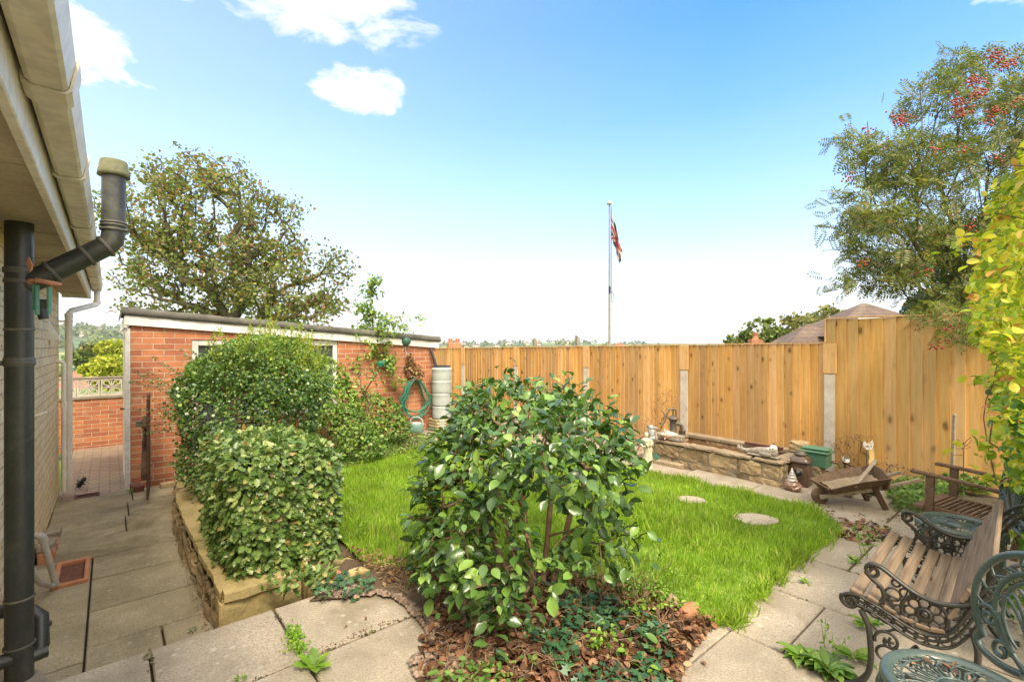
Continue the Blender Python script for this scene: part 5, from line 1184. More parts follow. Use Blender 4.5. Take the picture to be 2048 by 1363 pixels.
mb = MB(); mb.tube([(-.09, .02, .02), (-.25, .10, .08)], .018, 8); mb.build('bracket', 'rubber_black', GO)
p_ = ab(3.45, 7.42, 1.19); mb = MB()
for k in range(5): mb.tube([(.09*math.sin(2*math.pi*i/12)+.02*k, -.03-.012*k, .05*math.cos(2*math.pi*i/12)) for i in range(13)], .012, 6)
o = mb.build('hose_reel', 'hose_green', None, p_, TH); tag(o, 'small green coil of hose hung high on the brick wall', 'hose')
mb = MB(); mb.tube([(0, 0, 0), (0, 0, .95)], .009, 6); p_ = ab(4.83, 6.95, -.05); o = mb.build('garden_cane', 'rubber_black', None, p_); tag(o, 'thin dark cane standing in front of the water butt', 'cane')
# ================================================================ cast iron bench
BO = Vector((1.50, 2.10, 0)); brz = math.atan2(.683, .73)
BE = thing('garden_bench', 'garden bench with weathered wooden slats and ornate black cast iron ends', 'bench', BO, brz)
# local x along the bench, local -y from the seat front to the back (u = -y)
BL = .94
def cpt(u, z, x=0): return (x, -u, z)
def sm_path(pts, n=6):
    out = []; m = len(pts)
    for i in range(m-1):
        p0 = pts[max(i-1, 0)]; p1 = pts[i]; p2 = pts[i+1]; p3 = pts[min(i+2, m-1)]
        for k in range(n):
            t_ = k/n; out.append(tuple(.5*((2*p1[c_])+(-p0[c_]+p2[c_])*t_+(2*p0[c_]-5*p1[c_]+4*p2[c_]-p3[c_])*t_*t_+(-p0[c_]+3*p1[c_]-3*p2[c_]+p3[c_])*t_**3) for c_ in range(len(p1))))
    out.append(pts[-1]); return out
def spiral(cu, cz, r0, r1, a0, turns, n=18):
    return [(cu+(r0+(r1-r0)*i/n)*math.cos(a0+turns*2*math.pi*i/n), cz+(r0+(r1-r0)*i/n)*math.sin(a0+turns*2*math.pi*i/n)) for i in range(n+1)]
def bench_end(x):
    e = thing('iron_end', '', '', (0, 0, 0)); 
    for k_ in list(e.keys()): del e[k_]
    bpy.data.objects.remove(e)
    mb = MB()
    def t2(pts, r=.008, sm=True, fl=1.0, n=7):
        q = sm_path(pts, 5) if sm else pts
        mb.tube([cpt(u, z, x) for u, z in q], r, n, flat=fl, upv=(1, 0, 0))
    # broad moulded bands: seat rail curving up into the back
    rail = [(-.035, .385), (.0, .405), (.05, .40), (.12, .375), (.19, .345), (.25, .335), (.31, .36), (.35, .42), (.385, .50), (.42, .58), (.46, .65), (.50, .695), (.545, .715)]
    railo = [(.02, .365), (.07, .355), (.13, .33), (.19, .302), (.25, .292), (.32, .312), (.372, .38), (.41, .46), (.445, .54), (.485, .61), (.53, .655)]
    q1 = sm_path(rail, 5); q2 = sm_path(railo, 5)
    mb.tube([cpt(u, z, x) for u, z in q1], .0115, 8, flat=.65, upv=(1, 0, 0)); mb.tube([cpt(u, z, x) for u, z in q2], .009, 8, flat=.65, upv=(1, 0, 0))
    # thin web with a row of rings between both
    n_ = 19
    for i in range(n_):
        f = (i+.5)/n_; a_ = q1[int(f*(len(q1)-1)*.96+1)]; b_ = q2[int(f*(len(q2)-1))]; cx, cz = (a_[0]+b_[0])/2, (a_[1]+b_[1])/2; rr = .42*math.hypot(a_[0]-b_[0], a_[1]-b_[1])
        mb.tube([cpt(cx+rr*math.cos(k*math.pi/5), cz+rr*math.sin(k*math.pi/5), x) for k in range(11)], .0042, 5, cap=False)
        if i < n_-1:
            mb.tube([cpt(cx, cz, x), cpt((q1[int((f+1/n_)*(len(q1)-1)*.96+1)][0]+q2[int((f+1/n_)*(len(q2)-1))][0])/2, (q1[int((f+1/n_)*(len(q1)-1)*.96+1)][1]+q2[int((f+1/n_)*(len(q2)-1))][1])/2, x)], .006, 5)
    o_ = mb.build('side_frame', 'iron', BE)
    mb = MB()
    t2(spiral(-.005, .372, .034, .006, R(150), 1.35), .009); t2(spiral(-.005, .372, .020, .004, R(-60), .8), .006)
    mb.build('seat_scroll', 'iron', o_)
    mb = MB()       # arm rest
    t2([(.055, .545), (.075, .560), (.11, .553), (.16, .520), (.22, .487), (.28, .475), (.34, .487), (.40, .52), (.43, .56)], .0125, fl=.75)
    t2(spiral(.078, .530, .030, .006, R(80), 1.4), .0075)
    t2([(.05, .52), (.075, .495), (.105, .47), (.115, .43), (.09, .395), (.05, .39)], .009)
    mb.build('arm_rest', 'iron', o_)
    mb = MB()       # pierced rosette under the arm
    cu, cz = .245, .412
    for rr, th_ in ((.072, .0075), (.020, .008)): t2([(cu+rr*math.cos(k*math.pi/12), cz+rr*math.sin(k*math.pi/12)) for k in range(25)], th_, False)
    for k in range(8):
        a_ = k*math.pi/4; t2([(cu+.045*math.cos(a_)+.0185*math.cos(b_*math.pi/5), cz+.045*math.sin(a_)+.0185*math.sin(b_*math.pi/5)) for b_ in range(11)], .0048, False, n=5)
    mb.blob(cpt(cu, cz, x), (.012, .016, .016), 10, 8, .05); mb.build('rosette', 'iron', o_)
    mb = MB()       # open scroll work on both sides of the rosette
    for (u_, z_, r_) in ((.145, .455, .026), (.125, .405, .022), (.165, .40, .018), (.185, .475, .018), (.155, .505, .014), (.335, .455, .022), (.33, .41, .018), (.365, .49, .016)):
        t2([(u_+r_*math.cos(k*math.pi/6), z_+r_*math.sin(k*math.pi/6)) for k in range(13)], .0048, False, n=5)
    for a_, b_ in (((.09, .47), (.18, .44)), ((.115, .43), (.19, .37)), ((.32, .47), (.39, .52)), ((.31, .43), (.37, .46)), ((.20, .49), (.22, .47)), ((.14, .38), (.15, .36))): t2([a_, ((a_[0]+b_[0])/2+.008, (a_[1]+b_[1])/2-.01), b_], .005)
    # under the rail: shell, curls and vine
    t2(spiral(.13, .25, .048, .012, R(200), -1.1), .0065); t2(spiral(.12, .19, .040, .012, R(60), .9), .006); t2(spiral(.31, .24, .045, .012, R(-20), 1.1), .0065); t2(spiral(.30, .165, .04, .01, R(120), -.9), .006)
    t2([(.075, .30), (.10, .28), (.15, .31)], .005); t2([(.10, .13), (.16, .12), (.215, .14), (.27, .12), (.33, .13)], .0075)
    for k in range(7):
        a_ = R(-150+k*20); t2([(.22, .275), (.22+.055*math.cos(a_), .245+.075*math.sin(a_))], .0055, False, n=5)
    for (u_, z_) in ((.13, .25), (.31, .24), (.155, .215), (.285, .20), (.36, .45), (.13, .43)):
        for k in range(5): a_ = k*2*math.pi/5; t2([(u_, z_), (u_+.02*math.cos(a_), z_+.02*math.sin(a_))], .0055, False, n=5)
    mb.build('scroll_work', 'iron', o_)
    for nm, pts, rr in (('leg', [(.035, .345), (.06, .29), (.068, .22), (.070, .15), (.062, .09), (.040, .045), (.01, .015), (-.02, .008)], [.017, .018, .017, .017, .016, .020, .020, .014]), ('leg', [(.385, .40), (.40, .33), (.395, .25), (.385, .17), (.39, .10), (.41, .045), (.44, .015), (.47, .008)], [.015, .016, .015, .015, .016, .019, .02, .014])):
        mb = MB(); q = sm_path([(u, z, r_) for (u, z), r_ in zip(pts, rr)], 4); mb.tube([cpt(u, z, x) for u, z, r_ in q], [r_ for u, z, r_ in q], 8, flat=.7, upv=(1, 0, 0))
        u_, z_ = pts[-1]; mb.obox(cpt(u_-.03, .008, x), cpt(u_+.04, .008, x), .045, .012, .004); mb.build(nm, 'iron', o_)
for x_ in (0, BL): bench_end(x_)
for k, (u_, z_) in enumerate(((.018, .418), (.078, .408), (.135, .388), (.190, .370), (.240, .362), (.285, .366))):
    mb = MB(); mb.box(-.01, BL+.01, -.023, .023, -.009, .009, .004); o = mb.build('seat_slat', 'bench_wood', BE, (0, -u_, z_)); o.rotation_euler = (R((14, 18, 18, 12, 3, -12)[k]), 0, 0)
for k, (u_, z_, tl) in enumerate(((.345, .455, 65), (.378, .535, 64), (.412, .612, 62), (.447, .685, 60))):
    mb = MB(); mb.box(-.01, BL+.01, -.031, .031, -.009, .009, .004); o = mb.build('back_slat', 'bench_wood', BE, (0, -u_+.014, z_)); o.rotation_euler = (R(-tl), 0, 0)
# ================================================================ ornate green cast chairs
def chair():
    t_ = thing('metal_chair', 'dark green ornate cast metal chair with round pierced seat, closest to the bottom right corner', 'chair', (1.40, 1.48, 0), 0, 'green cast metal garden chairs')
    mb = MB(); SZ = .43; RR = .20
    mb.lathe([(RR-.036, SZ-.006), (RR-.030, SZ+.002), (RR-.008, SZ+.004), (RR, SZ-.002), (RR+.004, SZ-.016), (RR-.002, SZ-.026), (RR-.03, SZ-.014), (RR-.036, SZ-.006)], 56, cap=False); rim = mb.build('seat_rim', 'green_metal', t_)
    mb = MB()
    def rg(r_, th_, n=40): mb.tube([(r_*math.cos(k*2*math.pi/n), r_*math.sin(k*2*math.pi/n), SZ-.006) for k in range(n+1)], th_, 6, cap=False)
    rg(.058, .005); rg(.145, .0035); mb.lathe([(.055, SZ-.009), (.055, SZ-.004), (.0, SZ-.004)], 28)
    NP = 20
    for k in range(NP):
        a_ = 2*math.pi*k/NP; da = math.pi/NP
        def pt(r_, q): return (r_*math.cos(a_+q), r_*math.sin(a_+q), SZ-.006)
        mb.tube([pt(.058, 0), pt(.085, da*.55), pt(.118, da*.62), pt(.138, 0), pt(.118, -da*.62), pt(.085, -da*.55), pt(.058, 0)], .0034, 5)
        mb.tube([pt(.145, 0), pt(.155, da*.5), pt(.165, da), pt(.155, da*1.5), pt(.145, 2*da)], .003, 5)
        mb.tube([pt(.138, 0), pt(.165, 0)], .003, 5)
    mb.build('seat_lattice', 'green_metal', t_)
    mb = MB()
    for k in range(64): 
        if k in range(34, 50): continue
    for k in range(24):
        a_ = 2*math.pi*k/24; mb.tube([(RR*math.cos(a_), RR*math.sin(a_), SZ-.02), ((RR+.0)*math.cos(a_+.13), (RR+.0)*math.sin(a_+.13), SZ-.055), (RR*math.cos(a_+.26), RR*math.sin(a_+.26), SZ-.02)], .005, 5)
    mb.build('apron', 'green_metal', t_)
    for a_ in (R(45), R(135), R(225), R(315)):
        mb = MB(); q = sm_path([(RR-.02, SZ-.02), (RR+.005, SZ-.09), (RR-.02, .22), (RR-.035, .12), (RR+.01, .03), (RR+.035, .006)], 4)
        mb.tube([(r_*math.cos(a_), r_*math.sin(a_), z_) for r_, z_ in q], .012, 8); mb.build('leg', 'green_metal', t_)
    # back, on the local +x side: oval medallion with spokes and lower scrolls
    bx = .225; cz = .625; RA, RB = .205, .205
    def bp(y, z): return (bx+.10*(z-.45), y, z)
    mb = MB()
    def t3(pts, r_, n=7, sm=True): q = sm_path(pts, 5) if sm else pts; mb.tube([bp(*p) for p in q], r_, n, flat=.8)
    oval = lambda ra, rb, a0, a1, n=40: [(ra*math.cos(a0+(a1-a0)*k/n), cz+rb*math.sin(a0+(a1-a0)*k/n)) for k in range(n+1)]
    t3(oval(RA, RB, R(-38), R(218)), .0125, 9, False)
    for sg in (-1, 1): t3([(sg*a, b) for a, b in [(.162, .535), (.178, .55), (.185, .575)]], .012); t3([(sg*y, z) for y, z in spiral(.148, .572, .040, .008, R(-40), 1.5)], .010)
    bk = mb.build('back_frame', 'green_metal', t_)
    mb = MB()
    t3(oval(.135, .150, R(-60), R(240)), .009, 7, False); t3(oval(.108, .122, R(-60), R(240)), .006, 7, False)
    for k in range(30): a_ = R(-60+k*10); t3([(.121*math.cos(a_), cz+.136*math.sin(a_)), (.1215*math.cos(a_), cz+.1365*math.sin(a_)+.001)], .008, 6, False)
    for k in range(13):
        a_ = R(-20+k*220/12); e = (.20*math.cos(a_), cz+.21*math.sin(a_))
        a0, a1 = a_-R(6), a_+R(6); t3([(.138*math.cos(a0), cz+.153*math.sin(a0)), (.168*math.cos(a0), cz+.18*math.sin(a0)), e], .005, 5, False); t3([(.138*math.cos(a1), cz+.153*math.sin(a1)), (.168*math.cos(a0), cz+.18*math.sin(a0))], .005, 5, False)
    mb.build('back_ring', 'green_metal', bk)
    mb = MB()
    for sg in (-1, 1):
        for k in range(4): t3([(0, .50), (sg*(.010+.012*k), .60), (sg*(.02+.026*k), .70-.012*k), (sg*(.035+.03*k), .735-.03*k)], .006, 5)
        t3([(sg*a, b) for a, b in [(.02, .46), (.07, .50), (.10, .55), (.125, .60)]], .010); t3([(sg*a, b) for a, b in spiral(.10, .485, .034, .008, R(180), -1.3)], .009)
        t3([(sg*.03, .45), (sg*.10, .44), (sg*.16, .45), (sg*.185, .475), (sg*.17, .50)], .013)
    t3([(0, .44), (0, .56), (0, .76)], .008); mb.blob(bp(0, .50), (.012, .03, .04), 10, 8, .1)
    mb.build('back_scrolls', 'green_metal', bk)
    return t_
ch1 = chair()
ch2 = copy_tree(ch1); ch2.location = (2.64, 2.80, .02); ch2.rotation_euler = (0, 0, -.5); ch2['label'] = 'green ornate metal chair half hidden between the bench arm and the hedge'
# pale worn patch of bare metal on the near rim
mb = MB(); n = 12
P = [[(r_*math.cos(R(205+35*i/n)), r_*math.sin(R(205+35*i/n)), z_) for r_, z_ in ((.175, .4345), (.19, .436), (.2005, .4315), (.205, .416))] for i in range(n+1)]
mb.grid(P); mb.build('worn_patch', 'green_metal_worn', ch1)
# ================================================================ folding wooden armchair
FC = thing('wooden_armchair', 'dark brown slatted wooden armchair between the fence and the metal bench', 'armchair', (2.95, 3.42, 0), math.atan2(-.87, .50))
# local x from the front to the back, y across (0 = near-right arm ... )
SW = .42
for y_, nm in ((0.0, 'arm'), (SW, 'arm')):
    mb = MB(); q = [(-.05, .585), (.0, .583), (.10, .578), (.30, .562), (.45, .545)]
    for i in range(4): mb.obox((q[i][0], y_, q[i][1]), (q[i+1][0]+.006, y_, q[i+1][1]), .05-.004*i, .022, .006)
    mb.tube([(-.05, y_-.02, .585), (-.05, y_+.02, .585)], .012, 10); mb.build('arm_rest', 'chair_wood', FC)
    mb = MB(); mb.obox((.05, y_, .57), (.03, y_, .0), .024, .05, .004); mb.build('leg', 'chair_wood', FC)
    mb = MB(); mb.obox((.54, y_, .86), (.36, y_, .0), .024, .05, .004); mb.build('leg', 'chair_wood', FC)
mb = MB()
for k in range(11): mb.obox((.03+.032*k, .03, .36-.002*k), (.03+.032*k, SW-.03, .36-.002*k), .020, .014, .002)
mb.build('seat_slats', 'chair_wood', FC)
mb = MB(); mb.obox((-.01, -.03, .345), (-.01, SW+.03, .345), .055, .03, .005); mb.obox((0, .015, .34), (.42, .015, .33), .022, .04, .003); mb.obox((0, SW-.015, .34), (.42, SW-.015, .33), .022, .04, .003); mb.build('seat_frame', 'chair_wood', FC)
mb = MB()
for k in range(8): y_ = .05+.046*k; mb.obox((.44, y_, .42), (.53, y_, .82), .03, .012, .002)
mb.obox((.535, 0, .84), (.535, SW, .84), .02, .06, .004); mb.obox((.435, 0, .40), (.435, SW, .40), .02, .05, .004); mb.build('backrest', 'chair_wood', FC)
# kerb stones between the hedge bed and the patio
for k, (x0, x1, a_, zt, lab) in enumerate(((.99, 1.32, 3.03, .035, 'squared yellow kerb stone below the holly hedge, next to the wall corner'), (1.34, 1.60, 3.02, .02, 'mossy kerb stone half covered by ivy between holly hedge and patio'))):
    mb = MB(); mb.rbox(-(x1-x0)/2, (x1-x0)/2, -.05, .05, -.2, zt, .014, .04, k); o = mb.build('kerb_stone', 'yellow_stone', None, ab((x0+x1)/2, a_, 0), TH+.05*k); tag(o, lab, 'stone', 'kerb stones beside the patio')
# ================================================================ lawn and planting beds
def pxpoly(pts, z=0): return [tuple(gp(x, y, z).xy) for x, y in pts]
def topab(pl): return [toab(p) for p in pl]
lawn_px = [(640,1020),(640,965),(700,935),(790,907),(860,893),(930,882),(1050,885),(1180,900),(1262,940),(1370,964),(1500,992),(1600,1014),(1640,1032),(1672,1050),(1680,1064),(1655,1088),(1600,1122),(1545,1168),(1500,1205),(1485,1245),(1430,1252),(1380,1232),(1300,1185),(1200,1167),(1050,1152),(900,1142),(800,1142),(720,1122),(680,1080)]
lawn = pxpoly(lawn_px)
sheet('lawn', 'lawn_base', topab(lawn), .2, .012, .004, sd=1)
stones_px = [(1382, 1004, 27, 8), (1511, 1043, 42, 12)]
def near_stone(X, Y):
    m = np.zeros(X.shape, bool)
    for px, py, rx, ry in stones_px:
        c_ = gp(px, py); m |= ((X-c_.x)/(rx/F*c_.y))**2+((Y-c_.y)/(ry*c_.y**2/(EYE*F)))**2 < 1
    return m
def sample_poly(poly, n, rg=rng):
    P_ = np.array(poly); lo, hi = P_.min(0), P_.max(0); out = np.zeros((0, 2))
    while len(out) < n:
        q = lo+(hi-lo)*rg.random((n*2, 2)); out = np.concatenate([out, q[inpoly(q[:, 0], q[:, 1], poly)]])
    return out[:n]
def height(P): return gh(P[:, 0], P[:, 1])
def grass():
    n = 150000; g_ = np.random.default_rng(5); q = sample_poly(lawn, n, g_)
    q += g_.normal(size=q.shape)*.012
    cl = np.sin(q[:, 0]*3.1+1)*np.sin(q[:, 1]*2.7)+np.sin(q[:, 0]*7.3)*np.sin(q[:, 1]*6.1+2)*.6+np.sin(q[:, 0]*19+q[:, 1]*13)*.4
    bare = gp(1290, 1106); bp_ = np.exp(-(((q[:, 0]-bare.x)/.16)**2+((q[:, 1]-bare.y)/.10)**2))
    bare = gp(1655, 1052); bp_ += .6*np.exp(-(((q[:, 0]-bare.x)/.25)**2+((q[:, 1]-bare.y)/.08)**2))
    keep = ~near_stone(q[:, 0], q[:, 1]) & (g_.random(n) > bp_*.93); q = q[keep]; cl = cl[keep]; n = len(q)
    P = np.column_stack([q, height(q)+.008]); L = (.036+.010*cl+.016*g_.random(n))*np.where(g_.random(n) < .06, 1.6, 1)
    D = g_.normal(size=(n, 3))*.42+np.array([.10, -.08, 1.0])+np.column_stack([.18*np.sin(q[:, 1]*4+q[:, 0]*2), .18*np.sin(q[:, 0]*5), np.zeros(n)]); D[:, 2] = np.abs(D[:, 2])+.25
    o = leaves('grass', P, D, rdir(n, g_), L*1.15, 'blade', 'grass_blade', wid=1.35); tag(o, kind='stuff')
    # long tufts along the paved edge
    es = []
    pl = lawn[8:24]
    for i in range(len(pl)-1):
        a_, b_ = np.array(pl[i]), np.array(pl[i+1]); m = int(np.linalg.norm(b_-a_)*70)
        for k in range(m):
            c_ = a_+(b_-a_)*g_.random()+g_.normal(size=2)*.025; w_ = max(0, math.sin(c_[0]*9)*math.sin(c_[1]*7)+.5)
            for j in range(int(9*w_)+3): es.append((*(c_+g_.normal(size=2)*.016), .05+.05*w_*g_.random()))
    es = np.array(es); n = len(es); P = np.column_stack([es[:, :2], height(es[:, :2])+.004]); D = g_.normal(size=(n, 3))*.55; D[:, 2] = .9
    o = leaves('edge_grass', P, D, rdir(n, g_), es[:, 2], 'blade', 'grass_blade', wid=1.1); tag(o, kind='stuff')
grass()
for k, (px, py, rx, ry) in enumerate(stones_px):
    c_ = gp(px, py); mb = MB(); a_, b_ = rx/F*c_.y, ry*c_.y**2/(EYE*F)
    mb.prism([(a_*math.cos(t_*math.pi/9)*(1+.05*math.sin(t_*2.3+k)), b_*math.sin(t_*math.pi/9)*(1+.05*math.cos(t_*3.1))) for t_ in range(18)], 0, .022)
    o = mb.build('stepping_stone', 'slab', None, (c_.x, c_.y, gz(c_.x, c_.y)+.006)); tag(o, ('smaller rounded stepping stone sunk in the lawn nearer the pond', 'larger pale stepping stone sunk in the lawn toward the wheelbarrow')[k], 'stepping stone', 'stepping stones in the lawn')
bed_px = [(618,1205),(655,1175),(690,1120),(720,1118),(800,1138),(900,1138),(1050,1148),(1200,1162),(1300,1180),(1380,1228),(1430,1250),(1400,1285),(1372,1330),(1350,1400),(1330,1500),(840,1500),(850,1400),(845,1320),(850,1262),(800,1205),(755,1190),(690,1200)]
bed = pxpoly(bed_px)
sheet('shrub_bed', 'soil', topab(bed), .08, .014, .010, sd=4)
# pebbles at the edge of the bed
def pebbles():
    g_ = np.random.default_rng(9); reg = pxpoly([(640,1190),(700,1175),(760,1185),(800,1195),(850,1230),(900,1180),(1000,1250),(960,1420),(860,1420),(815,1325),(868,1300),(850,1262),(800,1207),(755,1194),(690,1204)])
    q = sample_poly(reg, 1500, g_); mb = MB(); rs = random.Random(2)
    ico = [(0,0,1)]+[(math.cos(a_)*.85, math.sin(a_)*.85, .35) for a_ in np.arange(6)*math.pi/3]+[(math.cos(a_+.5), math.sin(a_+.5), -.35) for a_ in np.arange(6)*math.pi/3]
    fc = [(0, 1+k, 1+(k+1) % 6) for k in range(6)]+[(1+k, 7+k, 1+(k+1) % 6) for k in range(6)]+[(1+(k+1) % 6, 7+k, 7+(k+1) % 6) for k in range(6)]
    for x, y in q:
        r_ = rs.uniform(.007, .016); e = (r_*rs.uniform(.9, 1.5), r_*rs.uniform(.8, 1.1), r_*rs.uniform(.5, .8)); a_ = rs.uniform(0, 6.3); ca, sa = math.cos(a_), math.sin(a_)
        mb.add([(x+u*e[0]*ca-v*e[1]*sa, y+u*e[0]*sa+v*e[1]*ca, .022+rs.uniform(-.002, .006)+w_*e[2]) for u, v, w_ in ico], fc, True)
    tag(mb.build('pebbles', 'pebble'), kind='stuff')
pebbles()
def litter(name, poly, n, size, mat, z0=.02, kind='oval', seed=1, up=1.2, thick=.02, dens=None, wid=1.0, slope=0):
    g_ = np.random.default_rng(seed); q = sample_poly(poly, n, g_)
    if dens is not None: q = q[g_.random(len(q)) < dens(q)]
    n = len(q); P = np.column_stack([q, height(q)+z0+g_.random(n)*thick]); N = rdir(n, g_)+np.array([0, 0, up]); D = rdir(n, g_); D[:, 2] = D[:, 2]*.35+slope
    o = leaves(name, P, D, N, size*(.6+.7*g_.random(n)), kind, mat, wid=wid); return tag(o, kind='stuff')
cz_ = np.array([.25, 2.55])
litter('leaf_litter', bed, 7500, .044, 'dead_leaf', .016, seed=1, thick=.03, up=.9, dens=lambda q: np.clip(.25+.9*np.exp(-((q[:, 0]-.35)/.75)**2)-.5*(q[:, 0] < -.45), 0, 1))
litter('leaf_litter', pxpoly([(1670,1045),(1720,1040),(1790,1060),(1800,1085),(1740,1090),(1680,1075)]), 150, .05, 'dead_leaf', .004, seed=2, thick=.012)
litter('scattered_leaves', pxpoly([(560,1225),(1390,1240),(1500,1363),(1350,1363),(600,1240)]), 60, .03, 'dead_leaf', .004, seed=3, thick=.004, dens=lambda q: .6+0*q[:, 0])
litter('scattered_leaves', pxpoly([(1640,1010),(1850,1030),(1800,1060),(1650,1050)]), 40, .035, 'dead_leaf', .004, seed=6, thick=.004)
ivy_reg = pxpoly([(960,1215),(1080,1180),(1200,1200),(1330,1260),(1345,1420),(1150,1420),(1080,1300),(980,1260)])
litter('ivy', ivy_reg, 1500, .046, 'ivy_leaf', .03, 'lobed', 4, 1.6, .05, lambda q: np.clip(.55+.9*np.sin(q[:, 0]*8+1)*np.sin(q[:, 1]*9), 0, 1))
litter('ivy', pxpoly([(615,1165),(700,1150),(760,1180),(740,1200),(630,1215)]), 120, .045, 'ivy_leaf', .02, 'lobed', 14, 1.6, .04)
litter('ground_cover', pxpoly([(820,1370),(900,1330),(1010,1330),(1130,1340),(1120,1440),(830,1440)]), 420, .035, 'ground_green', .03, 'oval', 5, 1.4, .05, lambda q: np.clip(.4+1.2*np.sin(q[:, 0]*9)*np.sin(q[:, 1]*14+1), 0, 1))
litter('ground_cover', pxpoly([(1170,1300),(1290,1220),(1340,1290),(1300,1400),(1200,1400)]), 300, .035, 'weed_leaf', .04, 'oval', 15, 1.4, .06, lambda q: np.clip(.1+1.2*np.sin(q[:, 0]*11)*np.sin(q[:, 1]*12+2), 0, 1))
# weeds between the raised bed and the lawn, and below the shed
litter('ground_cover', pxpoly([(655,905),(720,885),(820,868),(870,880),(850,898),(760,925),(690,945),(655,960)]), 5200, .036, 'ground_green', .0, 'quad', 7, .8, .09)
litter('dry_cover', pxpoly([(655,905),(720,885),(820,868),(870,880),(850,898),(760,925),(690,945),(655,960)]), 1500, .035, 'dry_leaf', .0, 'quad', 8, .8, .08)
litter('ground_cover', pxpoly([(1262,1180),(1330,1185),(1400,1235),(1330,1235),(1250,1200)]), 320, .03, 'weed_leaf', .015, 'oval', 17, 1.2, .06)
litter('dry_cover', pxpoly([(700,1110),(800,1135),(1200,1165),(1250,1200),(1000,1190),(760,1175)]), 900, .035, 'dry_leaf', .01, 'quad', 18, .8, .08)
litter('weed_patch', pxpoly([(1765,985),(1830,968),(1890,972),(1905,1010),(1870,1030),(1800,1030)]), 1500, .04, 'ground_green', .0, 'lobed', 9, 1.2, .13)
litter('weed_patch', pxpoly([(1880,960),(1960,965),(1990,990),(1900,985)]), 600, .05, 'ground_green', .0, 'lobed', 19, 1.2, .16)
litter('weed_patch', pxpoly([(1655,920),(1720,905),(1790,925),(1780,945),(1670,940)]), 300, .04, 'ground_green', .0, 'quad', 10, 1.2, .07)
litter('creeping_weed', pxpoly([(1640,1072),(1700,1078),(1800,1090),(1700,1050),(1800,1062)]), 200, .02, 'weed_leaf', .0, 'quad', 20, 1.2, .03)
litter('joint_moss', pxpoly([(598,1318),(612,1308),(762,1244),(800,1236),(804,1244),(764,1254),(620,1318)]), 150, .012, 'dead_leaf', .0, 'quad', 11, 1.0, .006)
litter('lawn_weeds', lawn, 1500, .022, 'ground_green', .02, 'oval', 61, 1.4, .035, lambda q: np.clip(.1+1.4*np.sin(q[:, 0]*5+1)*np.sin(q[:, 1]*6), 0, 1))
litter('lawn_thatch', lawn, 2600, .035, 'dry_leaf', .006, 'blade', 62, .6, .03, lambda q: np.clip(.15+1.2*np.sin(q[:, 0]*4+2)*np.sin(q[:, 1]*5+1), 0, 1), wid=1.2)
jp = []
g_ = np.random.default_rng(63)
for (b0, a0, b1, a1) in ((.147, 2.94, .147, 1.5), (.71, 2.94, .71, 1.6), (.147, 2.37, .71, 2.37), (.71, 2.37, 1.31, 2.37), (-.46, 2.37, .147, 2.37), (3.13, 2.9, 3.13, 1.0), (3.75, 3.2, 3.75, .8), (3.13, 2.3, 3.75, 2.3), (3.5, 2.96, 4.9, 2.96), (4.1, 2.96, 4.1, 4.2), (4.7, 3, 4.7, 4.8)):
    m = int(math.hypot(b1-b0, a1-a0)*110)
    for k in range(m):
        f = g_.random(); q = ab(b0+(b1-b0)*f, a0+(a1-a0)*f)
        if math.sin(f*19+b0*7) > -.35: jp.append((q.x+g_.normal()*.006, q.y+g_.normal()*.006, gz(q.x, q.y)+.001+.004*g_.random()))
jp = np.array(jp); m = len(jp); o = leaves('joint_moss', jp, rdir(m, g_)*np.array([1, 1, .3]), rdir(m, g_)*.5+np.array([0, 0, 1.]), .011*(.5+g_.random(m)), 'quad', 'dry_moss', wid=1.8); tag(o, kind='stuff')
def sticks(name, poly, n, mat, L, r_, seed, zz=.03, rise=.25, z1=None, label=None):
    g_ = random.Random(seed); q = sample_poly(poly, n, np.random.default_rng(seed)); mb = MB()
    for x, y in q:
        a_ = g_.uniform(0, 6.3); l_ = L*g_.uniform(.4, 1.2); e = g_.uniform(-.1, rise); z = gz(x, y)+zz
        mb.tube([(x, y, z), (x+l_*.5*math.cos(a_), y+l_*.5*math.sin(a_), z+l_*e*.7+.01), (x+l_*math.cos(a_+.2), y+l_*math.sin(a_+.2), z+l_*e)], [r_, r_*.8, r_*.4], 4, cap=False)
    return tag(mb.build(name, mat), kind='stuff')
sticks('twig_litter', pxpoly([(760,1160),(1000,1150),(1300,1190),(1380,1240),(1300,1400),(900,1400),(860,1250)]), 300, 'dry_twig', .16, .0025, 3, .03, .5)
sticks('upright_stems', pxpoly([(780,1125),(1000,1140),(1290,1165),(1300,1225),(1000,1200),(800,1190)]), 200, 'dry_twig', .17, .002, 4, .02, 2.2)
# moss and debris line along the joint of wall and path
litter('path_debris', [tuple(ab(b_, a_).xy) for b_, a_ in ((.44, 3.0), (.52, 3.0), (.49, 3.6), (.47, 4.5), (.46, 5.2), (.43, 5.2), (.42, 4.2))], 260, .014, 'dry_leaf', -.245, 'quad', 12, 1, .006)
for k, (px, py, r_, lab) in enumerate(((965, 1262, .055, 'rounded tan stone lying among dead leaves at the front of the camellia'), (1378, 1232, .06, 'rough edging stone at the right end of the shrub bed'), (1345, 1212, .05, 'edging stone between lawn and shrub bed beside the right end stone'), (1160, 1000, .05, 'stone half hidden'), (668, 1160, .05, 'small red stone at the corner of the holly hedge'))):
    if k == 3: continue
    c_ = gp(px, py); mb = MB(); mb.blob((0, 0, .02), (r_*1.2, r_*.8, r_*.7), 12, 8, .12, k+20); o = mb.build('edging_stone', ('tan_stone', 'terracotta', 'tan_stone', '', 'terracotta')[k], None, (c_.x, c_.y, .01), k*.7); tag(o, lab, 'stone', 'edging stones of the shrub bed')
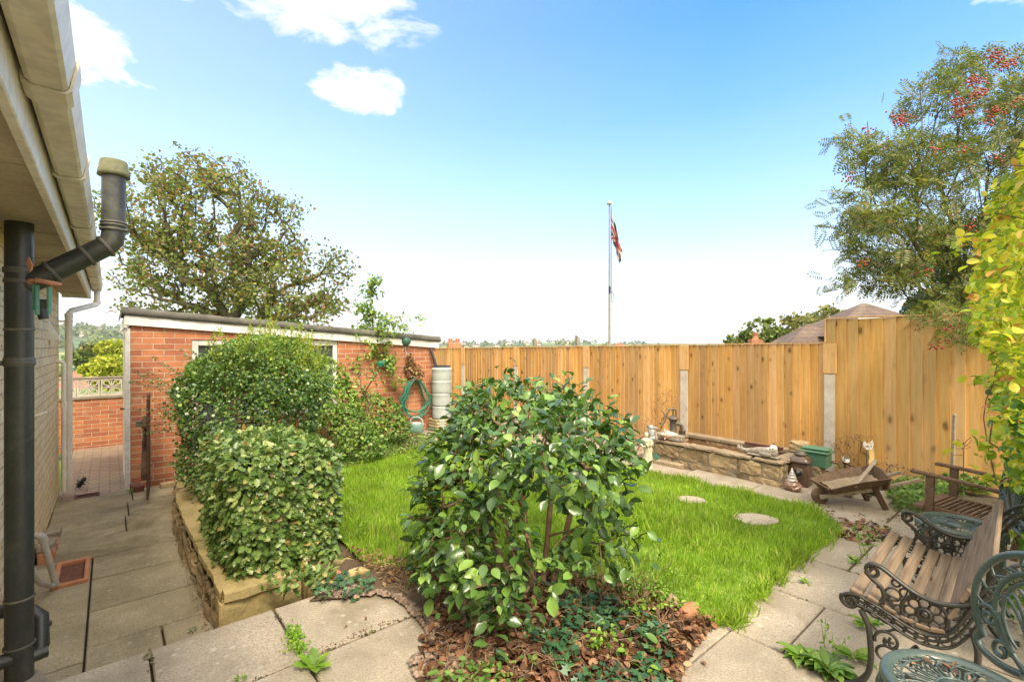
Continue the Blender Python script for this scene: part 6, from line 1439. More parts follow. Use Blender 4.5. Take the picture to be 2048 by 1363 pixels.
# ================================================================ plants
def plant(name, label, cat, loc, group=None): return thing(name, label, cat, loc, 0, group)
def stemmed(parent, name, base, targets, rtip, mat, seg=.12, **kw):
    ch = grow(base, targets, seg=seg, rtip=rtip, **kw); branch_mesh(ch, name, mat, parent); return ch
V3 = np.array
def shift(ells, o): return [((c[0]-o[0], c[1]-o[1], c[2]-o[2]), r) for c, r in ells]
# ---- camellia, the large bush in the middle
def camellia():
    o = V3([.12, 2.86, 0.0]); g_ = np.random.default_rng(12)
    t_ = plant('camellia_bush', 'large glossy dark green camellia bush in the centre, bare stems showing below', 'bush', tuple(o))
    E = [((.10, 3.05, .93), (.52, .75, .22)), ((.26, 2.75, .88), (.44, .50, .21)), ((.14, 3.75, 1.02), (.58, .45, .20)), ((-.02, 3.3, 1.04), (.36, .45, .2)), ((-.20, 2.70, .82), (.24, .3, .26)), ((.46, 2.95, .95), (.3, .4, .22)), ((.49, 2.75, .74), (.2, .3, .24)), ((-.30, 2.72, .55), (.22, .32, .36)), ((-.10, 2.40, .50), (.23, .22, .30)), ((-.36, 2.62, .30), (.18, .25, .18)), ((.12, 2.33, .36), (.15, .16, .15)), ((-.06, 2.28, .22), (.10, .1, .16)), ((.52, 2.62, .40), (.15, .2, .14)), ((.36, 2.50, .40), (.12, .12, .08))]
    E = shift(E, o+V3([.02, 0, 0])); P, D = union(5000, E, .70, g_); P2, D2 = union(160, E[:4], .3, g_)
    sprigs = []
    for c_, d_, m in (((.62, 2.70, .80), (.20, .0, .05), 8), ((.60, 2.52, .58), (.2, -.05, -.12), 9), ((-.10, 2.20, .16), (-.02, -.05, -.12), 9), ((.35, 3.2, 1.22), (.02, 0, .10), 7), ((-.05, 3.6, 1.22), (.02, 0, .10), 7), ((-.30, 2.9, .98), (-.1, 0, .06), 8), ((.02, 3.5, 1.24), (.0, 0, .10), 6), ((.62, 2.3, .12), (.12, -.0, -.02), 7)):
        for k in range(m): f = k/m; sprigs.append(V3(c_)-o+V3(d_)*f+g_.normal(size=3)*.022)
    sp = V3(sprigs); P = np.concatenate([P, P2, sp]); D = np.concatenate([D, D2, rdir(len(sp), g_)]); n = len(P)
    lump = np.sin(P[:, 0]*11+1)*np.sin(P[:, 1]*10+2)*np.sin(P[:, 2]*12); keep = (lump > -.42) | (g_.random(n) < .35); P, D = P[keep], D[keep]; n = len(P)
    P = P+D*(.035*np.sin(P[:, :1]*23+P[:, 1:2]*17)+.035*np.abs(g_.normal(size=(len(P), 1)))*(g_.random((len(P), 1)) < .35))
    ax = D*V3([1, 1, .15])+rdir(n, g_)*.85+V3([0, 0, -.28]); N = D*.55+V3([0, 0, .8])+rdir(n, g_)*.55
    leaves('foliage', P, ax, N, .073*(.5+.7*g_.random(n)), 'oval', 'camellia_leaf', t_, wid=1.15, sm=True)
    tg = P[g_.choice(n, 230, False)]*V3([.93, .93, .97]); tg = tg[tg[:, 2] > .22]
    for k, (bx_, by_, top) in enumerate((((-.02, .0), 0, (-.10, .10, .55)), ((.06, .03), 0, (.05, .2, .58)), ((.10, -.03), 0, (.30, .05, .60)), ((.02, -.05), 0, (-.28, -.1, .5)))):
        pass
    base = [(0, 0, -.03), (.0, .01, .08), (.01, .02, .20)]
    subs = np.array_split(tg[np.argsort(tg[:, 0])], 5)
    for k, s_ in enumerate(subs):
        q = s_.mean(0); b2 = [(.05*(k-2), .03*((k*7) % 3-1), -.03), (.055*(k-2)+q[0]*.10, q[1]*.12, .13), (q[0]*.40+.03*(k-2), q[1]*.35, .33), (q[0]*.7, q[1]*.6, .52)]
        stemmed(t_, 'stem', b2, list(s_), .0027, 'bark_tan', .12, pw=.52, wig=.10, rmax=.021, rg=g_)
camellia()
def camellia_back():
    pass
# ---- skimmia-like shrub with red buds at the left of the camellia
def budded():
    o = V3([-.50, 2.98, 0]); g_ = np.random.default_rng(22)
    t_ = plant('budded_shrub', 'thin upright shrub with yellow green leaves and red buds left of the camellia', 'shrub', tuple(o))
    tips = [V3([x, y, z]) for x, y, z in zip(g_.uniform(-.12, .15, 26), g_.uniform(-.22, .2, 26), g_.uniform(.25, .95, 26)**1.0)]
    tips = [t if t[2] < .7 or t[0] > 0 else t*V3([.5, 1, 1])+V3([.05, 0, 0]) for t in tips]
    ch = stemmed(t_, 'stem', [(.02, 0, -.02), (.01, 0, .06), (.02, 0, .14)], tips, .003, 'bark_tan', .1, wig=.08, rg=g_)
    P = []; D = []; N = []
    for pts, rr in ch[1:]:
        e = V3(pts[-1]); d = norm(V3(pts[-1])-V3(pts[0]))
        for j, f in enumerate((0, .03, .06, .10, .15, .2)):
            for k in range(5 if j < 2 else 3):
                a_ = g_.random()*6.3; v = norm(V3([math.cos(a_), math.sin(a_), .35+.3*(j < 2)])); P.append(e-d*f); D.append(v); N.append(d+V3([0, 0, .6]))
    leaves('foliage', P, D, N, .062*(.7+.5*g_.random(len(P))), 'oval', 'shrub_leaf', t_, wid=.8, sm=True)
    mb = MB()
    for pts, rr in ch[1:20]:
        e = pts[-1]
        for k in range(9): q = g_.normal(size=3)*.012; mb.blob((e[0]+q[0], e[1]+q[1], e[2]+.018+q[2]), (.0055, .0055, .006), 6, 4, 0)
    mb.build('flower_buds', 'red_bud', t_)
budded()
# ---- clipped holly hedge on the retaining wall
def hedge_box(name, label, b0, b1, a0, a1, z0, z1, n, size, kind, mat, seed, loc, e=4.5, amp=.035):
    g_ = np.random.default_rng(seed); t_ = plant(name, label, 'hedge', loc)
    d = rdir(n*2, g_); c_ = V3([(b0+b1)/2, (a0+a1)/2, (z0+z1)/2]); r_ = V3([(b1-b0)/2, (a1-a0)/2, (z1-z0)/2])
    s = (np.abs(d)**e).sum(1)**(-1/e); q = d*s[:, None]                     # superellipsoid
    w_ = np.ones(len(q)); q = q[:n]
    dep = 1-np.abs(g_.normal(size=len(q)))*.07; L = 1+amp*(np.sin(q[:, 0]*5+1)*np.sin(q[:, 1]*6+2)+.7*np.sin(q[:, 2]*7+q[:, 0]*5)); q2 = q*(dep*L)[:, None]
    Pl = c_+q2*r_; nrm = norm(np.sign(q)*np.abs(q)**(e-1)/r_)
    X = Pl[:, 0]*CB-Pl[:, 1]*SB-loc[0]; Y = Pl[:, 0]*SB+Pl[:, 1]*CB-loc[1]; P = np.column_stack([X, Y, Pl[:, 2]-loc[2]])
    Dn = np.column_stack([nrm[:, 0]*CB-nrm[:, 1]*SB, nrm[:, 0]*SB+nrm[:, 1]*CB, nrm[:, 2]])
    return t_, P, Dn, g_
t_, P, D, g_ = hedge_box('holly_hedge', 'dense block shaped holly hedge with small spiny leaves on the yellow stone retaining wall', .57, 1.27, 3.36, 4.62, -.02, .79, 13500, .05, 'holly', 'holly_leaf', 33, tuple(ab(.92, 3.95, -.03)), 11.0, .025)
n = len(P); ax = D*.45+rdir(n, g_)*.75+V3([.15, -.1, -.45]); N = D*.8+V3([0, 0, .45])+rdir(n, g_)*.4
leaves('foliage', P, ax, N, .053*(.65+.6*g_.random(n)), 'holly', 'holly_leaf', t_, wid=1.15)
hz_ = ab(.92, 3.95, -.03)
def core(parent, name, mat, ells, seed, n=80, r_=.004):
    g2 = np.random.default_rng(seed); P_, D_ = union(n, ells, .2, g2); c_ = P_.mean(0)*V3([1, 1, 0]); base = [tuple(c_*V3([1, 1, 0])+V3([0, 0, 0.0])), tuple(c_+V3([0, 0, .12]))]
    stemmed(parent, name, base, list(P_), r_, mat, .12, rg=g2)
core(t_, 'stem', 'twig', [((0, 0, .40), (.36, .45, .36))], 3, 120)
g3 = np.random.default_rng(77)      # loose sprigs hanging over the front of the wall
P = []; 
for (px, py, s_) in ((560, 1185, .1), (600, 1178, .08), (640, 1165, .08), (520, 1150, .07), (655, 1130, .05), (450, 1130, .05), (415, 1060, .05)):
    c_ = gp(px, py, .03) - hz_
    for k in range(46): P.append(V3(c_)+g3.normal(size=3)*V3([s_*.6, s_*.3, s_*.35])+V3([0, .06, .05]))
P = V3(P); n = len(P); leaves('trailing_foliage', P, rdir(n, g3)+V3([0, -.6, -.2]), rdir(n, g3)*.5+V3([0, -.3, .9]), .05*(.7+.5*g3.random(n)), 'holly', 'holly_leaf', t_, wid=1.05)
# ---- big small-leaved bush behind it with bright upright shoots
def bigbush():
    o = V3([*ab(1.25, 5.5).xy, 0]); g_ = np.random.default_rng(41)
    t_ = plant('rounded_bush', 'big rounded dark small leaved bush in front of the outbuilding, topped by bright shoots', 'bush', tuple(o))
    E = [((-.12, .0, 1.0), (.70, .60, .36)), ((.14, .0, .88), (.42, .5, .38)), ((-.12, -.25, .60), (.50, .42, .42)), ((.0, .1, 1.28), (.34, .36, .20)), ((-.50, -.15, 1.12), (.26, .25, .20)), ((.30, -.2, 1.12), (.26, .25, .2)), ((-.2, -.3, 1.18), (.28, .25, .2)), ((-.62, -.1, .88), (.22, .22, .2)), ((.12, -.45, .88), (.28, .2, .2)), ((-.35, -.5, .85), (.25, .2, .22)), ((.40, -.1, .75), (.22, .22, .2)), ((-.38, -.05, .80), (.46, .5, .42)), ((-.25, -.2, .3), (.52, .4, .35))]
    P, D = union(33000, E, .86, g_); n = len(P)
    lump = np.sin(P[:, 0]*9+1)*np.sin(P[:, 1]*9+2)+np.sin(P[:, 2]*11+P[:, 0]*5); P = P+D*(.05*lump+.03*np.sin(P[:, 0]*23)*np.sin(P[:, 1]*21+P[:, 2]*25))[:, None]+g_.normal(size=P.shape)*.026
    keep = (lump > -1.2) | (g_.random(n) < .3); P, D = P[keep], D[keep]; n = len(P)
    leaves('foliage', P, D*.6+rdir(n, g_)*.8+V3([0, 0, .15]), D+V3([0, 0, .5])+rdir(n, g_)*.7, .033*(.6+.7*g_.random(n)), 'quad', 'box_leaf', t_, wid=1.5)
    P2, D2 = union(13000, [((.0, .05, 1.40), (.46, .45, .20)), ((.14, .1, 1.10), (.46, .45, .28)), ((-.3, -.1, 1.22), (.4, .4, .2))], .8, g_); n = len(P2)
    leaves('young_foliage', P2, D2+rdir(n, g_)*.8, D2+rdir(n, g_)*.7, .032*(.6+.7*g_.random(n)), 'quad', 'shrub_leaf', t_, wid=1.4)
    P3, D3 = union(150, E, .3, g_); stemmed(t_, 'stem', [(0, 0, -.02), (0, 0, .15), (.02, 0, .4)], list(P3), .004, 'twig', .14, rg=g_)
    mb = MB(); Pl = []; Dl = []
    for k in range(190):
        a_ = g_.random()*6.3; r_ = g_.random()**.5*.62; x, y = .02+r_*math.cos(a_), .05+r_*.7*math.sin(a_); z = 1.56-.5*r_; h = g_.uniform(.12, .42)*(1-.4*r_); dx, dy = g_.normal(size=2)*.07
        mb.tube([(x, y, z-.1), (x+dx*.6, y+dy*.6, z+h*.6), (x+dx*1.3, y+dy*1.3, z+h)], [.003, .0022, .001], 3, cap=False)
        for j in range(int(h*110)): f = g_.random(); v = rdir(1, g_)[0]; Pl.append((x+dx*1.3*f, y+dy*1.3*f, z+h*f)); Dl.append(v*V3([1, 1, .4])+V3([0, 0, .5]))
    mb.build('shoot_stem', 'young_shoot', t_); n = len(Pl); leaves('shoot_leaves', Pl, Dl, rdir(n, g_), .022*(.6+.7*g_.random(n)), 'quad', 'young_shoot', t_, wid=1.5)
    # odd sprigs to the left
    mb = MB(); Pl = []
    for k in range(75):
        th_ = g_.uniform(-.3, 3.9) if k > 25 else g_.uniform(1.2, 3.9); c_ = V3([-.22+.66*math.cos(th_), -.1+.3*math.sin(th_*2+k), .95+.42*math.sin(th_)]); d = norm(V3([math.cos(th_), -.3, .4*math.sin(th_)+.25])); L = g_.uniform(.12, .28)
        mb.tube([tuple(c_-d*.1), tuple(c_+d*L)], [.0025, .001], 3, cap=False)
        for j in range(int(L*90)): Pl.append(c_+d*L*g_.random()+g_.normal(size=3)*.006)
    mb.build('side_shoot', 'twig', t_); n = len(Pl); leaves('shoot_leaves', Pl, rdir(n, g_), rdir(n, g_), .022*(.6+.7*g_.random(n)), 'quad', 'box_leaf', t_, wid=1.3)
bigbush()
def ellbush(name, label, loc, ells, n, size, mat, seed, kind='quad', wid=1.3, shell=.8, stems=60, rt=.0035, smat='twig', cat='shrub', group=None, lump=.06, drop=-.9, extra=None):
    g_ = np.random.default_rng(seed); t_ = plant(name, label, cat, loc, group)
    P, D = union(n, ells, shell, g_); sc_ = np.mean([r[0] for c, r in ells])
    lu = np.sin(P[:, 0]*4.5/sc_+seed)*np.sin(P[:, 1]*4.5/sc_+2)+np.sin(P[:, 2]*5/sc_+P[:, 0]*3/sc_)
    P = P+D*(lump*sc_*lu)[:, None]+g_.normal(size=P.shape)*.03*sc_; keep = (lu > drop) | (g_.random(len(P)) < .3); P, D = P[keep], D[keep]; m = len(P)
    leaves('foliage', P, D*.5+rdir(m, g_)*.9+V3([0, 0, -.1]), D*.7+V3([0, 0, .5])+rdir(m, g_)*.6, size*(.6+.7*g_.random(m)), kind, mat, t_, wid=wid, sm=kind != 'quad')
    if stems:
        P3, _ = union(stems, ells, .3, g_); zb = 0.0
        stemmed(t_, 'stem', [(0, 0, -.02), (0, 0, .1*sc_+.02)], list(P3), rt, smat, .15*max(1, sc_), rg=g_)
    return t_
b_ = ab(2.25, 6.75)
ellbush('climber', 'yellow green broad leaved climber over the outbuilding window, right of the rounded bush', (b_.x, b_.y, 0), [((0, 0, 1.0), (.38, .25, .30)), ((.16, .0, .75), (.33, .25, .33)), ((-.22, -.1, 1.2), (.3, .2, .2))], 2400, .062, 'climber_leaf', 51, 'oval', 1.1)
b_ = ab(2.3, 6.2)
ellbush('leafy_shrub', 'low mixed green shrub between holly hedge and rose stems', (b_.x, b_.y, -.02), [((0, 0, .40), (.42, .35, .38)), ((.3, -.2, .25), (.3, .25, .25))], 4200, .045, 'shrub_leaf', 52)
b_ = ab(2.98, 6.7)
ellbush('evergreen_shrub', 'compact leafy green shrub below the rose stems near the garden hose', (b_.x, b_.y, 0), [((.05, 0, .42), (.38, .32, .36)), ((-.25, -.1, .28), (.3, .3, .28)), ((.1, 0, .25), (.42, .35, .25))], 4200, .055, 'shrub_leaf', 53, 'oval', 1.1)
# sapling with tall airy stem
def sapling():
    b_ = gp(700, 893, 0); o = V3([b_.x, b_.y+.9, 0]); g_ = np.random.default_rng(61); Y = o[1]
    t_ = plant('rose_sapling', 'tall thin leafy sapling rising above the outbuilding roof', 'sapling', tuple(o))
    def L(px, py): q = at(px, py, Y); return V3([q.x-o[0], 0, q.z])
    trunk = [V3([L(728, 880)[0], 0, 0]), L(732, 860), L(741, 810), L(753, 765), L(756, 720), L(750, 675), L(744, 630), L(740, 590), L(741, 555)]
    base = [tuple(p) for p in trunk]; rr = [.028, .026, .024, .022, .018, .013, .009, .006, .003]
    mb = MB(); mb.tube(base, rr, 8, cap=False); mb.build('trunk', 'bark_green', t_)
    tg = []
    for (px, py, sx_, sy_, m) in ((745, 575, 14, 22, 12), (732, 620, 26, 24, 20), (755, 665, 42, 22, 34), (712, 690, 35, 25, 28), (800, 650, 25, 12, 8), (705, 735, 34, 25, 28), (765, 730, 30, 26, 24), (690, 790, 25, 25, 8), (790, 760, 20, 20, 5), (735, 700, 30, 20, 14)):
        for k in range(m): q = L(px+g_.normal()*sx_*.6, py+g_.normal()*sy_*.6); q[1] = g_.normal()*.15; tg.append(q)
    ch = grow([p for p in base], tg, seg=.12, rtip=.0022, wig=.1, rg=g_); mb = MB()
    for pts, r2 in ch[1:]: mb.tube(pts, [min(r_, .006) for r_ in r2], 4, cap=False)
    mb.build('branch', 'twig', t_)
    P = []
    for pts, r2 in ch[1:]:
        for j in range(15): k = g_.integers(max(0, len(pts)-3), len(pts)); P.append(V3(pts[k])+g_.normal(size=3)*.045)
    n = len(P); leaves('foliage', P, rdir(n, g_)+V3([0, 0, -.2]), rdir(n, g_)*.6+V3([0, 0, .9]), .07*(.5+.7*g_.random(n)), 'oval', 'climber_leaf', t_, wid=1.15)
sapling()
def rose():
    b_ = ab(2.75, 6.6); o = V3([b_.x, b_.y, 0]); g_ = np.random.default_rng(62)
    t_ = plant('rose_bush', 'tangle of bare reddish rose stems with few leaves against the brick wall', 'rose bush', tuple(o))
    tg = [V3([g_.normal()*.22-.02, g_.normal()*.12, g_.uniform(.35, 1.25)]) for k in range(90)]
    ch = stemmed(t_, 'stem', [(0, 0, -.02), (0, 0, .08)], tg, .0028, 'twig', .14, wig=.14, rg=g_)
    P = []
    for pts, r2 in ch[1:]:
        for j in range(3): P.append(V3(pts[-1])+g_.normal(size=3)*.04)
    n = len(P); leaves('foliage', P, rdir(n, g_), rdir(n, g_)+V3([0, 0, .6]), .05*(.5+.7*g_.random(n)), 'oval', 'climber_leaf', t_)
rose()
# dead brown hanging plant above the hose, small plants in the log planter
p_ = ab(3.98, 7.36, .95)
ellbush('dead_plant', 'dead brown hydrangea like plant drooping above the hose hook', (p_.x, p_.y, 1.0), [((0, 0, .10), (.14, .08, .14)), ((-.03, 0, .25), (.06, .05, .1)), ((.1, 0, .02), (.1, .06, .06))], 420, .05, 'dry_leaf', 71, 'quad', 1.5, .3, 20, .002, cat='plant')
p_ = gp(886, 862, -.03)
ellbush('planter_plants', 'small mixed succulents and sprigs growing in the log planter', (p_.x, p_.y, .22), [((0, 0, .03), (.19, .18, .06)), ((.10, .0, .12), (.10, .10, .16)), ((-.08, 0, .08), (.07, .07, .08))], 800, .035, 'shrub_leaf', 72, 'oval', 1.0, .3, 16, .002, cat='plant')
# dry shrubs by the fence
def dry(name, label, loc, tg_fn, n, seed, mat='dry_twig', leaf=None, nl=2, rt=.0013, cat='shrub', ls=.02):
    g_ = np.random.default_rng(seed); t_ = plant(name, label, cat, loc)
    tg = [V3(tg_fn(g_)) for k in range(n)]; ch = stemmed(t_, 'stem', [(0, 0, -.02), (0, 0, .05)], tg, rt, mat, .07, wig=.1, rg=g_)
    if leaf:
        P = []
        for pts, r2 in ch[1:]:
            for j in range(nl): P.append(V3(pts[-1])+g_.normal(size=3)*.018)
        m = len(P); leaves('foliage', P, rdir(m, g_), rdir(m, g_), ls*(.5+.8*g_.random(m)), 'quad', leaf, t_, wid=1.6)
p_ = at(1330, 860, 6.9)
dry('dry_shrub', 'dried brown shrub of thin upright twigs behind the bird ornament and hand pump', (p_.x, p_.y, -.1), lambda g: (g.normal()*.14+.0, g.normal()*.1, g.uniform(.35, .95)), 170, 81, leaf='dry_leaf', nl=1)
p_ = at(1272, 880, 6.8)
dry('dry_shrub', 'smaller brown twiggy shrub at the fence foot beside the camellia edge', (p_.x, p_.y, -.1), lambda g: (g.normal()*.13, g.normal()*.08, g.uniform(.25, .7)), 90, 82, leaf='dry_leaf', nl=1)
p_ = at(1705, 930, 5.75)
dry('dry_weeds', 'reddish brown dried weeds around the cat ornament by the nearest post', (p_.x, p_.y, -.05), lambda g: (g.normal()*.20, g.normal()*.12, g.uniform(.12, .52)), 230, 83, mat='twig', leaf='dry_leaf', nl=3, cat='weeds')
p_ = at(1780, 950, 5.2)
dry('dry_weeds', 'pale dried stalks behind the wheelbarrow handles', (p_.x, p_.y, -.03), lambda g: (g.normal()*.16, g.normal()*.08, g.uniform(.08, .25)), 110, 84, leaf='dry_leaf', nl=2, cat='weeds')
# single weeds
def rosette(px, py, label, n, L, seed, mat='weed_leaf', up=.5, kind='oval', wid=.75, z=0.0):
    c_ = gp(px, py, z); g_ = np.random.default_rng(seed); o_ = plant('weed', label, 'weed', (c_.x, c_.y, z), 'weeds growing in the paving')
    a_ = g_.random(n)*6.3; D = np.column_stack([np.cos(a_), np.sin(a_), up*(g_.random(n)*1.3)]); P = np.column_stack([np.cos(a_)*.01, np.sin(a_)*.01, g_.random(n)*.02]); N = np.column_stack([-np.cos(a_)*.3, -np.sin(a_)*.3, np.ones(n)])+rdir(n, g_)*.25
    lv = leaves('foliage', P, D, N, L*(.55+.6*g_.random(n)), kind, mat, o_, wid=wid, sm=True)
    # the foliage mesh itself carries the weed
    for k_ in ('label', 'category', 'group'): lv[k_] = o_[k_]
    lv.parent = None; lv.location = o_.location; lv.name = 'weed'; bpy.data.objects.remove(o_)
rosette(628, 1335, 'large leaved dandelion growing in the crossing of patio joints', 13, .085, 1, kind='holly', wid=1.1, up=.9)
rosette(1655, 1340, 'big spreading dock weed at the lower right beside the bench foot', 46, .11, 2, mat='ground_green')
rosette(1600, 1318, 'spreading weed left of the big dock near the bench foot', 22, .085, 3, mat='weed_leaf')
rosette(1708, 1318, 'weed tuft close against the bench front foot', 16, .08, 13, mat='weed_leaf')
rosette(1735, 1255, 'bright broad leaved weed under the front of the bench', 14, .075, 4, up=1.0)
rosette(1790, 1225, 'small bright weed under the bench seat', 10, .06, 5, up=1.0)
rosette(1710, 1125, 'thin weed in the paving joint near the bench front', 12, .05, 6, up=1.2)
rosette(482, 1362, 'tiny fern like weed at the bottom edge of the photo', 30, .022, 7, up=1.2, kind='quad')
rosette(1612, 1168, 'small tuft of grass weed in the paving by the lawn edge', 14, .035, 8, up=.7)
rosette(262, 985, 'small grass tuft at the outbuilding corner by the gate', 40, .06, 9, up=2.0, kind='blade', wid=1.5, z=-.25)
rosette(386, 1262, 'tiny bluish weed on the lower slab by the retaining wall corner', 14, .022, 10, mat='ivy_leaf', up=.6, z=-.25)
rosette(1214, 1345, 'bright leafed weed among the ivy near the bottom edge', 26, .05, 11, up=1.1, kind='lobed')
g_ = np.random.default_rng(91); c0 = gp(583, 1262); c1 = gp(602, 1312); P = []
for k in range(420): f = g_.random(); P.append(V3(c0)*(1-f)+V3(c1)*f+g_.normal(size=3)*V3([.022, .02, .012])+V3([0, 0, .022]))
o = leaves('fern_weed', P, rdir(420, g_)+V3([0, 0, .3]), rdir(420, g_)+V3([0, 0, .7]), .017*(.6+.6*g_.random(420)), 'quad', 'weed_leaf', wid=1.6); tag(o, 'feathery bright green weed running along a patio joint', 'weed')
def stalks(px, py, label, n, hmin, hmax, sp, seed, mat='weed_leaf', ls=.022, z=0.0, lpm=60):
    c_ = gp(px, py, z); g_ = np.random.default_rng(seed); t_ = plant('tall_weed', label, 'weed', (c_.x, c_.y, z)); mb = MB(); P = []
    for k in range(n):
        x, y = g_.normal(size=2)*sp; h = g_.uniform(hmin, hmax); dx, dy = g_.normal(size=2)*h*.18
        mb.tube([(x, y, -.01), (x+dx*.4, y+dy*.4, h*.5), (x+dx, y+dy, h)], [.002, .0016, .001], 4, cap=False)
        for j in range(int(h*lpm)): f = g_.random()**.7; P.append((x+dx*f*f+g_.normal()*.01, y+dy*f*f+g_.normal()*.01, h*f))
    mb.build('stem', mat, t_); n = len(P); leaves('foliage', P, rdir(n, g_)+V3([0, 0, .2]), rdir(n, g_)+V3([0, 0, .8]), ls*(.6+.7*g_.random(n)), 'oval', mat, t_)
stalks(1735, 1118, 'spindly green weed stalks standing in a paving joint before the bench', 5, .12, .24, .03, 1)
stalks(1235, 1195, 'spindly weeds with pale leaves at the right foot of the camellia', 16, .18, .42, .13, 2, 'shrub_leaf')
stalks(1300, 1200, 'low yellow green weeds between camellia and lawn', 14, .10, .24, .10, 3)
stalks(722, 1080, 'pale umbrella leaved weed at the hedge end of the lawn', 4, .10, .20, .03, 4)
stalks(1665, 1290, 'upright sprig among the dock weeds', 5, .06, .12, .04, 5)
# ================================================================ trees
def tree(name, label, loc, ells, ntg, per, lsize, lmat, bark, seed, base, rtip, pw=.5, seg=.5, kind='quad', wid=1.5, spread=.22, shell=.35, rmax=.3, group=None, cat='tree', droop=-.1, bias=.35, wig=.07):
    g_ = np.random.default_rng(seed); t_ = plant(name, label, cat, loc, group)
    P, D = union(ntg, ells, shell, g_)
    ch = grow(base, list(P), seg=seg, rtip=rtip, pw=pw, rmax=rmax, rg=g_, wig=wig, sag=.05, bias=bias)
    mb = MB(); mb.tube(ch[0][0], ch[0][1], 10, cap=False); mb.build('trunk', bark, t_)
    mb = MB()
    for pts, rr in ch[1:]: mb.tube(pts, rr, 3 if rr[0] < .012 else 6, cap=False)
    mb.build('branches', bark, t_)
    Q = []; Dq = []
    for pts, rr in ch[1:]:
        e = V3(pts[-1]); d = norm(e-V3(pts[max(0, len(pts)-3)])); m = max(2, int(per*g_.uniform(.5, 1.5)))
        for j in range(m): Q.append(e-d*g_.random()*spread*1.2+g_.normal(size=3)*spread*V3([.8, .8, .55])); Dq.append(d)
    Q = V3(Q); Dq = V3(Dq); m = len(Q)
    leaves('crown', Q, Dq*.4+rdir(m, g_)*.8+V3([0, 0, droop]), rdir(m, g_)*.8+V3([0, 0, .7]), lsize*(.6+.6*g_.random(m)), kind, lmat, t_, wid=wid)
    return t_, ch, g_
u_ = 15/F
def e15(px, py, rx, ry, dy=0, rz_=None): return (((px-1024)*u_+8.75, dy, 1.5-(py-HZ)*u_+.42), (rx*u_, (rx+ry)/2*u_, ry*u_))
tree('whitebeam_tree', 'large open crowned tree turning rust brown behind the brick outbuilding', (-8.75, 15, -.42),
     [e15(430, 430, 125, 118), e15(330, 440, 95, 90, -.5), e15(520, 450, 85, 85, .4), e15(400, 545, 155, 80), e15(280, 530, 60, 55, .4), e15(545, 555, 95, 80, -.5), e15(645, 560, 62, 72, .3), e15(610, 620, 90, 42), e15(310, 610, 65, 30), e15(480, 620, 120, 55, .6), e15(420, 345, 70, 40), e15(330, 350, 45, 35)],
     900, 24, .115, 'tree_leaf', 'bark_green', 101, [(0, 0, -.1), (.02, 0, 1.0), (-.05, 0, 2.0), (.0, 0, 2.8)], .011, .52, .5, spread=.22, wid=1.7, rmax=.13, bias=.8, wig=.05)
# berries tree on the right
r0 = V3([5.75, 6.15, -.42])
def rw(px, py, Y, r1, r2=None, r3=None): c_ = at(px, py, Y); return ((c_.x-r0[0], c_.y-r0[1], c_.z-r0[2]), (r1, r2 or r1, r3 or r1))
t_, ch, g_ = tree('rowan_tree', 'feathery leaved rowan tree with red berry clusters hanging over the tall fence panel', tuple(r0),
     [rw(1900, 400, 5.9, .95, .9, .85), rw(1990, 210, 5.9, .70, .7, .70), rw(1940, 120, 5.9, .35, .3, .2), rw(1800, 330, 5.7, .50, .5, .36), rw(1730, 290, 5.7, .38, .3, .13), rw(1690, 400, 5.6, .22, .2, .07), rw(1670, 270, 5.6, .14, .1, .05), rw(1690, 560, 5.6, .22, .2, .08), rw(1800, 480, 5.6, .62, .6, .40), rw(1730, 430, 5.6, .42, .4, .22), rw(1760, 560, 5.6, .42, .4, .14), rw(1900, 630, 5.2, .42, .5, .2), rw(1900, 560, 5.8, .62, .6, .5), rw(1990, 480, 5.8, .6, .6, .8), rw(1915, 665, 4.75, .32, .2, .12), rw(1850, 200, 5.8, .32, .3, .22), rw(1700, 500, 5.6, .2, .2, .10)],
     720, 7, .165, 'rowan_leaf', 'bark', 111, [(0, 0, -.1), (.02, 0, .8), (.05, -.05, 1.6), (.02, -.1, 2.2)], .0026, .50, .28, 'pinnate', 1.35, .095, .4, .06, droop=-.25, bias=1.6, wig=.035)
bc = [(1915, 205), (1985, 225), (1948, 162), (1990, 112), (1960, 185), (1925, 225), (2010, 130), (1800, 240), (1795, 228), (1975, 250), (1910, 425), (1940, 455), (1700, 355), (1960, 520), (1720, 525), (1880, 690), (2020, 450), (1990, 320), (1930, 300), (2030, 200), (1860, 540), (1735, 260), (1895, 655), (1870, 300)]
mbk = 0
for px, py in bc:
    c_ = at(px, py, 5.15 if py < 600 else 4.6); mb = MB(); m = 38 if (px, py) in bc[:8] else 11
    for k in range(m):
        q = g_.normal(size=3)*V3([.042, .04, .03]); mb.blob((c_.x-r0[0]+q[0], c_.y-r0[1]+q[1], c_.z-r0[2]+q[2]), (.011, .011, .011), 6, 4, 0)
    mb.build('berry_cluster', 'berry', t_)
p_ = at(1945, 690, 6.7)
ellbush('evergreen_bush', 'dark glossy evergreen bush behind the tall fence under the rowan', (p_.x, p_.y, -.4), [((-.2, 0, 2.35), (.62, .5, .55)), ((.35, 0, 2.4), (.6, .5, .7)), ((0, 0, 1.6), (.8, .6, .8))], 7000, .075, 'evergreen_leaf', 121, 'oval', 1.1, .8, 60, .008, 'bark', 'bush')
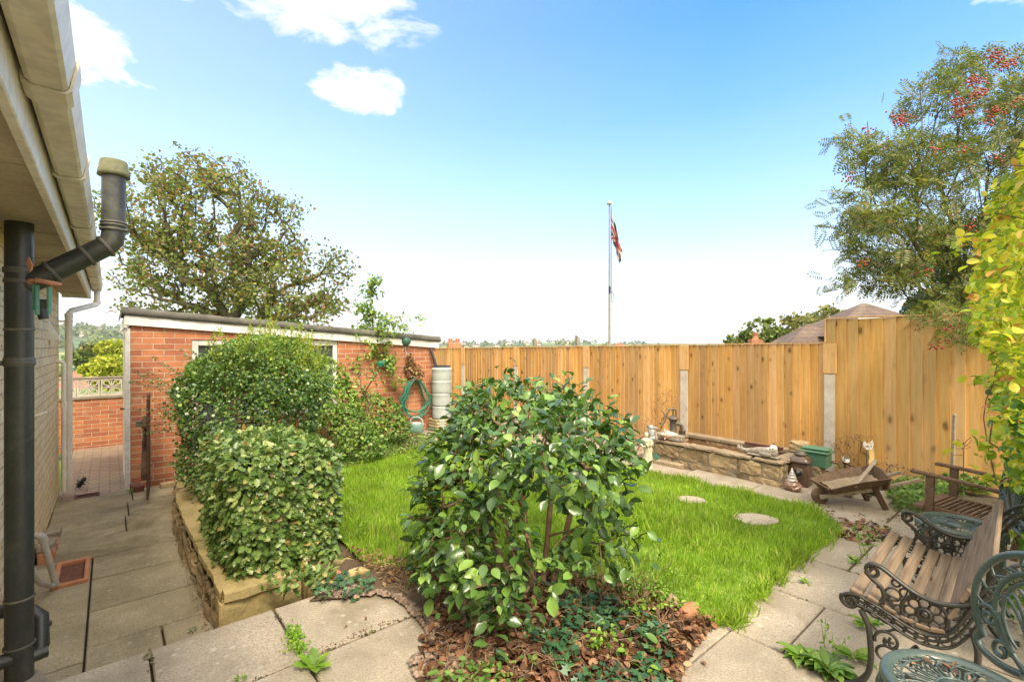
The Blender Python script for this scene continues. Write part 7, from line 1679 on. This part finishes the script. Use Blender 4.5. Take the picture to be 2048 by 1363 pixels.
# beech hedge, nearly edge on at the right border
def beech():
    o = V3([3.3, 2.95, 0]); g_ = np.random.default_rng(131); t_ = plant('beech_hedge', 'tall beech hedge with yellow and lime autumn leaves along the right border', 'hedge', tuple(o))
    u = V3([.72, .694, 0]); nv = V3([.694, -.72, 0])
    def surf(n, z0, z1, t0, t1):
        t = g_.uniform(t0, t1, n); z = g_.uniform(z0, z1, n); front = .04+.0*z
        bulge = .17*np.exp(-((z-1.75)/.55)**2)-.02+.05*np.sin(t*6+z*3)+.04*np.sin(z*9+t*4)+.03*np.sin(z*17)
        dpt = -bulge+np.abs(g_.normal(size=n))*.07+.03
        top = np.maximum(0, z-2.5); dpt = dpt+top*.7+(g_.random(n) < .30)*g_.random(n)*.5
        return V3([2.69, 2.50, 0])-o+t[:, None]*u+dpt[:, None]*nv+z[:, None]*V3([0, 0, 1.]), t
    P, tt = surf(19500, .35, 2.95, -.6, 2.4); P2, _ = surf(6500, .02, 1.3, -.6, 2.4)
    for nm, Q, mt in (('foliage', P[P[:, 2] > .75-.3*g_.random(len(P))], 'beech_leaf'), ('lower_foliage', np.concatenate([P2, P[P[:, 2] < .6]]), 'beech_green')):
        m = len(Q); Q = Q+g_.normal(size=Q.shape)*.015; D = -nv*.35+rdir(m, g_)*.8+V3([0, 0, -.1]); N = -nv*.5+rdir(m, g_)*.6+V3([0, 0, .6])
        leaves(nm, Q, D, N, .045*(.6+.6*g_.random(m)), 'oval', mt, t_, wid=1.35, sm=True)
    # twigs poking out to the left
    tg = []
    for k in range(150): z = g_.uniform(.3, 2.5); t = g_.uniform(-.5, 2.0); tg.append(V3([2.72, 2.52, 0])-o+t*u+g_.uniform(-.15, .25)*nv+V3([0, 0, z]))
    for k in range(4):
        base = V3([2.98, 2.25, 0])-o+u*(k*.65-.1); sub = [q for i, q in enumerate(tg) if i % 4 == k]
        stemmed(t_, 'stem', [tuple(base), tuple(base+V3([0, 0, .4])), tuple(base+V3([0, 0, 1.0]))], sub, .0018, 'twig', .2, rg=g_)
    Pl = []
    for px, py, L in ((1940, 478, 10), (1925, 500, 6), (1960, 600, 8), (1975, 680, 7), (1960, 760, 7), (1975, 880, 8), (1930, 897, 5), (1985, 410, 8), (1990, 960, 7), (2000, 1060, 9), (1975, 1075, 4)):
        c_ = at(px, py, 2.85)
        for k in range(L*2): Pl.append(V3([c_.x+g_.normal()*.05+.04, c_.y+g_.normal()*.04, c_.z+g_.normal()*.025])-o)
    m = len(Pl); leaves('foliage', Pl, rdir(m, g_)-nv*.6, rdir(m, g_)*.6+V3([0, 0, .8]), .06*(.6+.6*g_.random(m)), 'oval', 'beech_leaf', t_, wid=1.3)
beech()
# trees beyond the fence
def ftree(px, py, rx, ry, Y, zb, label, mat, seed, n, ls, name='background_tree', group='trees beyond the garden'):
    u = Y/F; X = (px-1024)*u; z = 1.5-(py-HZ)*u-zb; E = [((0, 0, z), (rx*u, rx*u, ry*u)), ((-rx*u*.55, 0, z-ry*u*.35), (rx*u*.6, rx*u*.5, ry*u*.7)), ((rx*u*.55, 0, z-ry*u*.3), (rx*u*.6, rx*u*.5, ry*u*.7)), ((rx*u*.1, 0, z-ry*u*.9), (rx*u*.9, rx*u*.7, ry*u*.7))]
    sc_ = rx*u
    tree(name, label, (X, Y, zb), E, n, 14, ls, mat, 'bark_green', seed, [(0, 0, -.2), (0, 0, z*.4), (.05, 0, max(z-ry*u*1.1, z*.5))], .012*sc_, .5, .35*sc_, spread=.12*sc_, wid=1.7, shell=.5, rmax=.12*sc_, group=group)
ftree(1525, 668, 42, 32, 30, -6, 'dark green tree over the fence left of the terracotta chimney pot', 'far_leaf', 141, 170, .26)
ftree(1598, 660, 42, 32, 33, -7, 'olive tree between the chimney pot and the hipped roof', 'olive_leaf', 142, 170, .28)
ftree(1655, 632, 36, 22, 36, -7, 'golden olive treetop touching the hipped roof behind the tall fence panel', 'olive_leaf', 143, 120, .30)
ftree(1464, 682, 15, 14, 30, -6, 'smallest treetop peeking over the fence, leftmost beyond it', 'far_leaf', 144, 60, .20)
ftree(1850, 612, 34, 26, 34, -7, 'olive treetop right of the hipped roof behind the rowan', 'olive_leaf', 145, 90, .30)
ftree(222, 742, 32, 34, 24, -8, 'yellow green tree beyond the screen blocks beside the outbuilding corner', 'yellow_leaf', 151, 240, .20)
ftree(178, 738, 14, 12, 30, -8, 'small green tree beyond the screen blocks next to the red bungalow roof', 'yellow_leaf', 152, 70, .20)
ftree(225, 695, 26, 14, 70, -12, 'golden green tree in the valley behind the nearer yellow tree', 'yellow_leaf', 153, 120, .55)
ftree(180, 703, 22, 14, 80, -14, 'rounded olive tree in the valley seen above the bungalow roof', 'olive_leaf', 154, 110, .60)
ftree(158, 712, 16, 14, 75, -14, 'dull green tree beside the white downpipe in the valley view', 'far_leaf', 155, 80, .55)
ftree(203, 722, 16, 10, 60, -13, 'low yellow green tree in the valley below the rounded olive tree', 'yellow_leaf', 156, 80, .45)
ftree(560, 690, 40, 40, 20, -.5, 'low dark tree just behind the outbuilding roof, right of the big tree trunk', 'far_leaf', 157, 120, .18)
ftree(390, 655, 60, 30, 19, -.5, 'low green tree behind the outbuilding roof under the big tree', 'far_leaf', 158, 160, .18)
def woods():
    g_ = np.random.default_rng(161); P = []; S = []
    def tz(X, Y):
        r_ = math.hypot(X, Y); a_ = math.atan2(X, Y); top = 8+44*float(smooth((-.05-a_)/.62))+4*math.sin(a_*9+1)+2.5*math.sin(a_*23)
        if r_ <= 260: return -.42-26*float(smooth((r_-14)/246))
        if r_ > 2100: return top-(r_-2100)*.02
        return -26.4+(top+26.4)*float(smooth((r_-500)/1600))+3*math.sin(X*.006+1)*math.sin(Y*.005)*min(1, r_/900)
    for k in range(1500):
        az = g_.uniform(-.86, -.62) if k % 3 else g_.uniform(-.25, .30); r_ = 140*(2150/140)**(g_.random()**.6)
        if math.sin(az*47+r_*.011)+math.sin(r_*.021+az*13) < .1 and g_.random() < .8 and r_ < 2000: continue
        X, Y = r_*math.sin(az), r_*math.cos(az); s = (4+3*g_.random())*(1+r_/2500); z = tz(X, Y)
        m = 26 if r_ < 700 else 14; d = rdir(m, g_); d[:, 2] = np.abs(d[:, 2])
        for q in d*V3([s*.8, s*.8, s])*g_.uniform(.75, 1.05, (m, 1)): P.append((X+q[0], Y+q[1], z+q[2]+.5)); S.append(s*(.7 if m == 26 else .95))
    P = V3(P); m = len(P); o = leaves('distant_woods', P, rdir(m, g_), rdir(m, g_)+V3([0, -.5, .6]), V3(S), 'quad', 'far_leaf', wid=1.8); tag(o, kind='stuff')
woods()
# haze over the valley
HZ_ = MB(); HZ_.box(-5200, 5200, -60, 5200, -190, 190); ho = HZ_.build('haze', 'dark_void'); ho.data.materials.clear()
t = newmat('haze_air'); t.t.nodes.remove(t.bsdf); v_ = t.n('ShaderNodeVolumePrincipled'); v_.inputs['Density'].default_value = .00013; v_.inputs['Color'].default_value = (.86, .93, 1, 1)
t.t.links.new(v_.outputs[0], t.t.nodes['Material Output'].inputs['Volume']); ho.data.materials.append(t.m); tag(ho, kind='stuff')
g_ = np.random.default_rng(201); n = 26; a_ = g_.random(n)*6.3; r_ = .17*g_.random(n)**.7
P = np.column_stack([1.40+r_*np.cos(a_), 1.48+r_*np.sin(a_), .434+.006*g_.random(n)])
o = leaves('fallen_leaves', P, rdir(n, g_)*V3([1, 1, .2]), rdir(n, g_)*.4+V3([0, 0, 1.]), .024*(.5+g_.random(n)), 'oval', 'dead_leaf', wid=.8); tag(o, kind='stuff')
